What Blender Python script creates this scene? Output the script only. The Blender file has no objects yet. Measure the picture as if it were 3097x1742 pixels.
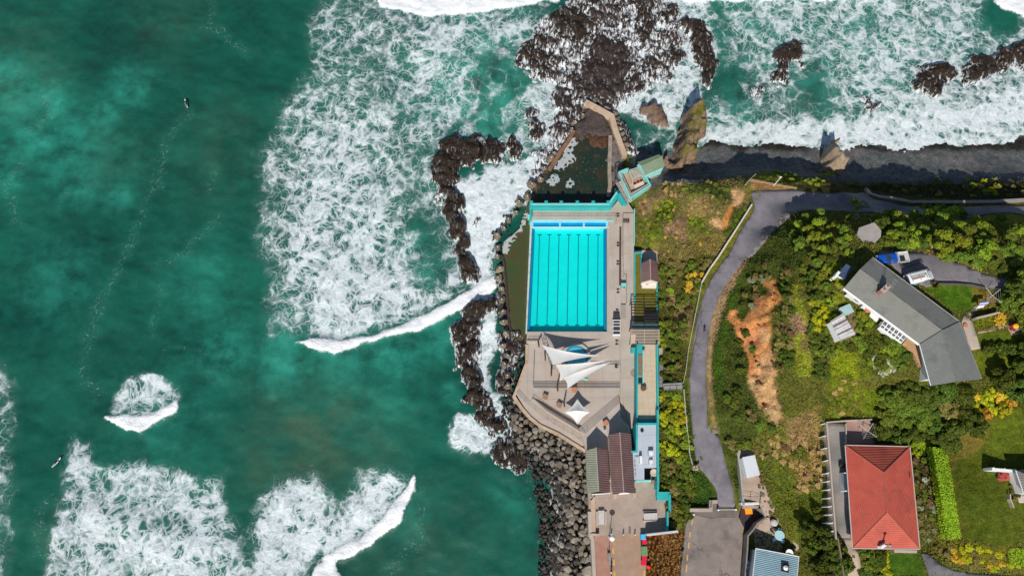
import bpy, bmesh, math, random
import numpy as np
from mathutils import Vector, Matrix
random.seed(7); RNG = np.random.default_rng(7)
scene = bpy.context.scene
COL = scene.collection
R = math.radians
# ------------------------------------------------------------------ camera model
TH = R(17.0); F = 2100.0; CH = 157.0; W0, H0 = 3097.0, 1742.0
CT, ST = math.cos(TH), math.sin(TH)
def P(px, py, z=0.0):
    """world point at height z that the photograph shows at pixel px,py"""
    u = (px - W0/2)/F; v = -(py - H0/2)/F
    dx, dy, dz = u, v*CT + ST, v*ST - CT
    t = (z - CH)/dz
    return Vector((dx*t, dy*t, z))
def PROJ(x, y, z):
    x = np.asarray(x, float); y = np.asarray(y, float); z = np.asarray(z, float) - CH
    ly = y*CT + z*ST; lz = -y*ST + z*CT
    return W0/2 + F*x/(-lz), H0/2 - F*ly/(-lz)
ZO = dict(Z1=(1300,0,3.623), Z2=(1900,0,3.623), Z3=(2497,0,3.623), Z4=(1300,380,3.623), Z5=(1750,380,3.623), Z6=(2497,380,3.623),
 Y1=(1300,780,3.623), Y2=(1550,980,4.025), Y3=(1850,740,3.6225), Y4=(2150,780,4.026), Y5=(2500,740,3.623), Y6=(1600,1280,3.136),
 X1=(2000,1280,3.136), X2=(2440,1180,2.578), S1=(1760,1580,8.944), S2=(1760,1440,7.245), S3=(1860,1240,6.04), S4=(1860,460,9.056),
 S5=(2220,1360,6.037), S6=(2220,1560,7.96), T1=(2240,400,6.037), T2=(2640,750,10.35), T3=(2900,820,7.244), T4=(2880,1320,7.244), T5=(2000,980,2.56), D=(0,0,1/1.20226))
def q(zn, *pts):
    x0, y0, s = ZO[zn]
    r = [(x0 + a/s, y0 + b/s) for a, b in pts]
    return r if len(r) > 1 else r[0]
def L(zn, pts, z):
    return [P(*q(zn, p), z) for p in pts]
# ------------------------------------------------------------------ numpy noise
def vn(x, y, seed=0):
    x = np.asarray(x, float); y = np.asarray(y, float)
    ix = np.floor(x); iy = np.floor(y); fx = x-ix; fy = y-iy
    fx = fx*fx*(3-2*fx); fy = fy*fy*(3-2*fy)
    def h(a, b):
        s = np.sin(a*127.1 + b*311.7 + seed*74.7)*43758.5453
        return s - np.floor(s)
    return (h(ix,iy)*(1-fx)+h(ix+1,iy)*fx)*(1-fy) + (h(ix,iy+1)*(1-fx)+h(ix+1,iy+1)*fx)*fy
def fbm(x, y, o=4, seed=0):
    a, s, t = 1.0, 0.0, 0.0
    for i in range(o):
        s = s + a*vn(x*2**i, y*2**i, seed+i*3); t += a; a *= .5
    return s/t
def sdist(px, py, poly):
    """signed distance to polygon, positive inside"""
    px = np.asarray(px, float); py = np.asarray(py, float)
    d = np.full(px.shape, 1e18); ins = np.zeros(px.shape, bool)
    n = len(poly)
    for i in range(n):
        ax, ay = poly[i][0], poly[i][1]; bx, by = poly[(i+1) % n][0], poly[(i+1) % n][1]
        ex, ey = bx-ax, by-ay
        t = np.clip(((px-ax)*ex + (py-ay)*ey)/max(ex*ex+ey*ey, 1e-9), 0, 1)
        d = np.minimum(d, (px-ax-ex*t)**2 + (py-ay-ey*t)**2)
        if abs(ey) > 1e-9:
            c = ((ay > py) != (by > py)) & (px < ex*(py-ay)/ey + ax)
            ins ^= c
    d = np.sqrt(d)
    return np.where(ins, d, -d)
def ldist(px, py, line):
    d = np.full(np.shape(px), 1e18)
    for (ax, ay), (bx, by) in zip(line, line[1:]):
        ex, ey = bx-ax, by-ay
        t = np.clip(((px-ax)*ex + (py-ay)*ey)/max(ex*ex+ey*ey, 1e-9), 0, 1)
        d = np.minimum(d, np.hypot(px-ax-ex*t, py-ay-ey*t))
    return d
def sst(a, b, x):
    t = np.clip((x-a)/(b-a), 0, 1); return t*t*(3-2*t)
# ------------------------------------------------------------------ objects
def tag(o, label=None, cat=None, group=None, kind=None):
    if label: o['label'] = label
    if cat: o['category'] = cat
    if group: o['group'] = group
    if kind: o['kind'] = kind
    return o
def thing(name, label, cat, loc=(0,0,0), group=None):
    o = bpy.data.objects.new(name, None); COL.objects.link(o); o.location = loc
    o.empty_display_size = .3
    return tag(o, label, cat, group)
def wloc(o):
    v = Vector((0,0,0))
    while o: v += o.location; o = o.parent
    return v
def mesh_obj(name, verts, faces, mat, parent=None, smooth=False, loc=None, attrs=None):
    off = wloc(parent) if parent else (Vector(loc) if loc is not None else Vector((0,0,0)))
    me = bpy.data.meshes.new(name)
    va = np.asarray(verts, float).reshape(-1,3) - np.array(off)
    if isinstance(faces, np.ndarray):
        nf, k = faces.shape
        me.vertices.add(len(va)); me.vertices.foreach_set('co', va.ravel())
        me.loops.add(nf*k); me.loops.foreach_set('vertex_index', faces.ravel().astype(np.int32))
        me.polygons.add(nf); me.polygons.foreach_set('loop_start', np.arange(0, nf*k, k, dtype=np.int32))
        me.update(calc_edges=True)
    else:
        me.from_pydata([tuple(v) for v in va], [], faces)
    if attrs:
        for an, (dom, arr) in attrs.items():
            a = me.attributes.new(an, 'FLOAT_COLOR', dom)
            a.data.foreach_set('color', np.asarray(arr, np.float32).ravel())
    if mat: me.materials.append(mat)
    if smooth: me.polygons.foreach_set('use_smooth', np.ones(len(me.polygons), bool))
    me.validate(); me.update()
    o = bpy.data.objects.new(name, me); COL.objects.link(o)
    if parent: o.parent = parent
    elif loc is not None: o.location = loc
    return o
def dup(root, loc=None, rotz=None, scale=None, label=None, group=None):
    def rec(o, par):
        c = o.copy(); COL.objects.link(c); c.parent = par
        for ch in o.children: rec(ch, c)
        return c
    kids = list(root.children)
    r = root.copy(); COL.objects.link(r)
    for ch in kids: rec(ch, r)
    if loc is not None: r.location = loc
    if rotz is not None: r.rotation_euler = (0,0,rotz)
    if scale is not None: r.scale = scale
    if label: r['label'] = label
    if group: r['group'] = group
    return r
def poly_area(p):
    return sum(p[i][0]*p[(i+1)%len(p)][1]-p[(i+1)%len(p)][0]*p[i][1] for i in range(len(p)))/2
class MB:
    def __init__(s): s.v = []; s.f = []
    def face(s, pts):
        n = len(s.v); s.v += [tuple(p) for p in pts]; s.f.append(list(range(n, n+len(pts)))); return s
    def prism(s, pts, z0, z1=None):
        """pts: world points (z used as top when z1 is None); walls down to z0"""
        p = [Vector(a) for a in pts]
        if poly_area(p) < 0: p = p[::-1]
        top = [Vector((a.x, a.y, a.z if z1 is None else z1)) for a in p]
        n = len(s.v); k = len(p)
        s.v += [tuple(a) for a in top] + [(a.x, a.y, z0) for a in p]
        s.f.append(list(range(n, n+k))); s.f.append(list(range(n+2*k-1, n+k-1, -1)))
        for i in range(k):
            j = (i+1) % k; s.f.append([n+i, n+k+i, n+k+j, n+j])
        return s
    def box(s, c, size, rz=0, tilt=None):
        M_ = Matrix.Rotation(rz, 3, 'Z')
        if tilt: M_ = M_ @ Matrix.Rotation(tilt, 3, 'X')
        n = len(s.v); hx, hy, hz = size[0]/2, size[1]/2, size[2]/2
        for dz in (-hz, hz):
            for dx, dy in ((-hx,-hy),(hx,-hy),(hx,hy),(-hx,hy)):
                s.v.append(tuple(Vector(c) + M_ @ Vector((dx,dy,dz))))
        s.f += [[n+3,n+2,n+1,n],[n+4,n+5,n+6,n+7]] + [[n+i,n+(i+1)%4,n+4+(i+1)%4,n+4+i] for i in range(4)]
        return s
    def tube(s, a, b, r0, r1=None, k=8):
        a = Vector(a); b = Vector(b); r1 = r0 if r1 is None else r1
        d = (b-a).normalized(); x = d.orthogonal().normalized(); y = d.cross(x)
        n = len(s.v)
        for c, r in ((a, r0), (b, r1)):
            for i in range(k):
                t = 2*math.pi*i/k; s.v.append(tuple(c + x*r*math.cos(t) + y*r*math.sin(t)))
        s.f.append(list(range(n+k-1, n-1, -1))); s.f.append(list(range(n+k, n+2*k)))
        for i in range(k):
            j = (i+1) % k; s.f.append([n+i, n+j, n+k+j, n+k+i])
        return s
    def path(s, pts, r, k=6):
        for a, b in zip(pts, pts[1:]): s.tube(a, b, r, k=k)
        return s
    def lathe(s, c, prof, k=20):
        c = Vector(c); n = len(s.v); m = len(prof)
        for r, z in prof:
            for i in range(k):
                t = 2*math.pi*i/k; s.v.append((c.x+r*math.cos(t), c.y+r*math.sin(t), c.z+z))
        for a in range(m-1):
            for i in range(k):
                j = (i+1) % k; s.f.append([n+a*k+i, n+a*k+j, n+(a+1)*k+j, n+(a+1)*k+i])
        s.f.append([n+i for i in range(k-1, -1, -1)]); s.f.append([n+(m-1)*k+i for i in range(k)])
        return s
    def ell(s, c, rx, ry, rz, k=12, m=7, rot=0):
        c = Vector(c); n = len(s.v)
        for a in range(1, m):
            t = math.pi*a/m - math.pi/2
            for i in range(k):
                u = 2*math.pi*i/k
                x, y = rx*math.cos(t)*math.cos(u), ry*math.cos(t)*math.sin(u)
                s.v.append((c.x+x*math.cos(rot)-y*math.sin(rot), c.y+x*math.sin(rot)+y*math.cos(rot), c.z+rz*math.sin(t)))
        s.v += [(c.x,c.y,c.z-rz),(c.x,c.y,c.z+rz)]; b = n+(m-1)*k
        for a in range(m-2):
            for i in range(k):
                j = (i+1) % k; s.f.append([n+a*k+i, n+a*k+j, n+(a+1)*k+j, n+(a+1)*k+i])
        for i in range(k):
            j = (i+1) % k; s.f.append([b, n+j, n+i]); s.f.append([b+1, n+(m-2)*k+i, n+(m-2)*k+j])
        return s
    def wall(s, line, w, z0, z1):
        """constant width wall along world polyline, mitred"""
        p = [Vector((a[0],a[1],0)) for a in line]; lft = []; rgt = []
        for i, a in enumerate(p):
            d1 = (a-p[i-1]).normalized() if i else (p[1]-a).normalized()
            d2 = (p[i+1]-a).normalized() if i < len(p)-1 else d1
            t = (d1+d2).normalized(); nrm = Vector((-t.y, t.x, 0)); k = w/2/max(.4, nrm.dot(Vector((-d1.y,d1.x,0))))
            lft.append(a+nrm*k); rgt.append(a-nrm*k)
        f = lambda z, i: z[i] if isinstance(z, (list,tuple)) else z
        n = len(s.v); m = len(p)
        for i in range(m):
            s.v += [(lft[i].x,lft[i].y,f(z0,i)),(rgt[i].x,rgt[i].y,f(z0,i)),(rgt[i].x,rgt[i].y,f(z1,i)),(lft[i].x,lft[i].y,f(z1,i))]
        for i in range(m-1):
            a = n+4*i; b = a+4
            s.f += [[a+3,a+2,b+2,b+3],[a+1,b+1,b+2,a+2],[a,a+3,b+3,b],[a,b,b+1,a+1]]
        s.f += [[n,n+1,n+2,n+3],[n+4*m-1,n+4*m-2,n+4*m-3,n+4*m-4]]
        return s
    def build(s, name, mat, parent=None, smooth=False, loc=None):
        return mesh_obj(name, s.v, s.f, mat, parent, smooth, loc)
def solo(mb, name, mat, label, cat, group=None, smooth=False):
    v = np.array(mb.v); c = (v.min(0)+v.max(0))/2; c[2] = v[:,2].min()
    return tag(mb.build(name, mat, None, smooth, loc=tuple(c)), label, cat, group)
# ------------------------------------------------------------------ materials
class NT:
    def __init__(s, name):
        s.m = bpy.data.materials.new(name); s.m.use_nodes = True; s.t = s.m.node_tree
        s.t.nodes.clear()
        s.out = s.n('ShaderNodeOutputMaterial')
    def n(s, typ, **kw):
        nd = s.t.nodes.new(typ)
        for k, v in kw.items():
            if k.startswith('i_'):
                key = k[2:]; key = int(key) if key.isdigit() else key.replace('_', ' ')
                s.set(nd.inputs[key], v)
            else: setattr(nd, k, v)
        return nd
    def set(s, sock, v):
        if isinstance(v, bpy.types.NodeSocket): s.t.links.new(v, sock)
        elif isinstance(v, (tuple, list)) and len(v) == 3 and sock.type == 'RGBA': sock.default_value = (*v, 1)
        else: sock.default_value = v
    def math(s, op, a, b=0., c=None, clamp=False):
        nd = s.n('ShaderNodeMath', operation=op, use_clamp=clamp); s.set(nd.inputs[0], a); s.set(nd.inputs[1], b)
        if c is not None: s.set(nd.inputs[2], c)
        return nd.outputs[0]
    def mix(s, f, a, b, blend='MIX'):
        nd = s.n('ShaderNodeMix', data_type='RGBA', blend_type=blend); s.set(nd.inputs[0], f); s.set(nd.inputs[6], a); s.set(nd.inputs[7], b)
        return nd.outputs[2]
    def noise(s, vec, scale, detail=4, rough=.55, dist=0.):
        nd = s.n('ShaderNodeTexNoise'); s.set(nd.inputs['Vector'], vec); nd.inputs['Scale'].default_value = scale
        nd.inputs['Detail'].default_value = detail; nd.inputs['Roughness'].default_value = rough; nd.inputs['Distortion'].default_value = dist
        return nd
    def rng(s, v, a, b, c=0., d=1., smooth=False):
        nd = s.n('ShaderNodeMapRange'); nd.interpolation_type = 'SMOOTHSTEP' if smooth else 'LINEAR'
        for i, x in enumerate((v, a, b, c, d)): s.set(nd.inputs[i], x)
        return nd.outputs[0]
    def vm(s, op, a, b=(0,0,0)):
        nd = s.n('ShaderNodeVectorMath', operation=op); s.set(nd.inputs[0], a); s.set(nd.inputs[1], b)
        return nd.outputs[1] if op in ('DOT_PRODUCT','LENGTH','DISTANCE') else nd.outputs[0]
    def pos(s): return s.n('ShaderNodeNewGeometry').outputs['Position']
    def bsdf(s, col, rough=.8, spec=.3, normal=None, metal=0.):
        b = s.n('ShaderNodeBsdfPrincipled'); s.set(b.inputs['Base Color'], col); s.set(b.inputs['Roughness'], rough)
        s.set(b.inputs['Specular IOR Level'], spec); b.inputs['Metallic'].default_value = metal
        if normal is not None: s.set(b.inputs['Normal'], normal)
        s.t.links.new(b.outputs[0], s.out.inputs[0]); return b
    def bump(s, h, st=.3, dist=.1):
        nd = s.n('ShaderNodeBump'); nd.inputs['Strength'].default_value = st; nd.inputs['Distance'].default_value = dist
        s.set(nd.inputs['Height'], h); return nd.outputs[0]
def M(name, c1, c2=None, scale=1.5, rough=.8, bump=.0, bscale=6., spec=.25, stripe=None, metal=0., c3=None, c3s=.25, c3a=.6, grid=None, grain=.0, crack=0.):
    t = NT(name); p = t.pos()
    c2 = c2 or tuple(x*.8 for x in c1)
    n = t.noise(p, scale, 6, .6); col = t.mix(t.rng(n.outputs[0], .35, .65), c1, c2)
    if c3:
        n3 = t.noise(p, c3s, 5, .65); col = t.mix(t.math('MULTIPLY', t.rng(n3.outputs[0], .5, .68), c3a), col, c3)
    h = t.noise(p, bscale, 5, .65).outputs[0]
    if grain:
        g = t.noise(p, 9., 2, .8).outputs[0]
        col = t.mix(t.math('MULTIPLY', t.rng(g, .35, .7), grain), col, t.mix(1., col, (.35,.35,.35), 'MULTIPLY'))
    if crack:
        v = t.n('ShaderNodeTexVoronoi', feature='DISTANCE_TO_EDGE'); t.set(v.inputs['Vector'], t.vm('ADD', p, t.vm('MULTIPLY', t.noise(p, .35, 4).outputs['Color'], (5,5,0)))); v.inputs['Scale'].default_value = .16
        k = t.math('MULTIPLY', t.rng(v.outputs['Distance'], .004, .018, 1., 0.), t.rng(t.noise(p, .12, 2).outputs[0], .45, .6))
        col = t.mix(t.math('MULTIPLY', k, crack), col, (.03,.03,.03))
    if stripe:
        d = t.vm('DOT_PRODUCT', p, (stripe[0], stripe[1], 0)); s_ = t.math('SINE', t.math('MULTIPLY', d, stripe[2]*2*math.pi))
        u = t.rng(s_, -1, 1)
        col = t.mix(t.math('MULTIPLY', t.rng(u, .0, .55, 1., 0.), stripe[3]), col, t.mix(1., col, (.3,.3,.3), 'MULTIPLY'))
        h = t.math('ADD', t.math('MULTIPLY', h, .3), u)
    if grid:
        gx, gy, rot, w, a = grid
        for (dx, dy), g in (((math.cos(rot), math.sin(rot)), gx), ((-math.sin(rot), math.cos(rot)), gy)):
            d = t.vm('DOT_PRODUCT', p, (dx/g, dy/g, 0)); fr = t.math('ABSOLUTE', t.math('SUBTRACT', t.math('FRACT', d), .5))
            col = t.mix(t.math('MULTIPLY', t.rng(fr, .5-w, .5-w*.4), a), col, t.mix(1., col, (.3,.28,.26), 'MULTIPLY'))
    t.bsdf(col, rough, spec, t.bump(h, bump, .1) if bump else None, metal)
    return t.m
# ------------------------------------------------------------------ terrain height
_ctrl = []
def ct(zn, *pts):
    for x, y, z in pts:
        a, b = q(zn, (x, y)); v = P(a, b, z); _ctrl.append((v.x, v.y, z))
ZO['N'] = (0, 0, 1.0)
PATHC = [(2190,1600,4.6),(2196,1530,5),(2175,1420,6),(2140,1300,7),(2113,1150,8.2),(2118,1010,9.3),(2152,860,10.6),(2215,770,11.4),(2275,690,12.2),(2335,610,12.8),(2420,596,13),(2540,600,13),(2700,625,13),(2900,640,13),(3120,636,13)]
ct('N', *PATHC)
for x, y, z in PATHC[1:11]: ct('N', (x-36, y-4, z), (x+34, y+4, z))
for x, y, z in PATHC[10:]: ct('N', (x, y-22, z), (x, y+22, z))
# foot of the bank beside the pool
ct('N', (1995,640,3.4),(1997,760,3.4),(1997,900,3.4),(1998,1050,3.4),(2000,1200,3.8),(2003,1350,4.2),(2050,1480,4.6),(2045,1560,4.6),(1960,1700,4.6),(2060,1742,4.5),(1900,1500,4),(1800,1000,1.5),(1850,700,1.5),(1700,1200,1.5),(1800,1400,1.5),(1840,1640,4.0),(1840,1760,4.2))
ct('N', (2050,760,7.5),(2040,900,5.8),(2035,1050,5.2),(2035,1200,5.2),(2040,1350,5.0))
# headland
ct('N', (1985,600,4.5),(2010,560,4.5),(2060,545,8),(2060,610,9),(2120,570,10.5),(2200,568,11.5),(2150,640,11.5),(2230,600,12.3),(2120,720,10),(2180,690,11.5),(2270,545,12.4),(2340,540,12),(2400,556,12.4),(2480,555,11.5),(2020,680,6.5))
# cliff foot / beach / sea bed
ct('N', (1950,520,1.0),(2040,530,1.2),(2120,520,1.4),(2250,505,1.8),(2350,512,1.8),(2460,520,1.8),(2600,530,1.9),(2750,540,2),(2900,535,2),(3110,525,2))
ct('N', (1930,460,.2),(2060,470,.3),(2180,455,.7),(2300,465,.8),(2450,470,.8),(2650,470,.9),(2850,470,.9),(3110,455,.9))
ct('N', (2150,425,-.05),(2350,433,.0),(2600,440,.0),(2850,432,0),(3110,400,0),(1930,420,-.6),(2050,440,-.4),(2100,380,-2),(2400,370,-2),(2800,350,-2),(3110,320,-2),(2000,300,-4),(2600,200,-5),(3110,100,-5),(1800,520,-.6),(1700,560,-1),(1560,700,-1),(1560,900,-1),(1500,1100,-2),(1600,1350,-1),(1700,1500,-.5),(1700,1742,-.5),(1500,1500,-4),(1650,400,-3))
# coastal slope right of the lookout
ct('N', (2560,570,8),(2650,560,6),(2800,575,6.5),(2950,565,7),(3110,560,7.5),(2760,598,11),(2950,600,11),(3110,598,11.5),(2440,535,8.5))
# hill up to the houses
ct('N', (2250,860,12.5),(2290,800,15),(2340,720,17),(2400,650,17.5),(2480,650,20),(2600,668,22),(2750,672,22.5),(2900,670,22.5),(3110,680,23))
ct('N', (2240,950,12.5),(2330,950,18.5),(2400,900,22),(2300,1030,15.5),(2390,1040,19.5),(2200,1120,11),(2270,1150,13.5),(2350,1150,16.5),(2440,1120,20),(2200,1250,10.5),(2280,1280,12),(2400,1260,16.5),(2480,1230,18.5))
ct('N', (2440,780,24),(2540,720,25.5),(2640,760,27.5),(2560,830,27.6),(2540,885,27.5),(2590,940,27.5),(2650,985,27.5),(2710,1030,27.5),(2770,1060,27.7),(2790,1110,27.7),(2500,930,25.8),(2580,1010,26),(2680,1110,25.5),(2800,1165,26.5),(2700,870,27.8),(2800,860,28),(2900,900,28),(2980,1000,28),(2990,1120,27),(3110,800,28),(3110,1000,29),(2900,760,27.5),(3110,1150,28),(2680,1200,22.5),(2560,1130,22.5))
ct('N', (2505,1290,18),(2520,1400,18),(2535,1500,18),(2550,1600,18),(2560,1255,18),(2600,1300,18),(2555,1350,18),(2570,1450,18),(2580,1560,18),(2640,1270,18.2),(2580,1640,18),(2600,1700,17.5),(2560,1690,17.5),(2700,1450,18),(2800,1350,18.5),(2810,1640,18),(2830,1300,20),(2900,1300,24),(3000,1250,26),(3110,1300,26.5),(2850,1500,21.5),(2950,1500,24),(3050,1480,25),(3110,1500,25.5),(2950,1640,23),(3060,1660,23),(2850,1700,19),(2700,1720,16.5),(3000,1742,18.5),(3110,1742,19))
ct('N', (2470,1300,16.6),(2482,1400,16.4),(2495,1500,16.2),(2510,1600,16),(2530,1690,15.2),(2545,1742,14.5),(2430,1350,14.5),(2420,1500,12),(2450,1640,12),(2480,1742,11.5))
# lower gardens beside the gate
ct('N', (2260,1380,7),(2270,1450,7),(2290,1530,6.6),(2300,1600,6),(2350,1680,6),(2330,1742,6),(2400,1742,6.5),(2240,1480,7),(2225,1380,7.5),(2330,1500,8.5),(2360,1580,8),(2410,1650,7.5),(2310,1400,9),(2350,1420,10.5),(2380,1330,14))
# far away
for x, y, z in ((3500,300,-5),(3500,480,2),(3500,600,13),(3500,900,30),(3500,1300,30),(3500,1742,24),(3500,2100,18),(2600,2200,10),(2000,2200,4.5)): ct('N', (x, y, z))
_C = np.array(_ctrl)
# thin out near duplicates
keep = []
for i in range(len(_C)):
    if all(np.hypot(*(_C[i,:2]-_C[j,:2])) > .8 for j in keep): keep.append(i)
_C = _C[keep]
def _fit():
    n = len(_C); d = np.hypot(_C[:,None,0]-_C[None,:,0], _C[:,None,1]-_C[None,:,1])
    A = np.zeros((n+3, n+3)); A[:n,:n] = -d - np.eye(n)*.25; A[:n,n] = 1; A[:n,n+1] = _C[:,0]; A[:n,n+2] = _C[:,1]; A[n:,:n] = A[:n,n:].T
    return np.linalg.solve(A, np.concatenate([_C[:,2], np.zeros(3)]))
_Wt = _fit()
PATHW = [P(x, y, z) for x, y, z in PATHC]
def hraw(x, y):
    x = np.asarray(x, float); sh = x.shape; x = x.ravel(); y = np.asarray(y, float).ravel(); out = np.empty(len(x))
    for i in range(0, len(x), 20000):
        xs, ys = x[i:i+20000], y[i:i+20000]
        d = np.hypot(xs[:,None]-_C[None,:,0], ys[:,None]-_C[None,:,1])
        out[i:i+20000] = -(d @ _Wt[:len(_C)]) + _Wt[-3] + _Wt[-2]*xs + _Wt[-1]*ys
    return out.reshape(sh)
GULLY = [(2362,850),(2340,900),(2310,960),(2290,1010),(2300,1080),(2310,1150),(2330,1230)]
def H(x, y):
    x = np.asarray(x, float); y = np.asarray(y, float)
    z = hraw(x, y); px, py = PROJ(x, y, z)
    rough = sst(30, 60, ldist(px, py, [(a, b) for a, b, _ in PATHC])) * sst(3.5, 6, z)
    flat = np.zeros(x.shape)
    for pl in FLATS: flat = np.maximum(flat, sst(-14, 0, sdist(px, py, pl)))
    z = z + rough*(1-flat)*((fbm(x*.35, y*.35, 4, 3)-.5)*1.6)
    g = np.exp(-(ldist(px, py, GULLY)/26)**2)
    rg_ = np.abs(fbm(x*.42+fbm(x*.3, y*.3, 2, 4)*2, y*.22, 4, 9)-.5)
    z = z + g*(rg_*9. - 2.2 + (fbm(x*1.6, y*1.6, 3, 19)-.5)*.7 - 1.7*np.clip(1-np.abs(fbm(x*.55+7, y*.75, 3, 29)-.5)*9, 0, 1))
    return z
FLATS = [q('Y5', (160,140),(560,60),(1000,60),(1900,320),(2163,500),(2163,1449),(1700,1600),(1000,1600),(300,800)),
         q('X2', (140,220),(520,220),(1000,430),(1000,1449),(200,1449)), [(2240,1360),(2330,1440),(2420,1660),(2420,1760),(2240,1760)],
         q('X2', (1040,450),(1694,250),(1694,1180),(1180,1150))]
def GP(px, py):
    """ground point the photograph shows at px,py"""
    z = 30.0
    best = None
    zs = np.arange(31, -1.2, -.25); pts = [P(px, py, a) for a in zs]
    hh = H(np.array([p.x for p in pts]), np.array([p.y for p in pts]))
    for i in range(len(zs)):
        if zs[i] <= hh[i]: return P(px, py, float(hh[i]) if i == 0 else float((hh[i]+zs[i])/2))
    return P(px, py, float(hh[-1]))
def hz(x, y): return float(H(np.array([x]), np.array([y]))[0])
# ------------------------------------------------------------------ world, sun, camera
def setup():
    w = bpy.data.worlds.new('World'); scene.world = w; w.use_nodes = True
    nt = w.node_tree; nt.nodes.clear()
    o = nt.nodes.new('ShaderNodeOutputWorld'); b = nt.nodes.new('ShaderNodeBackground'); s = nt.nodes.new('ShaderNodeTexSky')
    s.sky_type = 'NISHITA'; s.sun_disc = False
    el, az = R(43), R(10)                    # shadows run 10 degrees east of image-up
    s.sun_elevation = el; s.sun_rotation = math.pi + az; s.air_density = 1.; s.dust_density = .6; s.ozone_density = 1.
    b.inputs[1].default_value = .085
    nt.links.new(s.outputs[0], b.inputs[0]); nt.links.new(b.outputs[0], o.inputs[0])
    sd = bpy.data.lights.new('sun', 'SUN'); sd.energy = 4.4; sd.angle = R(.53); sd.color = (1., .95, .87)
    so = bpy.data.objects.new('sun', sd); COL.objects.link(so)
    d = Vector((math.sin(az)*math.cos(el), math.cos(az)*math.cos(el), -math.sin(el)))
    so.rotation_euler = d.to_track_quat('-Z', 'Y').to_euler(); so.location = (0, -60, 120)
    cd = bpy.data.cameras.new('camera'); cd.sensor_width = 36; cd.lens = F/W0*36; cd.clip_start = 1; cd.clip_end = 8000
    co = bpy.data.objects.new('camera', cd); COL.objects.link(co); co.location = (0,0,CH); co.rotation_euler = (TH,0,0)
    scene.camera = co
    v = scene.view_settings; scene.display_settings.display_device = 'sRGB'
    v.view_transform = 'Standard'; v.look = 'None'; v.exposure = 0; v.gamma = 1
    scene.cycles.max_bounces = 6; scene.cycles.transparent_max_bounces = 8
    scene.cycles.use_denoising = True
setup()
# ------------------------------------------------------------------ SEA
D_ = lambda *p: [(a*1.20226, b*1.20226) for a, b in p]
FOAM = [ # polygon, density, soft px in / out, solid
 (D_((800,-30),(765,90),(775,160),(705,250),(680,330),(645,390),(645,470),(640,560),(622,640),(655,680),(665,790),(672,850),(750,862),(840,880),(930,860),(1040,830),(1160,775),(1240,730),(1270,650),(1190,560),(1110,420),(1100,380),(1130,340),(1290,260),(1310,150),(1370,90),(1440,30),(1200,-30)), .40, 45),
 (D_((730,300),(900,230),(1010,280),(1040,400),(1080,520),(1150,680),(1180,760),(1040,830),(850,880),(680,850),(670,760),(690,600),(680,450)), .52, 70),
 (D_((760,420),(900,380),(960,480),(1000,620),(1010,740),(900,800),(740,760),(700,640)), .57, 70),
 (D_((760,690),(1000,640),(1240,700),(1060,800),(840,870),(760,850)), .62, 40),
 (D_((1790,-30),(2640,-30),(2640,385),(2200,398),(1780,390),(1740,280),(1800,200),(1810,80)), .44, 30),
 (D_((2120,60),(2440,40),(2450,90),(2640,100),(2640,340),(2120,345),(1900,340),(2100,240)), .52, 70),
 (D_((1700,300),(1790,300),(2050,290),(2200,260),(2420,250),(2640,150),(2640,385),(2400,398),(2200,400),(2000,395),(1770,385)), .72, 40),
 (D_((1590,330),(1700,320),(1775,330),(1760,400),(1650,395),(1600,385)), .52, 20), (D_((1100,340),(1300,240),(1400,250),(1450,340),(1340,400),(1230,410),(1120,360)), .46, 25), (D_((1000,40),(1300,20),(1400,60),(1300,250),(1130,340),(1050,380)), .50, 40),
 (D_((1330,330),(1300,260),(1380,60),(1450,-30),(1790,-30),(1820,180),(1760,260),(1700,330),(1640,330),(1480,260),(1380,400)), .60, 25),
 (D_((1145,560),(1140,450),(1230,415),(1330,395),(1420,340),(1450,370),(1360,480),(1300,540),(1260,600),(1245,680),(1245,770),(1190,760),(1165,640)), .80, 26),
 (D_((1190,770),(1255,770),(1255,860),(1235,960),(1290,1060),(1310,1120),(1270,1130),(1235,1040),(1195,960),(1185,870)), .74, 12),
 (D_((275,1050),(285,990),(320,960),(365,940),(410,950),(430,965),(452,985),(447,1035),(400,1062),(355,1086),(310,1070)), .56, 22),
 (D_((150,1240),(150,1190),(175,1095),(225,1110),(235,1160),(290,1150),(350,1150),(480,1175),(500,1190),(570,1190),(585,1280),(605,1310),(640,1480),(90,1480),(120,1330)), .53, 30),
 (D_((170,1330),(300,1280),(580,1300),(640,1480),(120,1480)), .61, 80),
 (D_((620,1330),(660,1240),(700,1205),(800,1195),(860,1260),(895,1185),(990,1165),(1042,1200),(1040,1230),(1000,1310),(930,1370),(830,1412),(790,1414),(760,1480),(600,1480)), .70, 55),
 (D_((1115,1080),(1150,1035),(1200,1045),(1230,1080),(1300,1100),(1260,1145),(1160,1162),(1130,1110)), .70, 16),
 (D_((-40,840),(10,900),(40,1000),(45,1150),(40,1300),(20,1480),(-40,1480)), .34, 40),
 (D_((1190,540),(1240,510),(1290,450),(1350,420),(1400,380),(1420,390),(1330,500),(1270,580),(1240,640),(1240,740),(1200,730)), 1.0, 18),
]
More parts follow.
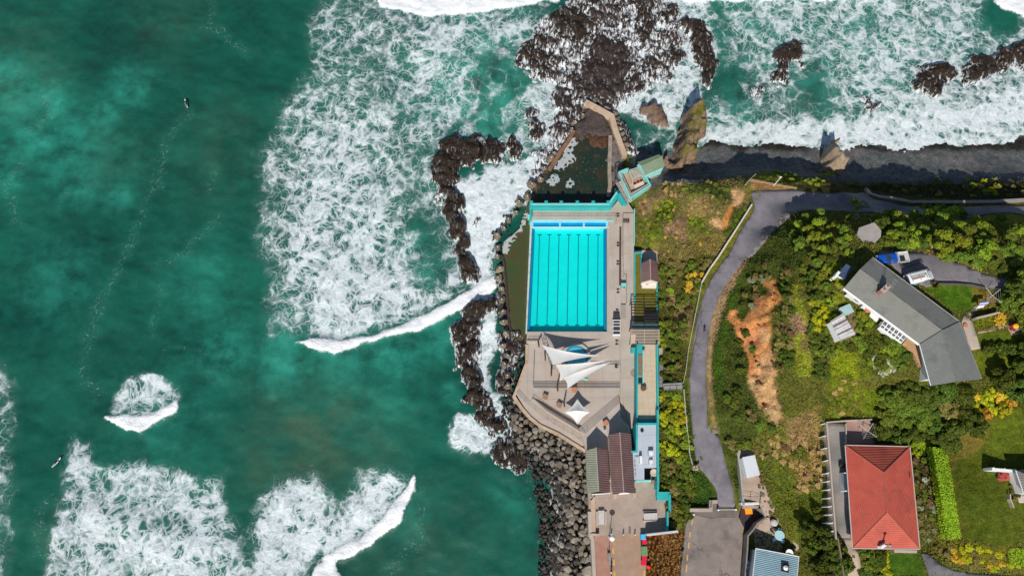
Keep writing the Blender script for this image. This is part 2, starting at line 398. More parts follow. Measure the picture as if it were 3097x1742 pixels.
SOLID = [
 D_((745,862),(800,878),(840,888),(940,860),(1060,827),(1180,772),(1250,728),(1250,690),(1170,735),(1060,795),(940,840),(850,858),(780,852)),
 D_((935,-40),(955,18),(1020,36),(1080,44),(1170,40),(1290,22),(1410,4),(1420,-40)), D_((1690,-60),(1720,9),(1800,5),(1950,4),(2080,2),(2330,0),(2330,-60)),
 D_((2490,-40),(2500,5),(2530,27),(2576,46),(2640,64),(2640,-40)),
 D_((268,1050),(310,1074),(355,1090),(400,1064),(447,1037),(450,985),(432,1018),(385,1040),(330,1048)),
 D_((1043,1198),(1045,1235),(1006,1312),(930,1377),(870,1407),(800,1414),(825,1390),(900,1352),(960,1302),(1012,1240)),
 D_((880,1480),(760,1480),(795,1425),(830,1400),(845,1410)),
]
FLECK = [(D_((530,-20),(525,60),(590,100),(620,130)), 16),(D_((470,275),(440,320),(400,430),(360,560),(300,650),(245,780),(210,860)), 18),(D_((560,540),(450,640),(380,670)), 20),(D_((400,720),(390,850)), 12),
 (D_((1065,1270),(1060,1350),(1010,1400),(960,1480)), 22),(D_((235,830),(205,950),(250,980)), 22),(D_((110,240),(120,290),(80,330)), 16),(D_((180,480),(150,520)), 14),(D_((60,400),(20,470),(40,560)), 18),(D_((770,1170),(830,1230),(790,1330)), 12),(D_((1330,1260),(1380,1330),(1360,1400),(1370,1480)), 16),(D_((620,890),(500,890),(420,880)), 8),(D_((180,1100),(150,1250),(100,1290),(90,1400)), 22),(D_((560,80),(500,75)), 14),(D_((540,420),(520,480)), 16),(D_((1290,1115),(1345,1220)),22)]
TINT = [(30,230,90,.8),(125,255,55,.9),(90,330,60,.8),(330,215,55,.7),(255,290,45,.7),(200,480,50,.6),(300,500,40,.6),(20,420,60,.7),(330,440,50,.3),(720,900,90,.7),(860,905,90,.6),(1000,890,90,.6),(1120,860,60,.6),(580,880,90,.5),(1040,620,50,.55),(1080,680,45,.5),(1250,150,120,.7),(1150,230,120,.6),(1230,300,90,.7),(1900,80,130,.4),(2050,150,140,.4),(2200,120,150,.35),(2400,100,120,.3),(500,720,110,.35),(140,700,110,.35),(420,1040,120,.3),(180,380,120,.5),(950,1000,120,.3),(1850,280,70,.5),(1030,1290,60,.4),(1090,820,40,.6),(1140,1000,30,.5),(340,1220,100,.2),(1290,1250,60,.35),(1380,1210,50,.4)]
SAND = [(780,1120,150,.75),(860,1080,120,.5),(680,1180,90,.5),(960,1150,80,.4),(1080,1380,160,.3),(40,170,130,.35),(420,60,120,.25),(560,380,130,.3),(300,400,90,.25),(1000,1440,140,.35),(140,1380,60,.5),(1960,320,60,.6),(2000,270,60,.4),(1640,290,40,.4)]
DARK = [(1480,150,120,.85),(1640,120,90,.8),(1400,120,80,.8),(1345,150,55,.7),(1720,140,60,.6),(1560,60,80,.8),(1600,260,70,.6),(1440,300,60,.6),(1380,340,50,.5),(1150,600,30,.5),(1250,830,50,.6),(1230,950,60,.6),(1280,1080,40,.6),(2350,200,60,.7),(2470,180,70,.7),(1205,205,22,.95),(1240,190,22,.6),(1200,260,20,.4),(1900,235,35,.8),(1930,215,30,.8),(1870,245,20,.8),(1850,190,50,.35),(1800,240,40,.4),(1640,215,35,.5),(1700,200,50,.4),(1560,300,40,.5),(1650,380,70,.5),(1590,350,40,.4),(1200,520,15,.4),(1310,1165,30,.9),(1330,1200,40,.7),(1350,1260,30,.5),(1250,120,40,.3),(1330,140,30,.5),(1345,1290,25,.5),(1365,1340,25,.6),(1350,1400,25,.6),(1240,1080,20,.5),(310,130,130,.3),(330,900,120,.25),(250,1010,60,.3),(200,620,120,.25),(380,560,120,.2),(600,560,60,.2),(650,60,90,.2),(1180,360,15,.4),(1150,340,20,.5)]
def sea_mat():
    t = NT('sea_water'); p = t.pos()
    at = t.n('ShaderNodeAttribute', attribute_name='fx'); sp = t.n('ShaderNodeSeparateColor'); t.set(sp.inputs[0], at.outputs['Color'])
    at2 = t.n('ShaderNodeAttribute', attribute_name='fy'); sp2 = t.n('ShaderNodeSeparateColor'); t.set(sp2.inputs[0], at2.outputs['Color'])
    dens, solid, tint = sp.outputs[0], sp.outputs[1], sp.outputs[2]; sand, dark, fleck = sp2.outputs[0], sp2.outputs[1], sp2.outputs[2]
    # warped coordinates for the foam web
    def warp(src, sc, amt, det=3):
        nz = t.noise(src, sc, det, .6).outputs['Color']
        s_ = t.n('ShaderNodeVectorMath', operation='MULTIPLY_ADD'); t.set(s_.inputs[0], nz); s_.inputs[1].default_value = (amt, amt, 0); t.set(s_.inputs[2], src); return s_.outputs[0]
    flat = t.vm('MULTIPLY', p, (1,1,0))
    w1 = warp(warp(flat, .13, 6., 3), .7, 1.1, 3)
    def web(scale, vec):
        v = t.n('ShaderNodeTexVoronoi', feature='DISTANCE_TO_EDGE'); t.set(v.inputs['Vector'], vec); v.inputs['Scale'].default_value = scale; return v.outputs['Distance']
    e1, e2, e3 = web(.36, w1), web(.70, warp(w1, 1.6, .5, 2)), web(1.5, warp(w1, 2.4, .3, 2))
    n1 = t.noise(p, .13, 3).outputs[0]; n2 = t.noise(w1, .45, 5, .65).outputs[0]; n3 = t.noise(p, 2.2, 4, .7).outputs[0]
    d = t.math('ADD', dens, t.math('MULTIPLY', t.math('SUBTRACT', n1, .5), t.math('MULTIPLY', dens, 1.0)))
    d = t.math('ADD', d, t.math('MULTIPLY', t.math('SUBTRACT', n2, .5), t.math('MULTIPLY', dens, 1.1)), clamp=True)
    w = t.math('MULTIPLY', t.math('POWER', d, 1.7), .40)
    def line(e, k, soft):
        ww = t.math('MULTIPLY', w, k)
        return t.rng(e, ww, t.math('ADD', ww, t.math('MULTIPLY_ADD', d, -soft, -.001)), 0, 1) if False else t.math('DIVIDE', t.math('SUBTRACT', ww, t.math('MULTIPLY', e, 1.0)), soft, clamp=True)
    def holes(scale, vec, off, soft, k=.78):
        v = t.n('ShaderNodeTexVoronoi', feature='F1'); t.set(v.inputs['Vector'], vec); v.inputs['Scale'].default_value = scale;
        rr = t.math('MULTIPLY_ADD', d, -k, off)
        return t.rng(v.outputs['Distance'], t.math('SUBTRACT', rr, soft), t.math('ADD', rr, soft), 0, 1, True)
    wv2 = warp(w1, 1.9, .55, 3)
    h1, h2, h3 = holes(.40, w1, .88, .13), holes(.85, wv2, .80, .15), holes(1.9, wv2, .66, .2)
    l1 = t.math('MULTIPLY', h1, t.math('MULTIPLY_ADD', h2, .62, .38)); l1 = t.math('MULTIPLY', l1, t.math('MULTIPLY_ADD', h3, .45, .55)); l1 = t.math('MULTIPLY', l1, t.rng(d, .06, .2))
    l2 = t.math('MULTIPLY', line(e1, .55, .05), .75); l3 = t.math('MULTIPLY', line(e2, .5, .05), .7)
    gate = t.rng(n3, .36, .52)
    lace = t.math('MAXIMUM', t.math('MAXIMUM', l1, l2), l3)
    lace = t.math('MULTIPLY', lace, t.math('MAXIMUM', t.rng(t.math('ADD', n3, t.math('MULTIPLY', d, .45)), .42, .66), t.rng(d, .75, .95)))
    full = t.math('MULTIPLY', t.rng(t.math('ADD', d, t.math('MULTIPLY', t.math('SUBTRACT', n2, .5), .95)), .80, 1.10), .93)
    sol = t.rng(t.math('ADD', solid, t.math('MULTIPLY', t.math('SUBTRACT', n3, .5), 1.0)), .32, .72)
    fl = t.math('MULTIPLY', t.math('MULTIPLY', t.rng(t.math('ADD', t.noise(w1, 1.7, 4, .75).outputs[0], t.math('MULTIPLY', fleck, .10)), .66, .76), fleck), .24)
    lace = t.math('MULTIPLY', lace, t.rng(d, .2, .75, .66, .96)); foam = t.math('MAXIMUM', t.math('MAXIMUM', lace, full), t.math('MAXIMUM', sol, fl), clamp=True)
    # water body
    big = t.noise(p, .035, 5, .6).outputs[0]; med = t.noise(p, .16, 5, .65).outputs[0]
    col = t.mix(t.rng(big, .36, .62), (.0045,.054,.039), (.010,.098,.066))
    col = t.mix(t.math('MULTIPLY', fleck, .10), col, (.05,.24,.18))
    col = t.mix(t.math('MULTIPLY', t.rng(med, .4, .7), .38), col, (.008,.142,.096))
    tn = t.math('MULTIPLY', tint, t.rng(med, .3, .62), clamp=True)
    col = t.mix(t.math('MULTIPLY', tn, 1.25, clamp=True), col, (.030,.285,.205))
    sn = t.math('MULTIPLY', sand, t.rng(t.noise(p, .11, 5, .65).outputs[0], .32, .62), clamp=True)
    col = t.mix(sn, col, (.062,.115,.068))
    dk = t.math('MULTIPLY', dark, t.rng(t.noise(p, .3, 5, .7).outputs[0], .3, .55), clamp=True)
    col = t.mix(dk, col, (.006,.022,.022))
    milk = t.math('MULTIPLY', t.math('POWER', t.math('ADD', dens, t.math('MULTIPLY', t.math('SUBTRACT', n2, .5), .5), clamp=True), 1.2), .36, clamp=True)
    col = t.mix(milk, col, (.22,.42,.40))
    grain = t.noise(p, 3.2, 2, .8).outputs[0]
    col = t.mix(.22, col, t.mix(1., col, t.mix(grain, (.2,.2,.2), (1.9,1.9,1.9)), 'MULTIPLY'))
    fcol = t.mix(t.rng(t.noise(w1, 1.1, 6, .7).outputs[0], .3, .62), (.52,.63,.66), (.84,.87,.88))
    fcol = t.mix(sol, fcol, t.mix(t.rng(n2, .3, .6), (.74,.78,.79), (.95,.95,.95)))
    col = t.mix(foam, col, fcol)
    hgt = t.math('ADD', t.math('MULTIPLY', t.math('MAXIMUM', dens, solid), t.math('MULTIPLY', t.noise(p, 1.0, 4, .75, .8).outputs[0], 2.2)), t.math('MULTIPLY', t.noise(p, .55, 4, .6).outputs[0], .55))
    b = t.bsdf(col, t.math('MULTIPLY_ADD', foam, .4, .4), .12, t.bump(hgt, .45, .45))
    return t.m
def grid_axis(lo, hi, step, far):
    a = list(np.arange(lo, hi+step*.5, step)); s = step
    x = a[-1]; up = []
    while x < far: s *= 1.35; x += s; up.append(x)
    s = step; x = a[0]; dn = []
    while x > -far: s *= 1.35; x -= s; dn.append(x)
    return np.array(dn[::-1] + a + up)
def build_sea():
    xs = grid_axis(-150, 150, .55, 2600); ys = grid_axis(-24, 142, .55, 2600)
    X, Y = np.meshgrid(xs, ys); px, py = PROJ(X, Y, np.zeros_like(X))
    bad = (np.abs(X) > 160) | (Y > 150) | (Y < -30)
    wx = (fbm(X*.12, Y*.12, 4, 21)-.5)*46; wy = (fbm(X*.12, Y*.12, 4, 22)-.5)*46
    wx2 = (fbm(X*.5, Y*.5, 3, 23)-.5)*26; wy2 = (fbm(X*.5, Y*.5, 3, 24)-.5)*26
    qx, qy = px+wx+wx2, py+wy+wy2
    dens = np.zeros_like(X); solid = np.zeros_like(X)
    for poly, dv, soft in FOAM:
        dens = np.maximum(dens, dv*sst(-soft*.7, soft*1.15, sdist(qx, qy, poly)))
    for poly in SOLID:
        solid = np.maximum(solid, sst(-9, 10, (fbm(X*.22, Y*.22, 3, 55)-.53)*15 + sdist(px+wx2*.6, py+wy2*.45, poly)))
    clean = np.maximum(np.exp(-((px/1.20226-2520)**2+(py/1.20226-40)**2)/45**2)*1.6, 0)
    dens *= np.clip(1-clean, 0, 1)
    for cx, cy, r in ((1090,700,45),(1040,560,40),(1080,620,40),(1260,190,90),(1230,330,50),(1850,235,60),(1830,200,40),(2040,235,60),(1650,390,50)):
        dens *= 1-.65*np.exp(-((qx/1.20226-cx)**2+(qy/1.20226-cy)**2)/r**2)
    def blobs(lst):
        o = np.zeros_like(X)
        for cx, cy, r, a in lst: o = np.maximum(o, a*np.exp(-(((qx/1.20226-cx)**2+(qy/1.20226-cy)**2)/r**2)**1.2))
        return o
    tint, sand, dark = blobs(TINT), blobs(SAND), blobs(DARK)
    fleck = np.zeros_like(X)
    for ln, wd in FLECK: fleck = np.maximum(fleck, sst(wd*1.7, wd*.2, ldist(qx, qy, ln)))
    for a in (dens, solid, tint, sand, dark, fleck): a[bad] = 0
    damp = 1/(1+np.maximum(0, (np.abs(X)-150)/40)+np.maximum(0, (np.abs(Y-60)-100)/40))
    Z = ((fbm(X*.05+.02*Y, Y*.10+.03*X, 4, 5)-.5)*1.7*sst(0, 40, np.minimum(np.abs(X-20)+20*(X<0), 60)) *(X < 5) + (fbm(X*.30, Y*.42, 3, 6)-.5)*.45)*damp
    Z += np.clip(solid, 0, 1)*(.22+.35*fbm(X*.6, Y*.6, 3, 8)) + sst(.55, 1, dens)*(fbm(X*.8, Y*.8, 3, 15)-.35)*.45
    shore = sst(380, 440, py)*(px > 2000); Z = Z*(1-.85*shore) - .0
    ny, nx = X.shape; V = np.stack([X, Y, Z], -1).reshape(-1,3)
    i = np.arange((ny-1)*(nx-1)); r, c = i//(nx-1), i % (nx-1); a = r*nx+c
    faces = np.stack([a, a+1, a+nx+1, a+nx], 1)
    one = np.ones(X.size)
    fx = np.stack([dens.ravel(), solid.ravel(), tint.ravel(), one], 1); fy = np.stack([sand.ravel(), dark.ravel(), fleck.ravel(), one], 1)
    o = mesh_obj('sea', V, faces, sea_mat(), smooth=True, attrs={'fx': ('POINT', fx), 'fy': ('POINT', fy)})
    tag(o, 'green surf streaked with white foam around the rocks', 'sea', kind='structure')
build_sea()
# ------------------------------------------------------------------ ROCKS
def rock_mat(name, dark, mid, light, foam=0.9, wet=.35, top=None, flo=0.):
    t = NT(name); p = t.pos(); n = t.noise(p, .9, 8, .7).outputs[0]; n2 = t.noise(p, 3.5, 5, .75).outputs[0]
    col = t.mix(t.rng(n, .35, .62), dark, mid); col = t.mix(t.rng(n2, .52, .72), col, light)
    z = t.n('ShaderNodeSeparateXYZ'); t.set(z.inputs[0], p)
    if top:
        up = t.n('ShaderNodeSeparateXYZ'); t.set(up.inputs[0], t.n('ShaderNodeNewGeometry').outputs['Normal'])
        tn = t.math('MULTIPLY', t.rng(z.outputs[2], top[1], top[1]+1.5), t.rng(t.noise(p, .5, 5, .65).outputs[0], .42, .56))
        col = t.mix(tn, col, t.mix(t.rng(n2, .3, .7), top[0], tuple(x*.45 for x in top[0])))
    if foam:
        sc = t.n('ShaderNodeVectorMath', operation='MULTIPLY'); t.set(sc.inputs[0], p); sc.inputs[1].default_value = (1.7, .75, .2)
        wv = t.noise(p, .35, 4, .6).outputs['Color']; ad = t.n('ShaderNodeVectorMath', operation='MULTIPLY_ADD'); t.set(ad.inputs[0], wv); ad.inputs[1].default_value = (3.2,3.2,0); t.set(ad.inputs[2], sc.outputs[0])
        st = t.noise(ad.outputs[0], 1.1, 6, .72, .6).outputs[0]
        lo = t.rng(z.outputs[2], .1, 1.4, .12+flo*.3, -.01+flo)
        f = t.rng(t.math('ADD', st, lo), .565, .64); f = t.math('MULTIPLY', f, foam)
        f = t.math('MULTIPLY', f, t.rng(z.outputs[2], 1.0, 2.0, 1, .3))
        col = t.mix(f, col, (.78,.82,.84))
    t.bsdf(col, wet, .28, t.bump(t.math('ADD', n, t.math('MULTIPLY', n2, .5)), .85, .5)); return t.m
MR_DARK = rock_mat('kelp_rock', (.006,.004,.003), (.030,.016,.008), (.10,.055,.016))
MR_PURP = rock_mat('reef_rock', (.010,.006,.005), (.045,.027,.020), (.13,.09,.08))
MR_REEF = rock_mat('foamy_reef_rock', (.008,.005,.004), (.050,.028,.020), (.14,.085,.06), foam=.95, flo=.03)
MR_BROWN = rock_mat('stack_rock', (.09,.055,.04), (.24,.155,.11), (.36,.25,.18), foam=.25, wet=.75)
MR_GREEN = rock_mat('mossy_stack_rock', (.09,.06,.04), (.32,.21,.135), (.46,.33,.22), foam=.3, wet=.8, top=((.17,.16,.014), 4.2))
MR_TAN = rock_mat('pale_spur_rock', (.30,.22,.15), (.46,.35,.24), (.55,.44,.32), foam=0, wet=.8)
MR_BED = rock_mat('shore_rubble', (.012,.010,.009), (.05,.04,.03), (.13,.10,.07), foam=.75)
def rock(name, label, pts, top, mat, amp=.5, cell=.42, rim=2.2, z0=0., cat='rock', group=None, streak=0., kind=None, base=-.7, steep=1., grow=0.):
    w = [P(x, y, z0) for x, y in pts]; xs = [a.x for a in w]; ys = [a.y for a in w]
    X, Y = np.meshgrid(np.arange(min(xs)-1.5, max(xs)+1.5, cell), np.arange(min(ys)-1.5, max(ys)+1.5, cell))
    sd = (hash(label) % 97)
    sx = (fbm(X*.42, Y*.42, 5, 31)-.5)*5.; sy = (fbm(X*.42, Y*.42, 5, 32)-.5)*5.
    d = sdist(X+sx, Y+sy, [(a.x, a.y) for a in w]) + grow
    prof = sst(-.4, rim, d)**steep
    rid = 1-np.abs(fbm(X*.55, Y*.4, 4, 41)-.5)*2
    fr = fbm(X*1.3, Y*1.3, 3, 43)
    Z = base + prof*(top-base)*(.55+.55*fbm(X*.3, Y*.3, 3, 44)) + prof*((rid-.75)*amp*2.2+(fr-.5)*amp)
    if streak: Z += prof*streak*(np.sin((X*.8+Y*1.6+fbm(X*.3, Y*.3, 3, 45)*9))*.5)
    keep = d > -1.0
    ny, nx = X.shape; idx = -np.ones(X.size, int); cells = []
    K = keep[:-1,:-1] & keep[1:,:-1] & keep[:-1,1:] & keep[1:,1:]
    r, c = np.nonzero(K); a = r*nx+c; F_ = np.stack([a, a+1, a+nx+1, a+nx], 1)
    u, inv = np.unique(F_.ravel(), return_inverse=True)
    V = np.stack([X.ravel()[u], Y.ravel()[u], Z.ravel()[u]], 1); inv = inv.reshape(-1,4)
    c0 = V.mean(0); c0[2] = z0
    o = mesh_obj(name, V, inv, mat, smooth=True, loc=tuple(c0)); return tag(o, label, cat, group, kind)
def ROCKS():
    rock('reef', 'broad low reef of brown rock washed by foam streaks at the top of the scene', D_((1330,70),(1385,20),(1450,-20),(1560,-20),(1660,-20),(1720,40),(1740,110),(1700,210),(1640,230),(1590,260),(1560,300),(1480,270),(1410,330),(1380,290),(1400,230),(1330,210),(1300,150)), 1.0, MR_REEF, amp=.95, rim=4., grow=.3, streak=.55)
    rock('reef', 'foam washed rock apron on the seaward side of the boulder wall', D_((1330,395),(1400,330),(1450,270),(1478,268),(1440,335),(1400,400),(1340,470),(1310,500)), .6, MR_REEF, amp=.7, rim=2., grow=.2, streak=.4)
    r = lambda lab, pts, top, m=MR_DARK, **k: rock('reef_rock', lab, D_(*pts), top*1.25+.25, m, **{'grow': .9, 'rim': 1.7, 'streak': .35, **k})
    r('dark kelp covered reef rock hooked like a claw in white surf left of the pool', ((1085,440),(1095,400),(1110,365),(1150,345),(1200,350),(1215,380),(1195,420),(1160,430),(1148,460),(1150,520),(1110,500)), 1.7)
    r('round dark reef rock beside the hook shaped reef', ((1210,365),(1235,350),(1262,360),(1270,385),(1255,405),(1220,402)), 1.4)
    r('small pointed dark reef rock between the hooked reef and the boulder wall', ((1272,365),(1285,350),(1312,372),(1310,395),(1285,402)), 1.2)
    r('long thin dark reef rock running down from the hooked reef', ((1120,490),(1155,505),(1160,560),(1172,600),(1178,650),(1205,712),(1185,715),(1150,645),(1135,590),(1122,530)), 1.5, rim=1.6)
    r('humped dark reef rock where the breaking wave meets the shore', ((1140,835),(1165,785),(1190,762),(1240,752),(1250,768),(1205,795),(1192,850),(1170,862),(1150,860)), 1.7)
    r('long brown reef rock beside the foaming channel, lower left of the sails', ((1155,870),(1190,850),(1198,900),(1205,950),(1232,1035),(1215,1060),(1175,1000),(1152,925)), 1.4)
    r('dark flat reef rock at the foot of the boulder bank', ((1190,1010),(1235,1035),(1270,1090),(1300,1120),(1330,1160),(1300,1185),(1255,1160),(1240,1130),(1255,1095),(1215,1060)), 1.1)
    r('brown shelf of rock under the boulder line beside the sail terrace', ((1245,690),(1262,690),(1282,770),(1305,830),(1325,850),(1322,900),(1300,960),(1292,1000),(1250,1005),(1245,960),(1262,920),(1255,850),(1248,780)), .9, MR_PURP, rim=1.2, grow=0.)
    r('large purplish brown reef slab north of the tidal pool', ((1440,250),(1425,215),(1455,180),(1500,100),(1560,105),(1580,150),(1572,215),(1540,262),(1480,252)), 1.6, MR_PURP, amp=.35)
    r('brown streaked reef slab at the top of the rock cluster', ((1385,45),(1410,18),(1465,25),(1500,60),(1480,105),(1430,112),(1400,90)), 1.3, MR_DARK, streak=.7)
    r('streaky dark reef rock on the left edge of the rock cluster', ((1300,160),(1325,100),(1372,92),(1398,130),(1392,190),(1360,205),(1330,172)), .9, MR_DARK, streak=.9)
    r('dark rock ledge at the top edge of the rock cluster', ((1450,-20),(1560,-10),(1590,30),(1575,85),(1540,92),(1500,50)), .85, MR_PURP, streak=.7)
    r('dark kelpy rock near the top edge right of the cluster', ((1595,-15),(1640,0),(1655,70),(1622,125),(1600,70)), 1.1)
    r('small dark rock touching the top edge', ((1655,8),(1705,12),(1708,45),(1668,62)), 1.1)
    r('long curved kelp covered rock on the right of the cluster', ((1715,62),(1758,48),(1790,110),(1802,190),(1785,222),(1768,190),(1752,120)), 1.6)
    r('small brown kelpy rock inside the curved rock', ((1688,110),(1712,108),(1715,150),(1694,155)), 1.2)
    r('low brown kelpy rock in white water, middle of the cluster', ((1600,150),(1640,138),(1662,172),(1630,192)), 1.0)
    r('narrow brown rock in the foam below the cluster', ((1598,190),(1622,188),(1615,242),(1600,235)), 1.3, MR_PURP)
    r('tiny brown rock left of the curved kelpy rock', ((1668,168),(1692,172),(1686,198),(1672,196)), 1.1, MR_PURP)
    r('brown rock patch breaking the foam left of the reef slab', ((1395,215),(1432,225),(1440,262),(1405,290),(1385,250)), .95, MR_PURP)
    r('low brown rocks awash beside the boulder wall tip', ((1410,262),(1460,262),(1462,300),(1425,320),(1400,300)), .9, MR_PURP)
    r('brown rock shelf on the seaward side of the wall tip', ((1380,330),(1430,300),(1450,310),(1425,345),(1392,352)), .75, MR_PURP)
    r('rock shelf on the east side of the pale wall', ((1500,258),(1545,268),(1590,350),(1598,380),(1570,378),(1548,310)), 1.0, MR_PURP, rim=1.4)
    r('little dark rock in green water left of the wall tip', ((1325,272),(1345,268),(1342,292),(1318,295)), 1.1)
    r('dark rock beside foam left of the boulder wall', ((1333,320),(1358,298),(1372,330),(1348,348)), 1.3)
    r('dark forked rock standing alone in green water right of the cluster', ((1940,205),(1950,150),(1985,108),(2012,112),(2005,150),(1978,170),(1972,212)), 1.5)
    r('tiny dark rock beside the forked rock', ((2006,152),(2028,158),(2020,168),(2008,166)), .9)
    r('sunken dark rock left of the forked rock', ((1880,235),(1910,215),(1918,235),(1890,256)), .55)
    r('dark clump of kelpy rocks in the foam near the right side', ((2292,205),(2310,168),(2345,160),(2392,162),(2398,205),(2350,238),(2310,230)), 1.25, amp=.8)
    r('long dark kelpy reef reaching the right edge', ((2410,195),(2440,150),(2500,138),(2540,120),(2610,105),(2610,155),(2520,172),(2470,198),(2430,212)), 1.25, amp=.8)
    r('small dark rocks almost buried in foam by the beach', ((2168,255),(2190,242),(2210,270),(2182,285)), .75, amp=.7)
    r('dark rocks showing in foam inside the hooked reef', ((1195,545),(1212,540),(1208,560),(1192,565)), .8)
    rock('sea_stack', 'squat brown sea stack standing in the water near the green roofed hut', q('Z2', (160,1170),(220,1110),(330,1130),(400,1210),(452,1310),(440,1390),(370,1420),(300,1370),(220,1310)), 3.0, MR_BROWN, amp=.45, rim=1.3, z0=1.5)
    rock('sea_stack', 'tall leaning sea stack with mossy green top, right of the hut', [(2104,308),(2121,320),(2128,345),(2126,385),(2117,424),(2085,471),(2066,497),(2030,488),(2051,443),(2070,395),(2084,340)], 8.4, MR_GREEN, amp=.8, rim=1.5, z0=4, base=-1, grow=.7, cat='sea stack')
    rock('rock_spur', 'smooth pale rock spur running from the cliff to the surf', [(2522,420),(2536,416),(2546,431),(2548,470),(2547,522),(2470,522),(2486,474),(2496,455),(2512,433)], 9.5, MR_TAN, amp=.16, rim=2.0, z0=3.5, base=-.5, cat='rock')
ROCKS()
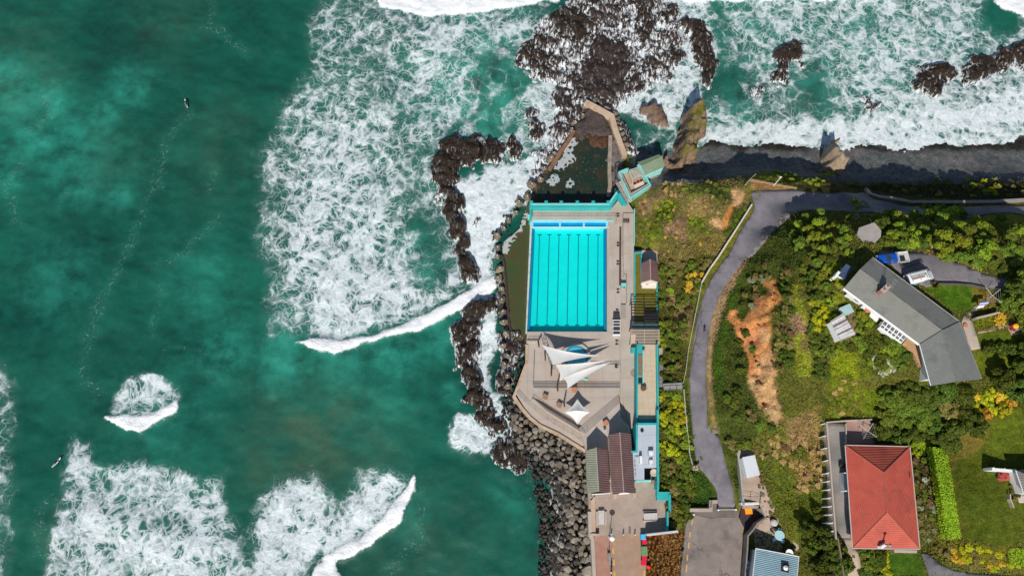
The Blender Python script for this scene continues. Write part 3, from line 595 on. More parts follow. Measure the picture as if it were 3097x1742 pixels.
# ------------------------------------------------------------------ HILLSIDE TERRAIN
N_ = lambda *p: list(p)
OLIVE=(.125,.13,.026); TAN=(.36,.25,.10); PINKT=(.28,.18,.105); EARTH=(.62,.27,.11); EARTH2=(.62,.37,.21); LAWN=(.088,.112,.014); LAWN2=(.12,.145,.014); DRYL=(.20,.145,.035)
VERGE=(.15,.15,.022); GRN=(.06,.10,.014); DKV=(.03,.045,.012); GRAVEL=(.33,.225,.135); STONE=(.10,.09,.088); WET=(.035,.032,.032); PEB=(.135,.138,.165); CONC=(.36,.32,.28); LIME=(.21,.25,.014)
ZONES = [ # polygon, colour, soft px
 ([(1900,380),(3300,300),(3300,545),(2700,560),(2400,540),(2240,535),(2000,575),(1900,560)], PEB, 12),
 ([(1900,360),(2150,400),(2500,425),(2750,440),(3300,400),(3300,445),(2850,458),(2500,452),(2250,455),(2140,440),(1900,450)], WET, 10),
 ([(1930,575),(2030,560),(2120,548),(2240,548),(2280,600),(2270,660),(2180,770),(2110,860),(1990,860),(1930,800)], (.20,.165,.055), 14),
 (q('Z5', (660,880),(820,800),(900,740),(960,760),(880,900),(840,1000),(700,1020)), PINKT, 12),
 (q('Z5', (840,900),(1000,780),(1070,880),(1040,1000),(900,1060),(820,1000)), (.11,.13,.012), 14),
 (q('Z5', (1180,650),(1420,600),(1690,700),(1660,850),(1560,850),(1400,760),(1200,740)), (.055,.075,.02), 16),
 (q('Z5', (1220,780),(1450,780),(1420,960),(1330,1050),(1240,960)), TAN, 16),
 (q('Z5', (1210,1010),(1380,1000),(1420,1150),(1350,1230),(1220,1180)), (.09,.12,.015), 14),
 (q('Z5', (640,1060),(900,1040),(920,1180),(800,1330),(640,1330)), (.10,.12,.018), 16),
 (q('Z5', (1260,1200),(1540,1180),(1600,1300),(1400,1449),(1200,1449)), (.22,.17,.05), 16),
 (q('Z5', (920,1050),(1200,1000),(1210,1170),(1150,1280),(1050,1220),(920,1150)), PINKT, 10),
 (q('Z5', (1660,680),(1760,690),(1825,760),(1800,850),(1720,910),(1680,900),(1700,800),(1690,740)), EARTH2, 5),
 (q('Z5', (1640,890),(1710,890),(1660,1000),(1610,1120),(1560,1130),(1560,1060)), (.60,.235,.085), 5),
 (q('Z5', (1455,1010),(1540,1000),(1560,1060),(1560,1130),(1500,1110),(1450,1060)), EARTH2, 5),
 (q('Z5', (1690,900),(1800,860),(1880,880),(1700,1180),(1600,1200),(1640,1080)), (.055,.075,.015), 8),
 ([(1995,860),(2120,770),(2170,780),(2100,900),(2072,1000),(2058,1150),(2066,1300),(2080,1420),(2094,1560),(1990,1560)], (.105,.105,.024), 8),
 (q('Y3', (640,560),(780,600),(880,780),(870,960),(760,1000),(640,760)), (.30,.20,.09), 12),
 (q('Y3', (1260,0),(1360,0),(1230,170),(1100,330),(1000,560),(920,900),(860,1160),(850,1449),(790,1449),(830,1140),(880,860),(940,580),(975,420)), VERGE, 5),
 (q('Z5', (1890,880),(1930,900),(1900,980),(1620,1449),(1510,1449)), VERGE, 5),
 ([(2058,1150),(2084,1150),(2092,1300),(2110,1400),(2090,1410),(2072,1280)], (.06,.095,.015), 4),
 (q('X1', (290,450),(400,470),(500,610),(510,660),(470,800),(300,800),(310,620)), (.05,.10,.015), 4),
 (q('Z5', (1870,610),(2320,690),(2320,760),(1890,720)), (.36,.20,.10), 5),
 (q('T1', (170,900),(240,740),(620,740),(1000,760),(1200,960),(1000,1000)), (.12,.13,.02), 6),
 # right hand verge of the path
 ([(2345,640),(2290,700),(2235,770),(2180,850),(2150,950),(2136,1050),(2136,1150),(2148,1250),(2168,1320),(2175,1310),(2156,1250),(2150,1150),(2156,1050),(2178,960),(2215,870),(2260,790),(2330,700),(2400,630)], GRAVEL, 5),
 ([(2400,640),(2330,705),(2262,795),(2217,875),(2180,962),(2158,1055),(2154,1150),(2162,1250),(2180,1330),(2215,1460),(2226,1525),(2240,1525),(2240,1400),(2300,1300),(2310,1000),(2420,800),(2480,650)], (.07,.09,.018), 6),
 ([(2230,860),(2250,830),(2210,960),(2190,1050),(2185,1180),(2165,1200),(2165,1080),(2190,960)], (.06,.115,.014), 8),
 # erosion gully
 (q('Y4', (170,740),(230,630),(300,640),(270,700),(380,770),(400,740),(620,480),(700,470),(690,380),(620,320),(650,260),(780,280),(820,400),(880,540),(770,580),(740,760),(740,880),(720,1000),(720,1100),(760,1200),(790,1300),(800,1449),(420,1449),(460,1290),(440,1200),(400,1050),(300,930),(240,790)), EARTH, 5),
 (q('Y4', (560,480),(700,560),(640,700),(480,720)), (.46,.20,.10), 10),
 (q('Y4', (420,880),(560,900),(600,1100),(470,1130)), (.47,.22,.12), 10),
 (q('Y4', (600,760),(720,900),(720,1040),(640,1060),(580,980),(590,860)), EARTH2, 6),
 (q('Y4', (560,1150),(720,1120),(780,1300),(800,1449),(540,1449)), EARTH2, 8),
 ([(2262,1130),(2330,1120),(2350,1190),(2365,1270),(2340,1290),(2310,1240),(2280,1200),(2262,1180)], EARTH2, 9),
 ([(2340,1260),(2385,1260),(2400,1300),(2385,1335),(2355,1330)], (.52,.25,.16), 5),
 # strip of grass with bare earth
 (q('Y4', (1000,330),(1080,330),(1110,580),(1180,700),(1190,1000),(1220,1160),(1260,1449),(1040,1449),(1020,1150),(980,930),(990,600)), (.26,.29,.03), 7),
 (q('Y4', (950,690),(1080,690),(1170,800),(1180,900),(960,900)), (.30,.20,.12), 8),
 (q('Y4', (1060,960),(1190,920),(1220,1150),(1100,1120)), (.26,.19,.07), 10),
 # vegetable plots and garden
 (q('Y4', (1420,1160),(1760,1160),(1830,1449),(1460,1449)), LIME, 10),
 ([(2500,1140),(2600,1140),(2600,1262),(2505,1262)], (.14,.16,.016), 8),
 (q('X2', (430,0),(590,0),(600,150),(540,190),(440,200)), (.13,.17,.013), 4),
 (q('Y4', (1830,1150),(1950,1150),(1930,1449),(1850,1449)), (.13,.16,.013), 4),
 (q('Y4', (1650,690),(1770,700),(1780,1000),(1740,1010)), (.25,.17,.12), 4),
 (q('Y5', (100,400),(170,400),(170,560),(110,600)), (.30,.22,.13), 4),
 # lawns by the grey house
 (q('Y5', (900,80),(1200,80),(1700,270),(1700,310),(1400,190),(1000,80)), (.32,.21,.06), 5),
 (q('Y5', (1080,470),(1250,430),(1500,430),(1680,480),(1720,560),(1560,740),(1480,720),(1380,730)), (.075,.15,.012), 4),
 (q('Y5', (1590,470),(1850,520),(1860,640),(1700,740),(1640,720),(1640,620),(1580,560)), (.24,.17,.035), 8),
 (q('Y5', (1600,820),(1860,750),(1960,780),(1960,880),(1630,940)), (.15,.17,.016), 6),
 (q('Y5', (1590,1150),(1690,1140),(1640,960),(1960,930),(2163,960),(2163,1449),(1680,1449)), (.12,.15,.016), 5),
 # lawn right of the hedge
 (q('X2', (1040,450),(1380,260),(1694,120),(1694,1180),(1520,1230),(1180,1150),(1060,620)), LAWN, 6),
 (q('X2', (1040,440),(1380,260),(1430,330),(1330,480),(1180,560),(1070,600)), DRYL, 14),
 (q('X2', (1060,600),(1160,580),(1130,800),(1220,1100),(1180,1150),(1120,900)), (.17,.14,.03), 12),
 (q('X2', (1450,200),(1694,140),(1694,480),(1380,520)), (.11,.145,.016), 20),
 (q('X2', (600,1270),(880,1270),(930,1449),(600,1449)), (.05,.11,.012), 4),
 (q('X2', (940,1240),(1040,1180),(1520,1240),(1694,1320),(1694,1400),(1300,1380),(1000,1290)), (.17,.15,.016), 8),
 (q('X2', (820,480),(950,480),(1010,800),(1010,1150),(940,1240),(880,1080),(860,800)), (.085,.085,.022), 6),
 # dry grassy slope under the drive
 ([(2290,1370),(2380,1230),(2490,1260),(2500,1500),(2420,1640),(2330,1500)], (.125,.145,.02), 12),
 ([(2345,1340),(2480,1230),(2492,1440),(2420,1480),(2400,1400)], (.33,.225,.075), 16),
 ([(2360,1270),(2450,1240),(2470,1330),(2380,1370)], (.24,.17,.07), 14),
 ([(1957,1620),(2072,1602),(2060,1680),(2054,1770),(1957,1770)], (.27,.14,.05), 4),
 # coast strip in front of the path
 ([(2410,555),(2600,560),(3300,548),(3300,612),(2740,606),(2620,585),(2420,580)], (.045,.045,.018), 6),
]
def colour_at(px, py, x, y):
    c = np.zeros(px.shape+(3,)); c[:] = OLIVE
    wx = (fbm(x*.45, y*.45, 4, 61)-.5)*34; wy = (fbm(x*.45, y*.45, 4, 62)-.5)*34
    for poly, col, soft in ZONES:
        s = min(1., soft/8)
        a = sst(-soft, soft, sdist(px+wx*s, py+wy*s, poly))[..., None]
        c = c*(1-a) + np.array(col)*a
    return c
def terrain_mat():
    t = NT('hillside_ground'); p = t.pos(); at = t.n('ShaderNodeAttribute', attribute_name='col')
    n1 = t.noise(p, .7, 6, .7).outputs[0]; n2 = t.noise(p, 3.2, 5, .75).outputs[0]; n3 = t.noise(p, .18, 4, .6).outputs[0]
    col = t.mix(1., at.outputs['Color'], t.mix(t.rng(n1, .32, .68), (.55,.60,.55), (1.45,1.38,1.25)), 'MULTIPLY')
    col = t.mix(1., col, t.mix(t.rng(n2, .3, .7), (.5,.52,.5), (1.5,1.48,1.4)), 'MULTIPLY')
    col = t.mix(1., col, t.mix(t.rng(n3, .35, .65), (.85,.95,.9), (1.15,1.05,1.0)), 'MULTIPLY')
    t.bsdf(col, .95, .05, t.bump(t.math('ADD', n1, n2), .8, .35)); return t.m
def build_terrain():
    xs = np.concatenate([np.arange(14, 150, .55), 150+np.cumsum(.55*1.3**np.arange(1, 26))]); ys = np.concatenate([-45-np.cumsum(.55*1.35**np.arange(1, 20))[::-1], np.arange(-45, 101, .55)])
    xs = xs[xs < 420]; ys = ys[ys > -260]
    X, Y = np.meshgrid(xs, ys); Z = H(X, Y); px, py = PROJ(X, Y, Z)
    beach = sst(2.6, .3, Z); Z = Z + beach*(fbm(X*1.6, Y*1.6, 3, 71)-.5)*.5
    inpad = np.full(X.shape, False)
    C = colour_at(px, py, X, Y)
    ny, nx = X.shape; i = np.arange((ny-1)*(nx-1)); r, c = i//(nx-1), i % (nx-1); a = r*nx+c
    # sink ground under the deck and plaza
    sink = np.maximum(sst(-6, 6, sdist(px, py, [(1500,560),(1900,560),(1915,640),(1915,750),(1990,770),(1992,1480),(2030,1495),(2030,1605),(1955,1622),(1958,1760),(1500,1760)])), 0)
    for pl in (q('X1', (262,830),(300,780),(470,735),(540,730),(550,790),(730,790),(760,880),(800,990),(790,1400),(760,1560),(165,1560),(190,1200)), q('S5', (130,1060),(440,1050),(600,1215),(420,1350),(300,1470),(190,1470),(90,1240))):
        s2 = sst(-5, 3, sdist(px, py, pl)); Z = Z*(1-s2) + np.minimum(Z, 4.2)*s2; Z = Z - sink*np.maximum(0, Z-1.0)
    V = np.stack([X, Y, Z], -1).reshape(-1,3); faces = np.stack([a, a+1, a+nx+1, a+nx], 1)
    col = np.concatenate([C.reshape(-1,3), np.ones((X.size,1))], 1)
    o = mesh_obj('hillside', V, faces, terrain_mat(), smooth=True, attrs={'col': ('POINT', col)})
    tag(o, 'steep coastal hillside with dry grass, earth gully and pebble beach', 'hillside', kind='structure')
build_terrain()
# draped sheets -----------------------------------------------------
def drape(name, pts, mat, dz=.06, step=1.0, zf=None, label=None, cat=None, skirt=.5, kind='structure', w=None):
    """pts: native pixel outline (or world xy in w); sheet follows the ground"""
    w = w or [GP(*p) for p in pts]
    bm = bmesh.new(); f = bm.faces.new([bm.verts.new((a.x, a.y, 0)) for a in w]); bm.normal_update()
    if f.normal.z < 0: f.normal_flip()
    for ax, lo, hi in ((0, min(a.x for a in w), max(a.x for a in w)), (1, min(a.y for a in w), max(a.y for a in w))):
        s = lo+step*.5
        while s < hi:
            co = [0,0,0]; no = [0,0,0]; co[ax] = s; no[ax] = 1
            bmesh.ops.bisect_plane(bm, geom=bm.verts[:]+bm.edges[:]+bm.faces[:], plane_co=co, plane_no=no); s += step
    bmesh.ops.triangulate(bm, faces=[f for f in bm.faces if len(f.verts) > 4])
    x = np.array([v.co.x for v in bm.verts]); y = np.array([v.co.y for v in bm.verts])
    z = (zf(x, y) if zf else H(x, y)) + dz
    for v, a in zip(bm.verts, z): v.co.z = a
    be = [e for e in bm.edges if e.is_boundary]
    r = bmesh.ops.extrude_edge_only(bm, edges=be)
    for v in r['geom']:
        if isinstance(v, bmesh.types.BMVert): v.co.z -= skirt
    c = Vector((x.mean(), y.mean(), z.min()))
    for v in bm.verts: v.co -= c
    bmesh.ops.recalc_face_normals(bm, faces=bm.faces[:])
    me = bpy.data.meshes.new(name); bm.to_mesh(me); bm.free(); me.materials.append(mat)
    if sum(p.normal.z*p.area for p in me.polygons) < 0: me.flip_normals()
    for p in me.polygons: p.use_smooth = abs(p.normal.z) > .5
    o = bpy.data.objects.new(name, me); COL.objects.link(o); o.location = c
    return tag(o, label, cat, kind=kind)
ASPH = M('asphalt', (.19,.175,.195), (.25,.23,.25), .5, .9, .25, 9., c3=(.12,.11,.12), c3s=.11, c3a=.8, grain=.55, crack=.5)
ASPH2 = M('worn_asphalt', (.25,.205,.18), (.32,.265,.235), .35, .9, .2, 9., c3=(.15,.125,.115), c3s=.3, c3a=.75, grain=.4, crack=.6)
DRIVE = M('drive_asphalt', (.19,.175,.185), (.26,.235,.235), .6, .9, .2, 9., c3=(.12,.11,.12), c3s=.3, grain=.5)
CONCM = M('concrete', (.455,.385,.325), (.53,.455,.39), .25, .85, .12, 7., c3=(.42,.30,.22), c3s=.12, c3a=.55, grain=.25, grid=(4.2,4.2,0.03,.012,.35))
CONCP = M('pale_concrete', (.46,.38,.31), (.53,.45,.37), .4, .85, .1, 7., c3=(.33,.26,.21), c3s=.2, c3a=.5, grain=.25)
CONCW = M('pool_wall_concrete', (.45,.33,.23), (.56,.43,.31), .6, .85, .3, 5., c3=(.35,.19,.10), c3s=.5, c3a=.7)
PLAZA = M('plaza_paving', (.40,.31,.25), (.47,.375,.31), .5, .9, .12, 9., c3=(.27,.20,.16), c3s=.22, c3a=.5, grain=.45)
BRICK = M('red_brick_paving', (.40,.20,.145), (.47,.255,.19), .8, .9, .15, 9., c3=(.42,.27,.19), c3s=.12, c3a=.7, grain=.35)
BRICK2 = M('brown_brick_paving', (.40,.25,.165), (.47,.31,.21), .8, .9, .15, 9., c3=(.36,.25,.19), c3s=.12, c3a=.7, grain=.35)
TEAL = M('turquoise_paint', (.03,.36,.36), (.045,.45,.44), .5, .6, .1, 4., c3=(.03,.25,.26), c3a=.4)
AQUA = M('pale_aqua_paint', (.20,.58,.54), (.27,.66,.61), .5, .6, .1, 4., c3=(.2,.45,.42), c3a=.4)
WHITE = M('white_paint', (.78,.78,.77), (.84,.84,.82), 1., .6)
CANVAS = M('white_canvas', (.74,.725,.69), (.80,.785,.75), .6, .85, .1, 4., c3=(.62,.59,.53), c3s=.5, c3a=.4)
DARKM = M('dark_metal', (.02,.02,.022), (.035,.034,.036), 2., .5)
STEEL = M('galvanised_steel', (.25,.235,.22), (.34,.32,.30), 2., .45, spec=.5)
TIMBER = M('brown_timber', (.30,.17,.105), (.38,.23,.145), 2., .8, stripe=(1,0,3.5,.35))
TIMBER_O = M('orange_timber', (.48,.20,.10), (.55,.26,.14), 2., .8, stripe=(1,0,3.5,.3))
YEL = M('yellow_road_paint', (.62,.36,.06), (.68,.43,.10), 2., .8, c3=(.42,.28,.14), c3s=2., c3a=.6)
# ------------------------------------------------------------------ PATH AND ROADS
def ribbon(c, wl, wr):
    l = []; r = []
    for i, a in enumerate(c):
        d = ((c[min(i+1,len(c)-1)]-c[max(i-1,0)])*Vector((1,1,0))).normalized(); n = Vector((-d.y, d.x, 0))
        l.append(a+n*wl[i]); r.append(a-n*wr[i])
    return l + r[::-1]
drape('clifftop_path', q('X1', (540,790),(520,650),(505,600),(400,470),(360,430),(325,340),(305,200),(288,0)) + q('T5', (220,640),(222,480),(215,420),(235,250),(270,100),(285,0)) + q('Y3', (870,1200),(915,900),(970,680),(1020,510),(1120,330),(1230,170),(1400,0)) + q('Z5', (1640,1430),(1760,1180),(1900,960),(1925,900),(1890,730)) + [(2390,576),(2450,584),(2520,588),(2610,584),(2640,604),(2760,628),(3150,622),(3150,652),(2800,652),(2640,645),(2500,640),(2430,640)] + [(2395,650),(2340,700),(2277,775)] + q('Y3', (1449,170),(1290,380),(1180,560),(1100,780),(1060,1000),(1030,1250)) + q('T5', (345,420),(350,560),(352,700),(355,819)) + q('X1', (445,0),(470,80),(540,110),(560,180),(600,340),(640,480),(680,620),(690,740),(700,790)), ASPH, .2, 1.1, label='grey asphalt path curving up the cliff', cat='path')
ZR = 4.62
def plate(name, pts, z0, z1, mat, label, cat, kind='structure', group=None):
    b = MB().prism([P(x, y, z1) for x, y in pts], z0); return tag(solo(b, name, mat, label, cat, group), kind=kind)
plate('road', q('X1', (270,880),(330,870),(480,905),(540,890),(690,890),(730,880),(750,920),(785,990),(770,1050),(765,1200),(750,1400),(740,1540),(175,1540),(195,1300),(215,1100),(235,960)), 3.5, ZR, ASPH2, 'worn asphalt road end with yellow dashes', 'road')
plate('footway', q('X1', (272,832),(475,832),(478,760),(535,735),(540,790),(700,790),(730,830),(735,880),(690,888),(540,888),(480,903),(330,868),(270,878)), 3.5, ZR+.10, M('dark_patched_asphalt', (.17,.14,.125), (.23,.19,.17), .6, .9, .2, grain=.4), 'dark asphalt apron before the path gate', 'pavement')
for i, (a, b) in enumerate((((300,900),(288,960)),((275,1030),(268,1080)),((262,1125),(258,1185)),((250,1245),(246,1300)),((242,1340),(237,1410)))):
    pa, pb = L('X1', (a, b), ZR+.006); d = (pb-pa).normalized(); n = Vector((-d.y, d.x, 0))*.13
    tag(MB().face([pa-n, pa+n, pb+n, pb-n] if (pb-pa).cross(n).z < 0 else [pa+n, pa-n, pb-n, pb+n]).build('road_marking', YEL, loc=None), None, None, kind='structure')
plate('plaza', [(1773,1364),(1902,1364),(1990,1440),(1990,1486),(2026,1490),(2024,1604),(1956,1617),(1784,1619)], 0, 4.6, PLAZA, 'beige paved forecourt south of the pool buildings', 'paving')
plate('promenade', q('S1', (300,330),(800,330),(830,760),(880,1300),(905,1600),(400,1600),(340,700)), 0, 4.58, BRICK, 'red brick strip of the promenade', 'paving')
plate('cycle_lane', q('S1', (802,330),(1750,330),(1740,900),(1725,1600),(907,1600),(882,1300),(832,760)), 0, 4.575, BRICK2, 'brown brick lane of the promenade', 'paving')
for a, b in (((820,400),(825,545)),((838,690),(845,840)),((860,1000),(868,1160)),((875,1310),(885,1470))):
    pa, pb = L('S1', (a, b), 4.59); w = Vector((.17,0,0))
    tag(MB().face([pb-w, pb+w, pa+w, pa-w]).build('road_marking', YEL), kind='structure')
pa, pb = L('S1', ((1690,1290),(1680,1500)), 4.59); w = Vector((.15,0,0)); tag(MB().face([pb-w, pb+w, pa+w, pa-w]).build('road_marking', YEL), kind='structure')
# promenade edge wall and its tan coping
solo(MB().wall(L('S1', [(212,-300),(232,330),(285,440),(310,900),(345,1600)], 5.1), .75, 1., 5.1), 'promenade_wall', CONCP, 'low tan wall along the seaward edge of the brick promenade', 'wall')
solo(MB().wall(L('S1', [(305,350),(335,700),(370,1600)], 4.9), .35, 4.5, 4.85), 'kerb', CONCP, 'thin pale kerb just inside the promenade wall', 'kerb')
solo(MB().wall(L('S1', [(222,325),(460,322)], 5.1), .5, 4.4, 5.3), 'low_wall', CONCP, 'short pale wall stub at the promenade corner', 'wall')
solo(MB().prism(L('S2', [(190,540),(285,440),(300,1130),(300,1250),(215,1255),(205,1130)], 5.0), 4.5), 'concrete_bench', M('tan_bench', (.48,.33,.23), (.54,.39,.28), .8), 'long tan concrete ledge beside the green roofed pavilion', 'bench')
plate('lawn', q('X2', (600,1268),(880,1268),(935,1500),(600,1500)), 10, 18.0, M('lawn_grass', (.045,.10,.012), (.08,.14,.016), .6, .95, .6, 6., spec=.05), 'small green lawn south of the red roofed house', 'lawn') if False else None
drape('driveway', q('Y5', (560,70),(900,80),(1000,80),(1200,110),(1420,190),(1700,310),(1850,360),(2163,420),(2163,520),(1860,490),(1700,470),(1500,430),(1250,430),(1080,470),(800,330)), DRIVE, .07, 1.2, label='curved grey drive beside the grey roofed house', cat='driveway')
drape('terrace_paving', q('Y5', (1465,850),(1500,770),(1590,850),(1600,900),(1675,1140),(1580,1160),(1540,1080)), CONCP, .3, 1., label='concrete terrace on the east side of the grey house', cat='paving')
drape('garden_path', q('Y5', (1640,940),(1900,880),(1970,870),(2000,830),(2110,830),(2140,930),(2130,980),(2020,1000),(1980,910),(1700,970),(1640,980)), M('pink_brick', (.36,.24,.17), (.42,.29,.21), 1.5, .9, grain=.4), .07, .8, label='pinkish brick garden path to the barbecue corner', cat='path')
drape('garden_path', q('Y5', (1540,760),(1620,670),(1680,690),(1590,790)), CONCP, .07, .8, label='short concrete path to the washing line', cat='path')
drape('concrete_drive', q('X2', (152,255),(300,262),(302,420),(300,640),(330,1000),(340,1150),(225,1150),(185,700)), M('grey_concrete_drive', (.27,.245,.225), (.33,.30,.275), .5, .9, .1, grain=.5, c3=(.2,.18,.165)), .28, 1., label='grey concrete strip beside the red roofed house', cat='driveway')
drape('concrete_yard', q('X2', (245,1152),(345,1152),(365,1235),(395,1255),(440,1500),(290,1500)), M('pinkish_concrete', (.42,.31,.24), (.48,.37,.29), .5, .9, grain=.3), .09, 1., label='pinkish concrete yard south of the red roofed house', cat='paving')
drape('patio', q('X2', (305,240),(510,230),(525,330),(540,390),(530,420),(306,420)), M('pink_patio', (.36,.22,.19), (.42,.27,.23), .8, .9, grain=.4), .1, .8, label='pink paved drying yard north of the red roofed house', cat='paving')
drape('asphalt_drive', q('X2', (885,1270),(950,1275),(1040,1360),(1150,1405),(1300,1430),(1694,1449),(1694,1520),(960,1520)), M('dark_drive', (.13,.125,.135), (.18,.17,.18), .6, .9, grain=.5), .25, 1., label='dark asphalt drive by the lower edge', cat='driveway')
# ------------------------------------------------------------------ TIDAL POOL AND CHANNEL
def lagoon_mat(name, base, brown, lite):
    t = NT(name); p = t.pos(); n = t.noise(p, .28, 6, .65).outputs[0]; n2 = t.noise(p, 1.6, 6, .75).outputs[0]
    col = t.mix(t.rng(n, .42, .62), base, brown); col = t.mix(t.math('MULTIPLY', t.rng(n2, .58, .72), .8), col, lite)
    at = t.n('ShaderNodeAttribute', attribute_name='fx'); sp = t.n('ShaderNodeSeparateColor'); t.set(sp.inputs[0], at.outputs['Color'])
    wv = t.noise(p, .5, 4, .6).outputs['Color']; ad = t.n('ShaderNodeVectorMath', operation='MULTIPLY_ADD'); t.set(ad.inputs[0], wv); ad.inputs[1].default_value = (1.6,1.6,0); t.set(ad.inputs[2], p)
    v = t.n('ShaderNodeTexVoronoi', feature='DISTANCE_TO_EDGE'); t.set(v.inputs['Vector'], ad.outputs[0]); v.inputs['Scale'].default_value = .9
    d = t.math('ADD', sp.outputs[0], t.math('MULTIPLY', t.math('SUBTRACT', n2, .5), .9))
    f = t.math('MAXIMUM', t.math('MULTIPLY', t.rng(t.math('SUBTRACT', t.math('MULTIPLY', d, .4), v.outputs[0]), 0, .06), t.rng(sp.outputs[0], .1, .3)), t.rng(d, .9, 1.2), clamp=True)
    edge = sp.outputs[1]; col = t.mix(t.math('MULTIPLY', edge, t.rng(n2, .35, .6)), col, (.13,.085,.05))
    col = t.mix(t.math('MULTIPLY', f, .55), col, (.7,.75,.75)); t.bsdf(col, t.math('MULTIPLY_ADD', f, .5, .3), .35, t.bump(t.math('ADD', n2, f), .3, .2)); return t.m
def lagoon(name, pts, z, mat, label, foam=(), edge=()):
    w = [P(x, y, z) for x, y in pts]; xs = [a.x for a in w]; ys = [a.y for a in w]
    X, Y = np.meshgrid(np.arange(min(xs), max(xs)+.3, .3), np.arange(min(ys), max(ys)+.3, .3)); px, py = PROJ(X, Y, np.full(X.shape, z))
    d = sdist(px, py, pts); K = (d[:-1,:-1] > -5) & (d[1:,1:] > -5)
    fo = np.zeros(X.shape)
    wx = (fbm(X*.7, Y*.7, 4, 81)-.5)*14
    for cx, cy, r in foam: fo = np.maximum(fo, sst(1.25, .6, np.hypot(px-cx+wx, py-cy+wx)/r)*.62)
    ed = sst(14, 0, d+wx)
    r, c = np.nonzero(K); nx = X.shape[1]; a = r*nx+c; F_ = np.stack([a, a+1, a+nx+1, a+nx], 1); u, inv = np.unique(F_.ravel(), return_inverse=True)
    V = np.stack([X.ravel()[u], Y.ravel()[u], z+.05*(fbm(X*.8, Y*.8, 3, 5).ravel()[u])], 1)
    at = np.stack([fo.ravel()[u], ed.ravel()[u], np.zeros(len(u)), np.ones(len(u))], 1)
    tag(mesh_obj(name, V, inv.reshape(-1,4), mat, smooth=True, attrs={'fx': ('POINT', at)}), label, 'water', kind='structure')
lagoon('tidal_pool_water', [(1736,420),(1765,398),(1850,400),(1858,470),(1850,590),(1900,590),(1900,612),(1600,622),(1618,570),(1660,505)], 1.0, lagoon_mat('tidal_pool', (.012,.030,.020), (.038,.034,.018), (.22,.19,.17)), 'dark brown green water of the walled tidal pool',
  foam=[(1718,452,18),(1732,430,16),(1712,482,20),(1690,500,18),(1678,540,14),(1668,552,12),(1725,480,16),(1655,548,8),(1722,556,15)])
lagoon('channel_water', [(1600,618),(1606,618),(1606,640),(1604,760),(1596,900),(1594,1005),(1590,1020),(1560,1030),(1545,1000),(1537,950),(1530,870),(1520,800),(1525,740),(1545,720),(1572,700)], .9, lagoon_mat('sea_channel', (.050,.075,.026), (.072,.066,.026), (.10,.115,.05)), 'murky green channel between the boulders and the pool',
  foam=[(1575,672,16),(1585,650,12),(1560,690,20),(1545,710,24),(1530,735,20),(1530,755,14)])
rock('rock_floor', 'grey brown rock floor at the north end of the tidal pool', [(1768,330),(1800,335),(1845,355),(1858,395),(1862,470),(1848,480),(1838,410),(1790,425),(1750,432),(1742,400),(1755,360)], 1.7, rock_mat('pool_shelf_rock', (.045,.036,.035), (.095,.072,.066), (.17,.11,.06), foam=0, wet=.5), amp=.16, rim=.8, z0=1, base=.6, kind='structure')
rock('rock_floor', 'rusty brown weed bank beside the tidal pool', [(1770,418),(1800,405),(1842,398),(1846,440),(1835,462),(1800,455),(1772,436)], 1.45, rock_mat('rust_weed', (.05,.022,.010), (.13,.055,.022), (.19,.11,.08), foam=0, wet=.5), amp=.25, rim=1.6, z0=1, base=.7, kind='structure')
rock('rock_floor', 'grey stony shelf along the east side of the tidal pool', [(1838,450),(1850,395),(1868,420),(1876,470),(1868,590),(1846,590),(1840,500)], 1.7, rock_mat('grey_shelf', (.10,.085,.085), (.19,.165,.16), (.30,.24,.18), foam=0, wet=.7), amp=.2, rim=.8, z0=1, base=.6, kind='structure')
# dark shady inlet floor behind the hut is part of the hillside beach
rock('shore_bed', 'dark rubble shore under the boulder bank', [(1545,1030),(1560,1190),(1640,1280),(1775,1362),(1782,1490),(1790,1640),(1800,1780),(1630,1780),(1640,1650),(1645,1520),(1640,1430),(1600,1395),(1560,1350),(1510,1290),(1520,1240),(1530,1180),(1535,1100)], 1.5, MR_BED, amp=.35, rim=3.5, kind='structure')
# ------------------------------------------------------------------ POOL COMPLEX
DZ = 3.0
def pp(zn, *pts, z=DZ): return [P(*q(zn, p), z) for p in pts]
# deck sheets
dk = MB()
dk.prism([P(x, y, DZ) for x, y in [(1604,628),(1852,628),(1884,588),(1917,640),(1917,664),(1604,664)]], -1)
dk.prism([P(x, y, DZ) for x, y in [(1836,664),(1917,664),(1917,757),(1988,757),(1990,1003),(1836,1003)]], -1)
dk.prism([P(x, y, DZ) for x, y in [(1594.5,1003.5),(1990,1003.5),(1990,1440),(1902,1364),(1773,1364),(1690,1318),(1640,1287),(1602,1258),(1560,1190),(1590,1097),(1592,1037)]], -1)
tag(solo(dk, 'pool_deck', CONCM, 'weathered pinkish concrete deck round the swimming pool', 'deck'), kind='structure')
def slab(name, pts, z0, z1, mat, label, cat='deck'): return plate(name, pts, z0, z1, mat, label, cat)
slab('upper_walkway', [(1884,645),(1917,645),(1918,1000),(1926,1100),(1927,1300),(1912,1330),(1908,1290),(1876,1190),(1877,1060),(1880,860)], 2.5, 3.32, CONCM, 'raised concrete walkway along the east side of the pool')
for i, y in enumerate((1093.5, 1098, 1102.5)):
    slab('step', [(1779,y),(1874.5,y),(1874.5,1150),(1779,1150)], 2.9, DZ+.16*(i+1), CONCM, 'broad concrete step beside the round pool', 'step')
for i, y in enumerate((1154.5,1159,1163.5,1168,1172.5)):
    slab('step', [(1611+i*.6,y),(1875,y),(1875,1195),(1765,1291),(1730,1267),(1690,1242),(1650,1217),(1610,1200)], 2.9, DZ+.2*(i+1), CONCM, 'long concrete step below the white sails', 'step')
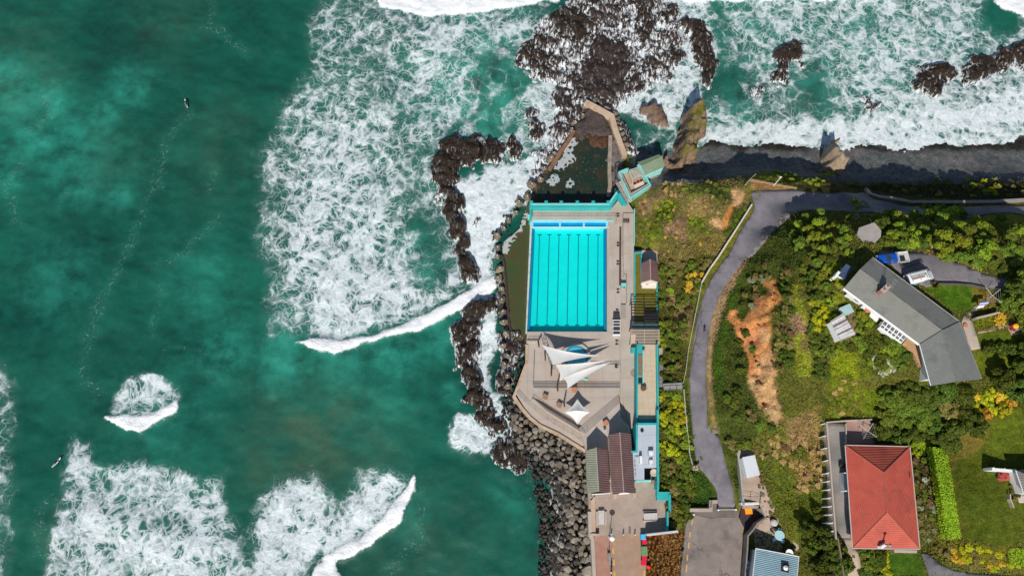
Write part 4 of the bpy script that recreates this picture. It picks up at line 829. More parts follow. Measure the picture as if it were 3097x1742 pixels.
for i in range(5):
    a, b = q('Y2', (815+i*17,1262+i*17), (1296+i*2,862+i*22))
    slab('step', [a, b, (1878,1262),(1905,1290),(1908,1364),(1773,1364)], 2.9, 4.0+.17*(i+1), CONCM, 'diagonal concrete step below the pavilions', 'step')
# swimming pool ---------------------------------------------------
WZ = 2.72; FZ = 1.35
pool = thing('swimming_pool', 'rectangular bright turquoise lap pool with dark lane lines', 'pool', P(1720, 835, DZ))
PC = [(1611,664),(1835.5,664),(1835.5,1003),(1594.5,1003)]
wc = [P(x, y, DZ) for x, y in PC]
def blend(u, v, z=DZ):
    a = wc[0].lerp(wc[1], u); b = wc[3].lerp(wc[2], u); r = a.lerp(b, v); r.z = z; return r
POOLF = M('pool_floor_paint', (.0,.84,.80), (.0,.90,.86), .6, .7, grain=.12)
POOLB = M('pool_side_paint', (.004,.24,.46), (.006,.28,.52), .6, .7)
b = MB(); ru = (0.035, .965); rv = (.055, .985)
b.face([blend(0,1,FZ), blend(1,1,FZ), blend(1,0,FZ), blend(0,0,FZ)]); b.build('pool_floor', POOLF, pool)
b = MB()
for (u0,v0,u1,v1) in ((0,0,1,0),(1,0,1,1),(1,1,0,1),(0,1,0,0)):
    b.face([blend(u0,v0,FZ-.1), blend(u1,v1,FZ-.1), blend(u1,v1,DZ-.004), blend(u0,v0,DZ-.004)])
# tiled ledges down both sides
for ua, ub in ((.0,.03),(.965,1.)):
    b.prism([blend(ua,.07,WZ-.25), blend(ub,.07,WZ-.25), blend(ub,.999,WZ-.25), blend(ua,.999,WZ-.25)], FZ)
b.build('pool_side', POOLB, pool)
b = MB(); b.prism([blend(.0,.958), blend(1,.958), blend(1,.999), blend(0,.999)], FZ, FZ+.004)
wat = NT('pool_water'); p = wat.pos()
gl = wat.n('ShaderNodeBsdfGlossy'); gl.inputs['Roughness'].default_value = .08; tr = wat.n('ShaderNodeBsdfTransparent'); tr.inputs[0].default_value = (.80,.99,1.,1)
nb = wat.bump(wat.noise(p, 2.2, 4, .6).outputs[0], .25, .12); wat.set(gl.inputs['Normal'], nb)
fr = wat.n('ShaderNodeFresnel'); fr.inputs[0].default_value = 1.33; mx = wat.n('ShaderNodeMixShader'); wat.set(mx.inputs[0], fr.outputs[0]); wat.set(mx.inputs[1], tr.outputs[0]); wat.set(mx.inputs[2], gl.outputs[0]); wat.t.links.new(mx.outputs[0], wat.out.inputs[0])
MB().face([blend(0.0,1,WZ), blend(1,1,WZ), blend(1,.065,WZ), blend(0,.065,WZ)]).build('water', wat.m, pool)
LANE = M('lane_tile', (.0,.16,.21), (.0,.19,.24), 1., .6)
for i in range(7):
    xt, yt = q('Z4', (1203+i*106.7, 1196)); xb, yb = q('Y1', (1172+i*110.7, 737))
    a = P(xt, yt, FZ+.03); c = P(xb, yb, FZ+.03); b = MB()
    b.prism([a+Vector((-.095,0,0)), a+Vector((.095,0,0)), c+Vector((.095,0,0)), c+Vector((-.095,0,0))], FZ, FZ+.02)
    for e in (a, c): b.box(e+Vector((0,0,-.012)), (1.0,.24,.018))
    b.build('lane_line', LANE, pool)
for i in range(7):
    xt, yt = q('Z4', (1203+i*106.7, 1100)); e = P(xt, yt, WZ-.2); MB().box(e, (.62,.22,.06)).build('lane_mark', LANE, pool)

# bulkhead across the shallow end
b = MB(); b.prism([blend(-.005,.024), blend(1.01,.024), blend(1.01,.001), blend(-.005,.001)], FZ, DZ+.04)
b.prism([blend(-.005,.066), blend(1.03,.066), blend(1.03,.079), blend(-.005,.079)], FZ, DZ+.06)
for u in (0, .37, .69, 1.0): b.prism([blend(u-.012,.02), blend(u+.012,.02), blend(u+.012,.07), blend(u-.012,.07)], FZ, DZ+.03)
b.build('bulkhead', M('pale_pool_tile', (.30,.68,.72), (.38,.74,.78), 1., .4), pool)
MB().face([blend(0,.066,WZ-.05), blend(1,.066,WZ-.05), blend(1,.02,WZ-.05), blend(0,.02,WZ-.05)]).build('overflow_channel', M('channel_blue', (.0,.30,.62), (.0,.36,.7), 1., .3), pool)
# coping on the sea side
b = MB(); b.prism([P(1604,664,DZ+.04), P(1610.5,664,DZ+.04), P(1594,1003,DZ+.04), P(1589.5,1003,DZ+.04)], -1); b.build('coping', M('coping_pale', (.44,.58,.52), (.5,.64,.58), 1., .7, c3=(.25,.3,.22), c3s=.8), pool)
b = MB(); b.prism([blend(0,1.0), blend(1.0,1.0), blend(1.,1.012), blend(0,1.012)], 2, DZ+.015); b.build('coping', CONCP, pool)
b = MB(); b.prism([blend(1.,.08), blend(1.025,.08), blend(1.025,1.0), blend(1.0,1.0)], 2, DZ+.015); b.build('coping', CONCP, pool)
# turquoise sea wall north of the pool ---------------------------------
wl = thing('seawall', 'turquoise concrete wall with buttresses along the north end of the pool', 'wall', P(1720, 620, 0))
ZW = 5.0
MB().wall([P(*q('Z4', a), ZW) for a in ((1095,880),(1970,880),(2062,742))], .95, -.5, ZW).build('wall_body', TEAL, wl)
MB().wall([P(*q('Z4', a), ZW+.02) for a in ((1105,862),(1960,862),(2050,730))], .4, ZW-.3, ZW+.16).build('wall_cap', AQUA, wl)
for x in (1112,1275,1440,1616,1790,1955):
    c = P(*q('Z4', (x, 861)), ZW); MB().prism([c+Vector((-.38,0,0)), c+Vector((.38,0,0)), c+Vector((.38,.75,0)), c+Vector((-.38,.75,0))], 0, ZW+.3).build('buttress', TEAL, wl)
MB().wall([P(*q('Z4', a), 4.4) for a in ((1102,880),(1106,1000),(1098,1030))], .5, 0, 4.4).build('side_wall', TEAL, wl)
MB().box(P(*q('Z4', (1090,1005)), 3.6)+Vector((0,0,0)), (.8,1.0,1.2)).build('wall_end', AQUA, wl)
solo(MB().box(P(*q('Z4', (1975,1042)), 3.05), (1.7,.5,.2)), 'starting_ledge', AQUA, 'small aqua ledge beside the bulkhead on the deck', 'ledge')
def railing(name, label, pts, h=1.05, every=1.5, mat=STEEL, rails=3, r=.035, group=None, rp=None, cat='railing'):
    pts = [Vector(p) for p in pts]
    root = thing(name, label, cat, pts[0], group)
    for k in range(rails):
        z = h*(k+1)/rails
        MB().path([p+Vector((0,0,z)) for p in pts], r if k == rails-1 else r*.7).build('rail', mat, root)
    for a, b_ in zip(pts, pts[1:]):
        n = max(1, round((b_-a).length/every))
        for i in range(n+(1 if b_ is pts[-1] else 0)):
            c = a.lerp(b_, i/n); MB().tube(c, c+Vector((0,0,h)), rp or r*1.15).build('post', mat, root)
    return root
railing('railing', 'steel railing on the deck behind the pool bulkhead', [P(*q('Z4', a), DZ) for a in ((1125,1005),(2036,1005),(2036,1085))], every=2.2)
railing('railing', 'steel handrail along the raised walkway edge', [P(*q('Z4', a), 3.32) for a in ((2112,1010),(2112,1430))]+[P(*q('Y1', a), 3.32) for a in ((2118,215),(2150,225),(2150,500))], every=3.)
railing('railing', 'curved steel railing along the outer sea edge of the terrace', [P(*q('Y2', a), 3.05) for a in ((60,850),(150,945),(275,1055),(420,1165),(510,1225),(730,1355),(890,1460))], every=2.4)
railing('railing', 'inner steel railing along the terrace ramp', [P(*q('Y2', a), 4.0) for a in ((248,905),(405,1030),(570,1130),(735,1225),(870,1330))], every=2.4)
railing('railing', 'short steel railing beside the ramp near the pool corner', [P(*q('Y2', a), DZ) for a in ((245,750),(255,600),(262,360))], every=2.5)
railing('railing', 'small steel railing at the south west corner of the pool', [P(*q('Y1', a), DZ) for a in ((1078,905),(1195,905))], every=1.6)
solo(MB().wall([P(*q('Y2', a), 3.9) for a in ((240,915),(400,1050),(560,1150),(700,1232),(865,1342))], .35, 2.9, 4.3), 'low_wall', CONCP, 'low concrete kerb wall between the terrace and its ramp', 'wall')
solo(MB().wall([P(*q('Y2', a), 3.2) for a in ((175,250),(172,470),(45,815),(18,878),(105,1010),(215,1140),(340,1240),(560,1340))]+[P(1772,1365,3.2)], .62, 0, 3.3), 'terrace_wall', CONCW, 'orange stained wall along the seaward edge of the terrace', 'wall')
solo(MB().wall([P(*q('Y1', a), 3.4) for a in ((1065,915),(1190,915))], .3, 2.9, 3.6), 'low_wall', CONCP, 'low wall beside the south west pool corner', 'wall')
# seat along the walkway
bn = thing('long_bench', 'long dark timber bench along the walkway step beside the pool', 'bench', P(1879, 780, DZ))
a, c = P(*q('Z4', (2089,1118)), DZ+.45), P(*q('Y1', (2084,300)), DZ+.45)
MB().wall([a, c], .45, DZ+.38, DZ+.45).build('seat', M('dark_bench_timber', (.07,.04,.028), (.10,.06,.04), 2., .8), bn)
for i in range(9):
    e = a.lerp(c, (i+.5)/9); MB().box(e+Vector((0,0,-.25)), (.35,.12,.36)).build('leg', DARKM, bn)
# lamps on the walkway edge
for i, (zn, x, y) in enumerate((('Z4',2062,990),('Z4',2062,1312),('Y1',2060,66),('Y1',2062,376),('Y1',2052,600),('Y1',2048,942),('Y1',2042,1196))):
    g = P(*q(zn, (x, y)), DZ+1.0); g.z = DZ
    if i == 0:
        lp0 = lp = thing('bollard_lamp', 'short dark bollard lamp beside the walkway step', 'lamp', (0,0,0), 'bollard lamps along the pool')
        MB().tube((0,0,0),(0,0,.95),.05).build('post', DARKM, lp); MB().box((.32,0,.95),(.6,.07,.06)).build('bracket', DARKM, lp)
        MB().ell((0,0,1.0),.36,.24,.13).build('lamp_head', DARKM, lp, True); lp.location = g
    else: dup(lp0, g)
# slatted bench grates and stair flights
def slats(name, label, zn, x0, y0, x1, y1, n, z, mat, cat, along='x', frame=True):
    root = thing(name, label, cat, P(*q(zn, ((x0+x1)/2,(y0+y1)/2)), z))
    for i in range(n):
        t = (i+.5)/n
        a_, b_ = (((x0,y0+(y1-y0)*t),(x1,y0+(y1-y0)*t)) if along == 'x' else ((x0+(x1-x0)*t,y0),(x0+(x1-x0)*t,y1)))
        A, B = L(zn, (a_, b_), z+.42); MB().wall([A, B], .13, z+.36, z+.42).build('slat', mat, root)
    if frame:
        for fx in (.12, .88):
            A, B = L(zn, ((x0+(x1-x0)*fx, y0),(x0+(x1-x0)*fx, y1)), z); MB().wall([A, B], .1, z, z+.35).build('leg_frame', DARKM, root)
    return root
slats('slatted_bench', 'small dark slatted bench on the walkway near the north wall', 'Z5', 482, 1025, 556, 1066, 4, 3.32, DARKM, 'bench')
sr = thing('stair_flight', 'short flight of dark steps between the deck and the walkway', 'stairs', P(*q('Y1', (2120,595)), DZ))
for i in range(12):
    A, B = L('Y1', ((2094,524+i*12.5),(2146,524+i*12.5)), 3.4+.0*i); MB().wall([A, B], .24, 3.3, 3.36+.10*(11-i)*.35).build('tread', STEEL if i % 2 else CONCP, sr)
rk = thing('mat_rack', 'white rack of dark mats beside the south east pool corner', 'rack', P(*q('Y1', (2045,720)), DZ))
for i, (y0, y1) in enumerate(((602,672),(690,710),(718,742),(752,792),(802,830))):
    w_ = L('Y1', ((2011,y0),(2078,y0),(2084,y1),(2008,y1)), 3.6); MB().prism(w_, 3.5).build('mat', M('navy_mat', (.035,.037,.045), (.05,.052,.06), 2., .7) if i == 0 else bpy.data.materials['navy_mat'], rk)
for y in (682, 714, 747, 797, 838):
    A, B = L('Y1', ((2004,y),(2088,y)), 3.7); MB().wall([A, B], .12, 3.0, 3.72).build('rack_bar', WHITE, rk)
for x in (2007, 2086):
    A, B = L('Y1', ((x,676),(x,840)), 3.6); MB().wall([A, B], .08, 3.55, 3.68).build('rack_rail', WHITE, rk)
tb = thing('turquoise_booth', 'small turquoise box standing on the walkway', 'booth', P(*q('Y3', (130,442)), 3.32))
w_ = L('Y3', ((107,424),(156,424),(156,458),(107,458)), 4.3); MB().prism(w_, 3.32).build('body', TEAL, tb)
c = (w_[0]+w_[2])/2; MB().box((c.x,c.y,4.36),(1.15,.85,.08)).build('lid', AQUA, tb); MB().box((c.x+.2,c.y-.48,3.7),(.3,.1,.3)).build('latch', DARKM, tb)
# round toddler pool ---------------------------------------------------
tp = thing('round_pool', 'round blue toddler pool half covered by the white sails', 'pool', P(*q('Y2', (775,410)), DZ))
c = P(*q('Y2', (772,408)), DZ); Rr = 2.75
MB().lathe((c.x,c.y,DZ-.0),[(Rr+.62,.0),(Rr+.62,.42),(Rr,.42),(Rr,.02)],40).build('rim', CONCP, tp) if False else None
b = MB(); n = 44
for i in range(n):
    a0, a1 = 2*math.pi*i/n, 2*math.pi*(i+1)/n
    f_ = lambda r, a, z: (c.x+r*math.cos(a), c.y+r*math.sin(a), z)
    b.face([f_(Rr,a0,DZ+.45), f_(Rr+.6,a0,DZ+.45), f_(Rr+.6,a1,DZ+.45), f_(Rr,a1,DZ+.45)])
    b.face([f_(Rr+.6,a0,DZ), f_(Rr+.6,a1,DZ), f_(Rr+.6,a1,DZ+.45), f_(Rr+.6,a0,DZ+.45)]); b.face([f_(Rr,a1,DZ), f_(Rr,a0,DZ), f_(Rr,a0,DZ+.45), f_(Rr,a1,DZ+.45)])
b.build('rim', CONCP, tp)
b = MB()
for i in range(n):
    a0, a1 = 2*math.pi*i/n, 2*math.pi*(i+.62)/n; b.face([f_(Rr-.45,a0,DZ+.3), f_(Rr-.02,a0,DZ+.3), f_(Rr-.02,a1,DZ+.3), f_(Rr-.45,a1,DZ+.3)])
b.build('tile_band', M('blue_tile', (.0,.10,.36), (.01,.16,.45), 2., .4), tp)
b = MB(); b.face([f_(Rr-.01, 2*math.pi*i/n, DZ+.26) for i in range(n)]); b.build('water', M('toddler_pool_water', (.06,.42,.52), (.10,.52,.60), .6, .25), tp)
of = thing('oval_basin', 'small oval basin with a pale aqua rim at the edge of the sails', 'basin', P(*q('Y2', (925,620)), DZ))
c2 = P(*q('Y2', (918,618)), DZ); b = MB(); n = 36; rot = R(25)
def oe(s, a, z):
    x, y = 1.55*s*math.cos(a), 1.15*s*math.sin(a); return (c2.x+x*math.cos(rot)-y*math.sin(rot), c2.y+x*math.sin(rot)+y*math.cos(rot), z)
for i in range(n):
    a0, a1 = 2*math.pi*i/n, 2*math.pi*(i+1)/n
    b.face([oe(.72,a0,DZ+.22), oe(1,a0,DZ+.22), oe(1,a1,DZ+.22), oe(.72,a1,DZ+.22)]); b.face([oe(1,a0,DZ), oe(1,a1,DZ), oe(1,a1,DZ+.22), oe(1,a0,DZ+.22)]); b.face([oe(.72,a1,DZ), oe(.72,a0,DZ), oe(.72,a0,DZ+.22), oe(.72,a1,DZ+.22)])
b.build('rim', AQUA, of)
# shade sails -----------------------------------------------------------
def sail(label, A, B, C, ca=.20, cb=.14, cc=.16, sag=.5, masts=()):
    root = thing('shade_sail', label, 'shade sail', (A+B+C)/3, 'white shade sails')
    n = 14; V = []; idx = {}
    for i in range(n+1):
        for j in range(n+1-i):
            a = i/n; b_ = j/n; c_ = 1-a-b_
            p_ = A*a+B*b_+C*c_
            p_ += (C-(A+B)/2)*ca*4*a*b_*(1-c_) * 1. + (A-(B+C)/2)*cb*4*b_*c_*(1-a) + (B-(A+C)/2)*cc*4*a*c_*(1-b_)
            p_.z -= sag*27*a*b_*c_*.35; idx[i,j] = len(V); V.append(p_)
    f = []
    for i in range(n):
        for j in range(n-i):
            f.append([idx[i,j], idx[i+1,j], idx[i,j+1]])
            if i+j < n-1: f.append([idx[i+1,j], idx[i+1,j+1], idx[i,j+1]])
    N = len(V); V2 = V+[v-Vector((0,0,.05)) for v in V]; f2 = f+[[x+N for x in reversed(t)] for t in f]
    o = mesh_obj('canopy', V2, f2, CANVAS, root, True)
    me = o.data
    if sum(p_.normal.z for p_ in list(me.polygons)[:len(f)]) < 0: me.flip_normals()
    MB().path([A, B], .03).build('edge_cable', STEEL, root)
    for base, top, r_ in masts: MB().tube(base, top, r_, r_*.65, 10).build('mast', M('mast_paint', (.20,.16,.14), (.25,.20,.17), 2., .6) if 'mast_paint' not in bpy.data.materials else bpy.data.materials['mast_paint'], root)
    return root
Y2 = lambda x, y, z: P(*q('Y2', (x, y)), z)
sail('broad white shade sail over the round pool, uppermost of the three', Y2(352,250,DZ+3.4), Y2(490,498,DZ+4.2), Y2(1066,380,DZ+4.4), .03, .05, .12, .35, [(Y2(312,205,DZ), Y2(325,285,DZ+3.8), .22),(Y2(395,330,DZ), Y2(400,450,DZ+4.2), .2),(Y2(476,520,DZ), Y2(472,635,DZ+5), .24)])
sail('white shade sail in the middle with a long pointed tip', Y2(522,494,DZ+3.6), Y2(575,697,DZ+4.0), Y2(1176,434,DZ+4.4), .04, .13, .05, .35, [(Y2(545,745,DZ), Y2(552,822,DZ+5), .22)])
sail('lowest white shade sail, tilted above the long steps', Y2(612,655,DZ+4.0), Y2(665,787,DZ+4.2), Y2(1188,468,DZ+4.5), .04, .06, -.12, .35, [(Y2(625,935,DZ), Y2(635,1012,DZ+5), .22)])
for A, B in (((352,250,DZ+3.4),(325,285,DZ+3.8)),): pass
tr = thing('truss_shadow_frame', 'grey lattice frame standing in for the truss shadow under the upper shade sail', 'truss', Y2(420,350,DZ))
A, B = Y2(345,150,DZ+.2), Y2(482,560,DZ+.2)  # lattice lies just above the deck, the truss's cast shadow modelled as a shape
for off in (0, .9): MB().tube(A+Vector((off*.6,0,off)), B+Vector((off*.6,0,off)), .07).build('chord', STEEL, tr)
for i in range(9): MB().tube(A.lerp(B, i/9), A.lerp(B, (i+1)/9)+Vector((.54,0,.9)), .05).build('brace', STEEL, tr)
# white square umbrella ---------------------------------------------------
um = thing('square_umbrella', 'white square pyramid umbrella on the lower terrace', 'umbrella', Y2(790,1065,4.0))
ap = Y2(790,1050,4.0+3.2); cs = [Y2(790,910,4.0+2.2), Y2(948,1068,4.0+2.2), Y2(792,1222,4.0+2.2), Y2(632,1072,4.0+2.2)]
b = MB(); N = 8
for k in range(4):
    A, B = cs[k], cs[(k+1)%4]; ctr = (cs[0]+cs[2])/2
    def uv(s, t):
        e = A.lerp(B, t); e = e.lerp(Vector((ctr.x, ctr.y, e.z)), .16*4*t*(1-t)*s); p_ = ap.lerp(e, s); p_.z -= .35*s*(1-s)*2; return p_
    for i in range(N):
        for j in range(N): b.face([uv(i/N, (j+1)/N), uv(i/N, j/N), uv((i+1)/N, j/N), uv((i+1)/N, (j+1)/N)])
o = b.build('canopy', CANVAS, um)
MB().tube((ap.x,ap.y,4.0),(ap.x,ap.y,ap.z),.07).build('pole', STEEL, um)
for e in cs: MB().tube((ap.x,ap.y,4.0+2.6), e, .03).build('rib', STEEL, um)
# tables on the terrace
def table(x, y, z, rot, mat, label):
    t_ = thing('picnic_table', label, 'table', (0,0,0))
    MB().box((0,0,.72),(1.15,1.05,.07)).build('tabletop', mat, t_)
    for sx in (-1,1): MB().box((sx*.35,0,.35),(.09,.8,.66)).build('leg', DARKM, t_)
    for sy in (-1,1): MB().box((0,sy*.42,.42),(1.0,.22,.05)).build('seat', mat, t_)
    t_.location = Y2(x, y, z); t_.rotation_euler = (0,0,rot); return t_
table(748,805,4.0,R(2),TIMBER_O,'orange topped picnic table beside the lowest sail')
table(398,888,4.0,R(-20),TIMBER,'brown picnic table, the nearer one to the sea railing on the left of the terrace')
table(570,988,4.0,R(-28),TIMBER,'brown picnic table left of the square umbrella')
table(1132,1205,4.86,R(35),TIMBER_O,'orange topped picnic table by the diagonal steps')
ch = thing('white_chair', 'small white chair standing north of the brown roofed pavilion', 'chair', Y2(1118,1282,4.86)); g = Y2(1118,1282,4.86)
MB().box(g+Vector((0,0,.45)),(.55,.55,.06)).build('seat', WHITE, ch); MB().box(g+Vector((0,-.27,.75)),(.55,.06,.55)).build('backrest', WHITE, ch)
for sx in (-.22,.22):
    for sy in (-.22,.22): MB().tube(g+Vector((sx,sy,0)), g+Vector((sx,sy,.44)), .025).build('leg', WHITE, ch)
# ------------------------------------------------------------------ PAVILIONS
ROOFG = M('green_iron_roof', (.25,.26,.19), (.31,.32,.24), .4, .55, .5, 6., stripe=(.05,1,2.2,.35), c3=(.33,.30,.24), c3s=.3)
ROOFP = M('maroon_iron_roof', (.19,.105,.10), (.24,.14,.13), .4, .55, .5, 6., stripe=(.05,1,2.2,.4), c3=(.24,.165,.15), c3s=.3, grain=.35)
ROOFH = M('hut_green_roof', (.19,.25,.155), (.24,.30,.19), .5, .6, .5, 6., stripe=(.9,.42,2.4,.35), grain=.3)
WALLC = M('cream_wall', (.55,.50,.44), (.62,.57,.5), 1., .8)
GLASSD = M('dark_glass', (.03,.04,.05), (.05,.06,.07), 1., .12, spec=.6)
def gable(name, label, cat, le, ri, rg, z_e, z_r, z0, mat_l, mat_r, wall=WALLC, th=.14, inset=.4, cap=None):
    """le, ri, rg: north and south ends of the left eave, right eave and ridge (native px)"""
    lN, lS = P(*le[0], z_e), P(*le[1], z_e); rN, rS = P(*ri[0], z_e), P(*ri[1], z_e); gN, gS = P(*rg[0], z_r), P(*rg[1], z_r)
    root = thing(name, label, cat, (lN+lS+rN+rS)/4*Vector((1,1,0)) + Vector((0,0,z0)) if False else Vector(((lN.x+rS.x)/2, (lN.y+rS.y)/2, z0)))
    t_ = Vector((0,0,th))
    def sl(a, b_, c_, d_, m_):
        o_ = MB(); n = len(o_.v); o_.v += [tuple(x) for x in (a, b_, c_, d_, a-t_, b_-t_, c_-t_, d_-t_)]
        o_.f += [[0,1,2,3],[7,6,5,4],[0,4,5,1],[1,5,6,2],[2,6,7,3],[3,7,4,0]]
        o2 = o_.build('roof', m_, root)
        if o2.data.polygons[0].normal.z < 0: o2.data.flip_normals()
    sl(lN, lS, gS, gN, mat_l); sl(gN, gS, rS, rN, mat_r)
    cx = (lN+lS+rN+rS)/4
    ins = lambda v: v + (Vector((cx.x, cx.y, v.z))-v).normalized()*inset*1.3
    a, b_, c_, d_ = [ins(v) for v in (lN, rN, rS, lS)]; gn, gs = ins(gN), ins(gS)
    o_ = MB(); h = z_e-.2; dz = th+.05
    o_.face([(a.x,a.y,z0),(d_.x,d_.y,z0),(d_.x,d_.y,h),(a.x,a.y,h)]); o_.face([(c_.x,c_.y,z0),(b_.x,b_.y,z0),(b_.x,b_.y,h),(c_.x,c_.y,h)])
    o_.face([(b_.x,b_.y,z0),(a.x,a.y,z0),(a.x,a.y,h),(gn.x,gn.y,z_r-dz),(b_.x,b_.y,h)]); o_.face([(d_.x,d_.y,z0),(c_.x,c_.y,z0),(c_.x,c_.y,h),(gs.x,gs.y,z_r-dz),(d_.x,d_.y,h)])
    o_.build('wall', wall, root)
    MB().tube(gN+Vector((0,0,.02)), gS+Vector((0,0,.02)), .11, k=6).build('ridge_cap', cap or mat_l, root)
    return root, (d_, c_, gs)
ZB = 4.6
g1, e1 = gable('pavilion', 'long gabled pavilion with a green and maroon iron roof beside the boulders', 'pavilion', q('Y6', (540,258),(556,668)), q('Y6', (745,248),(770,655)), q('Y6', (635,228),(661,645)), ZB+2.9, ZB+4.7, 3.6, ROOFG, ROOFP, cap=M('pale_ridge', (.30,.38,.30), (.36,.44,.35), 1., .6))
wf = MB(); A, B = L('S2', ((205,400),(610,372)), ZB+1.6)
fr = MB().wall([A, B], .18, ZB+.2, ZB+2.4).build('window_frame', WHITE, g1)
for i in range(4):
    a, b2 = A.lerp(B, (i+.12)/4)+Vector((0,-.1,0)), A.lerp(B, (i+.88)/4)+Vector((0,-.1,0)); MB().wall([a, b2], .06, ZB+1., ZB+2.2).build('pane', GLASSD, fr)
g2, e2 = gable('pavilion', 'long gabled pavilion with an all maroon iron roof, tallest of the pair', 'pavilion', q('Y6', (757,108),(795,675)), q('Y6', (966,100),(1006,662)), q('Y6', (861,86),(899,655)), ZB+3.3, ZB+5.3, 3.6, ROOFP, ROOFP, cap=M('tan_ridge', (.36,.28,.24), (.42,.33,.28), 1., .6))
A, B = L('S2', ((810,385),(1035,368)), ZB+2.6); MB().wall([A, B], .3, ZB+2.2, ZB+2.7).build('fascia_board', WHITE, g2)
for x, y in ((705,440),(1130,415)):
    c = P(*q('S2', (x, y)), ZB); solo(MB().box(c+Vector((0,0,.45)),(.55,.75,.9)).box(c+Vector((0,0,.95)),(.7,.9,.1)), 'stone_post', CONCP, 'pale stone post at the %s front corner of the maroon pavilion' % ('left' if x < 900 else 'right'), 'post')
solo(MB().prism(L('S2', ((598,-20),(655,-20),(660,150),(606,150)), ZB+.3), 4.4), 'gutter_slab', CONCP, 'pale strip of concrete between the two pavilions', 'slab')
# changing rooms with flat roof terrace ----------------------------------
cr = thing('changing_rooms', 'long turquoise changing block with a tiled roof terrace', 'building', P(1957, 1180, 3.3)); RZ = 6.3
TILEM = M('cream_roof_tiles', (.56,.45,.31), (.63,.52,.38), .8, .85, grid=(1.15,1.15,.02,.02,.55), c3=(.48,.36,.24), c3s=.4, grain=.2)
MB().prism(L('Y3', ((285,1090),(488,1090)), RZ)[:2]+[P(1987,1281,RZ), P(1928.5,1281,RZ)], 3.2).build('body', TEAL, cr)
MB().prism([P(*q('Y3', (345,1092)), RZ+.06), P(*q('Y3', (485,1092)), RZ+.06), P(1986,1267,RZ+.06), P(1929,1267,RZ+.06), P(1929,1163,RZ+.06), P(1945,1163,RZ+.06)], RZ-.2).build('roof_tiles', TILEM, cr)
MB().wall([P(*q('Y3', (500,1090)), RZ+1), P(1990.5,1281,RZ+1)], .42, 3.2, RZ+1.0).build('parapet', TEAL, cr)
MB().wall([P(*q('Y3', (283,1090)), RZ+.5), P(1927,1281,RZ+.5)], .3, 3.2, RZ+.55).build('parapet', TEAL, cr)
MB().wall([P(*q('Y3', (343,1150)), RZ+.6), P(*q('Y3', (343,1449)), RZ+.6), P(*q('Y2', (1590,720)), RZ+.6)], .2, RZ-.5, RZ+.7).build('parapet', AQUA, cr)
MB().prism(L('Y3', ((292,1200),(338,1200),(338,1440),(292,1440)), RZ+.1), RZ-.1).build('stair_well', TIMBER, cr)
MB().prism(L('Y2', ((1520,655),(1585,655),(1580,720),(1520,720)), RZ+.11), RZ-.1).build('stair_mouth', DARKM, cr)
for i in range(9):
    A, B = L('Y3', ((294,1215+i*26),(337,1215+i*26)), RZ+.25); MB().wall([A, B], .2, RZ+.1, RZ+.2).build('stair_tread', TIMBER, cr)
solo(MB().lathe(P(*q('Y3', (345,1165)), RZ), [(.22,0),(.25,.9),(.05,1.1)], 12), 'vent_pipe', STEEL, 'small grey vent pipe on the tiled roof terrace', 'vent', smooth=True)
solo(MB().lathe(P(*q('Y2', (1590,785)), RZ), [(.55,0),(.6,.8),(.4,.9)], 16), 'planter', M('brown_planter', (.12,.065,.045), (.16,.09,.06), 2., .8), 'round brown planter on the tiled roof terrace', 'planter')
solo(MB().prism(L('Y2', ((1447,285),(1505,285),(1505,345),(1447,345)), 4.6), 3.3), 'turquoise_bin', TEAL, 'turquoise box at the foot of the changing block stairs', 'box')
solo(MB().lathe(P(*q('Y2', (1488,595)), 3.33), [(.95,0),(.95,.02)], 26), 'floor_disc', M('brown_disc', (.30,.20,.15), (.34,.24,.18), 2., .9), 'round brown disc set into the walkway paving', 'disc')
# pergolas
pg = thing('pergola', 'dark steel pergola over the grass plot', 'pergola', P(*q('Y3', (365,770)), 3.3)); PZ = 5.7
for y in (622,905): MB().wall(L('Y3', ((212,y),(520,y)), PZ), .16, PZ-.16, PZ).build('beam', DARKM, pg)
for x in (218,360,512): MB().wall(L('Y3', ((x,622),(x,905)), PZ), .14, PZ-.14, PZ).build('beam', DARKM, pg)
for i in range(9): MB().wall(L('Y3', ((215,650+i*32),(516,650+i*32)), PZ), .09, PZ-.02, PZ+.1).build('slat', DARKM, pg)
for x in (218,512):
    for y in (630,900): c = P(*q('Y3', (x, y)), PZ); MB().tube((c.x,c.y,3.2),(c.x,c.y,PZ),.09).build('post', DARKM, pg)
MB().prism(L('Y3', ((355,752),(505,752),(508,850),(355,850)), PZ-.6), PZ-.65).build('shade_panel', DARKM, pg)
MB().prism(L('Y3', ((222,858),(518,858),(518,918),(222,918)), PZ-.3), PZ-.35).build('roof_sheet', M('teal_glass_sheet', (.05,.13,.15), (.08,.18,.2), 1., .2), pg)
pt_ = thing('pergola', 'cream timber pergola across the walkway to the changing block', 'pergola', P(*q('Y3', (365,1005)), 3.3)); PCR = M('cream_timber', (.60,.48,.36), (.66,.54,.42), 2., .8)
for i in range(10): MB().wall(L('Y3', ((205,932+i*16.5),(526,932+i*16.5)), 6.1), .10, 5.98, 6.12).build('slat', PCR, pt_)
for x in (212,360,518): MB().wall(L('Y3', ((x,928),(x,1090)), 5.95), .14, 5.8, 5.96).build('beam', PCR, pt_)
for x in (212,518):
    for y in (935,1085): c = P(*q('Y3', (x, y)), 5.8); MB().tube((c.x,c.y,3.2),(c.x,c.y,5.8),.09).build('post', PCR, pt_)
slab('paving_pad', q('Y3', (208,925),(525,925),(525,1092),(208,1092)), 3, 3.36, TILEM, 'cream tiled paving under the pergola', 'paving')
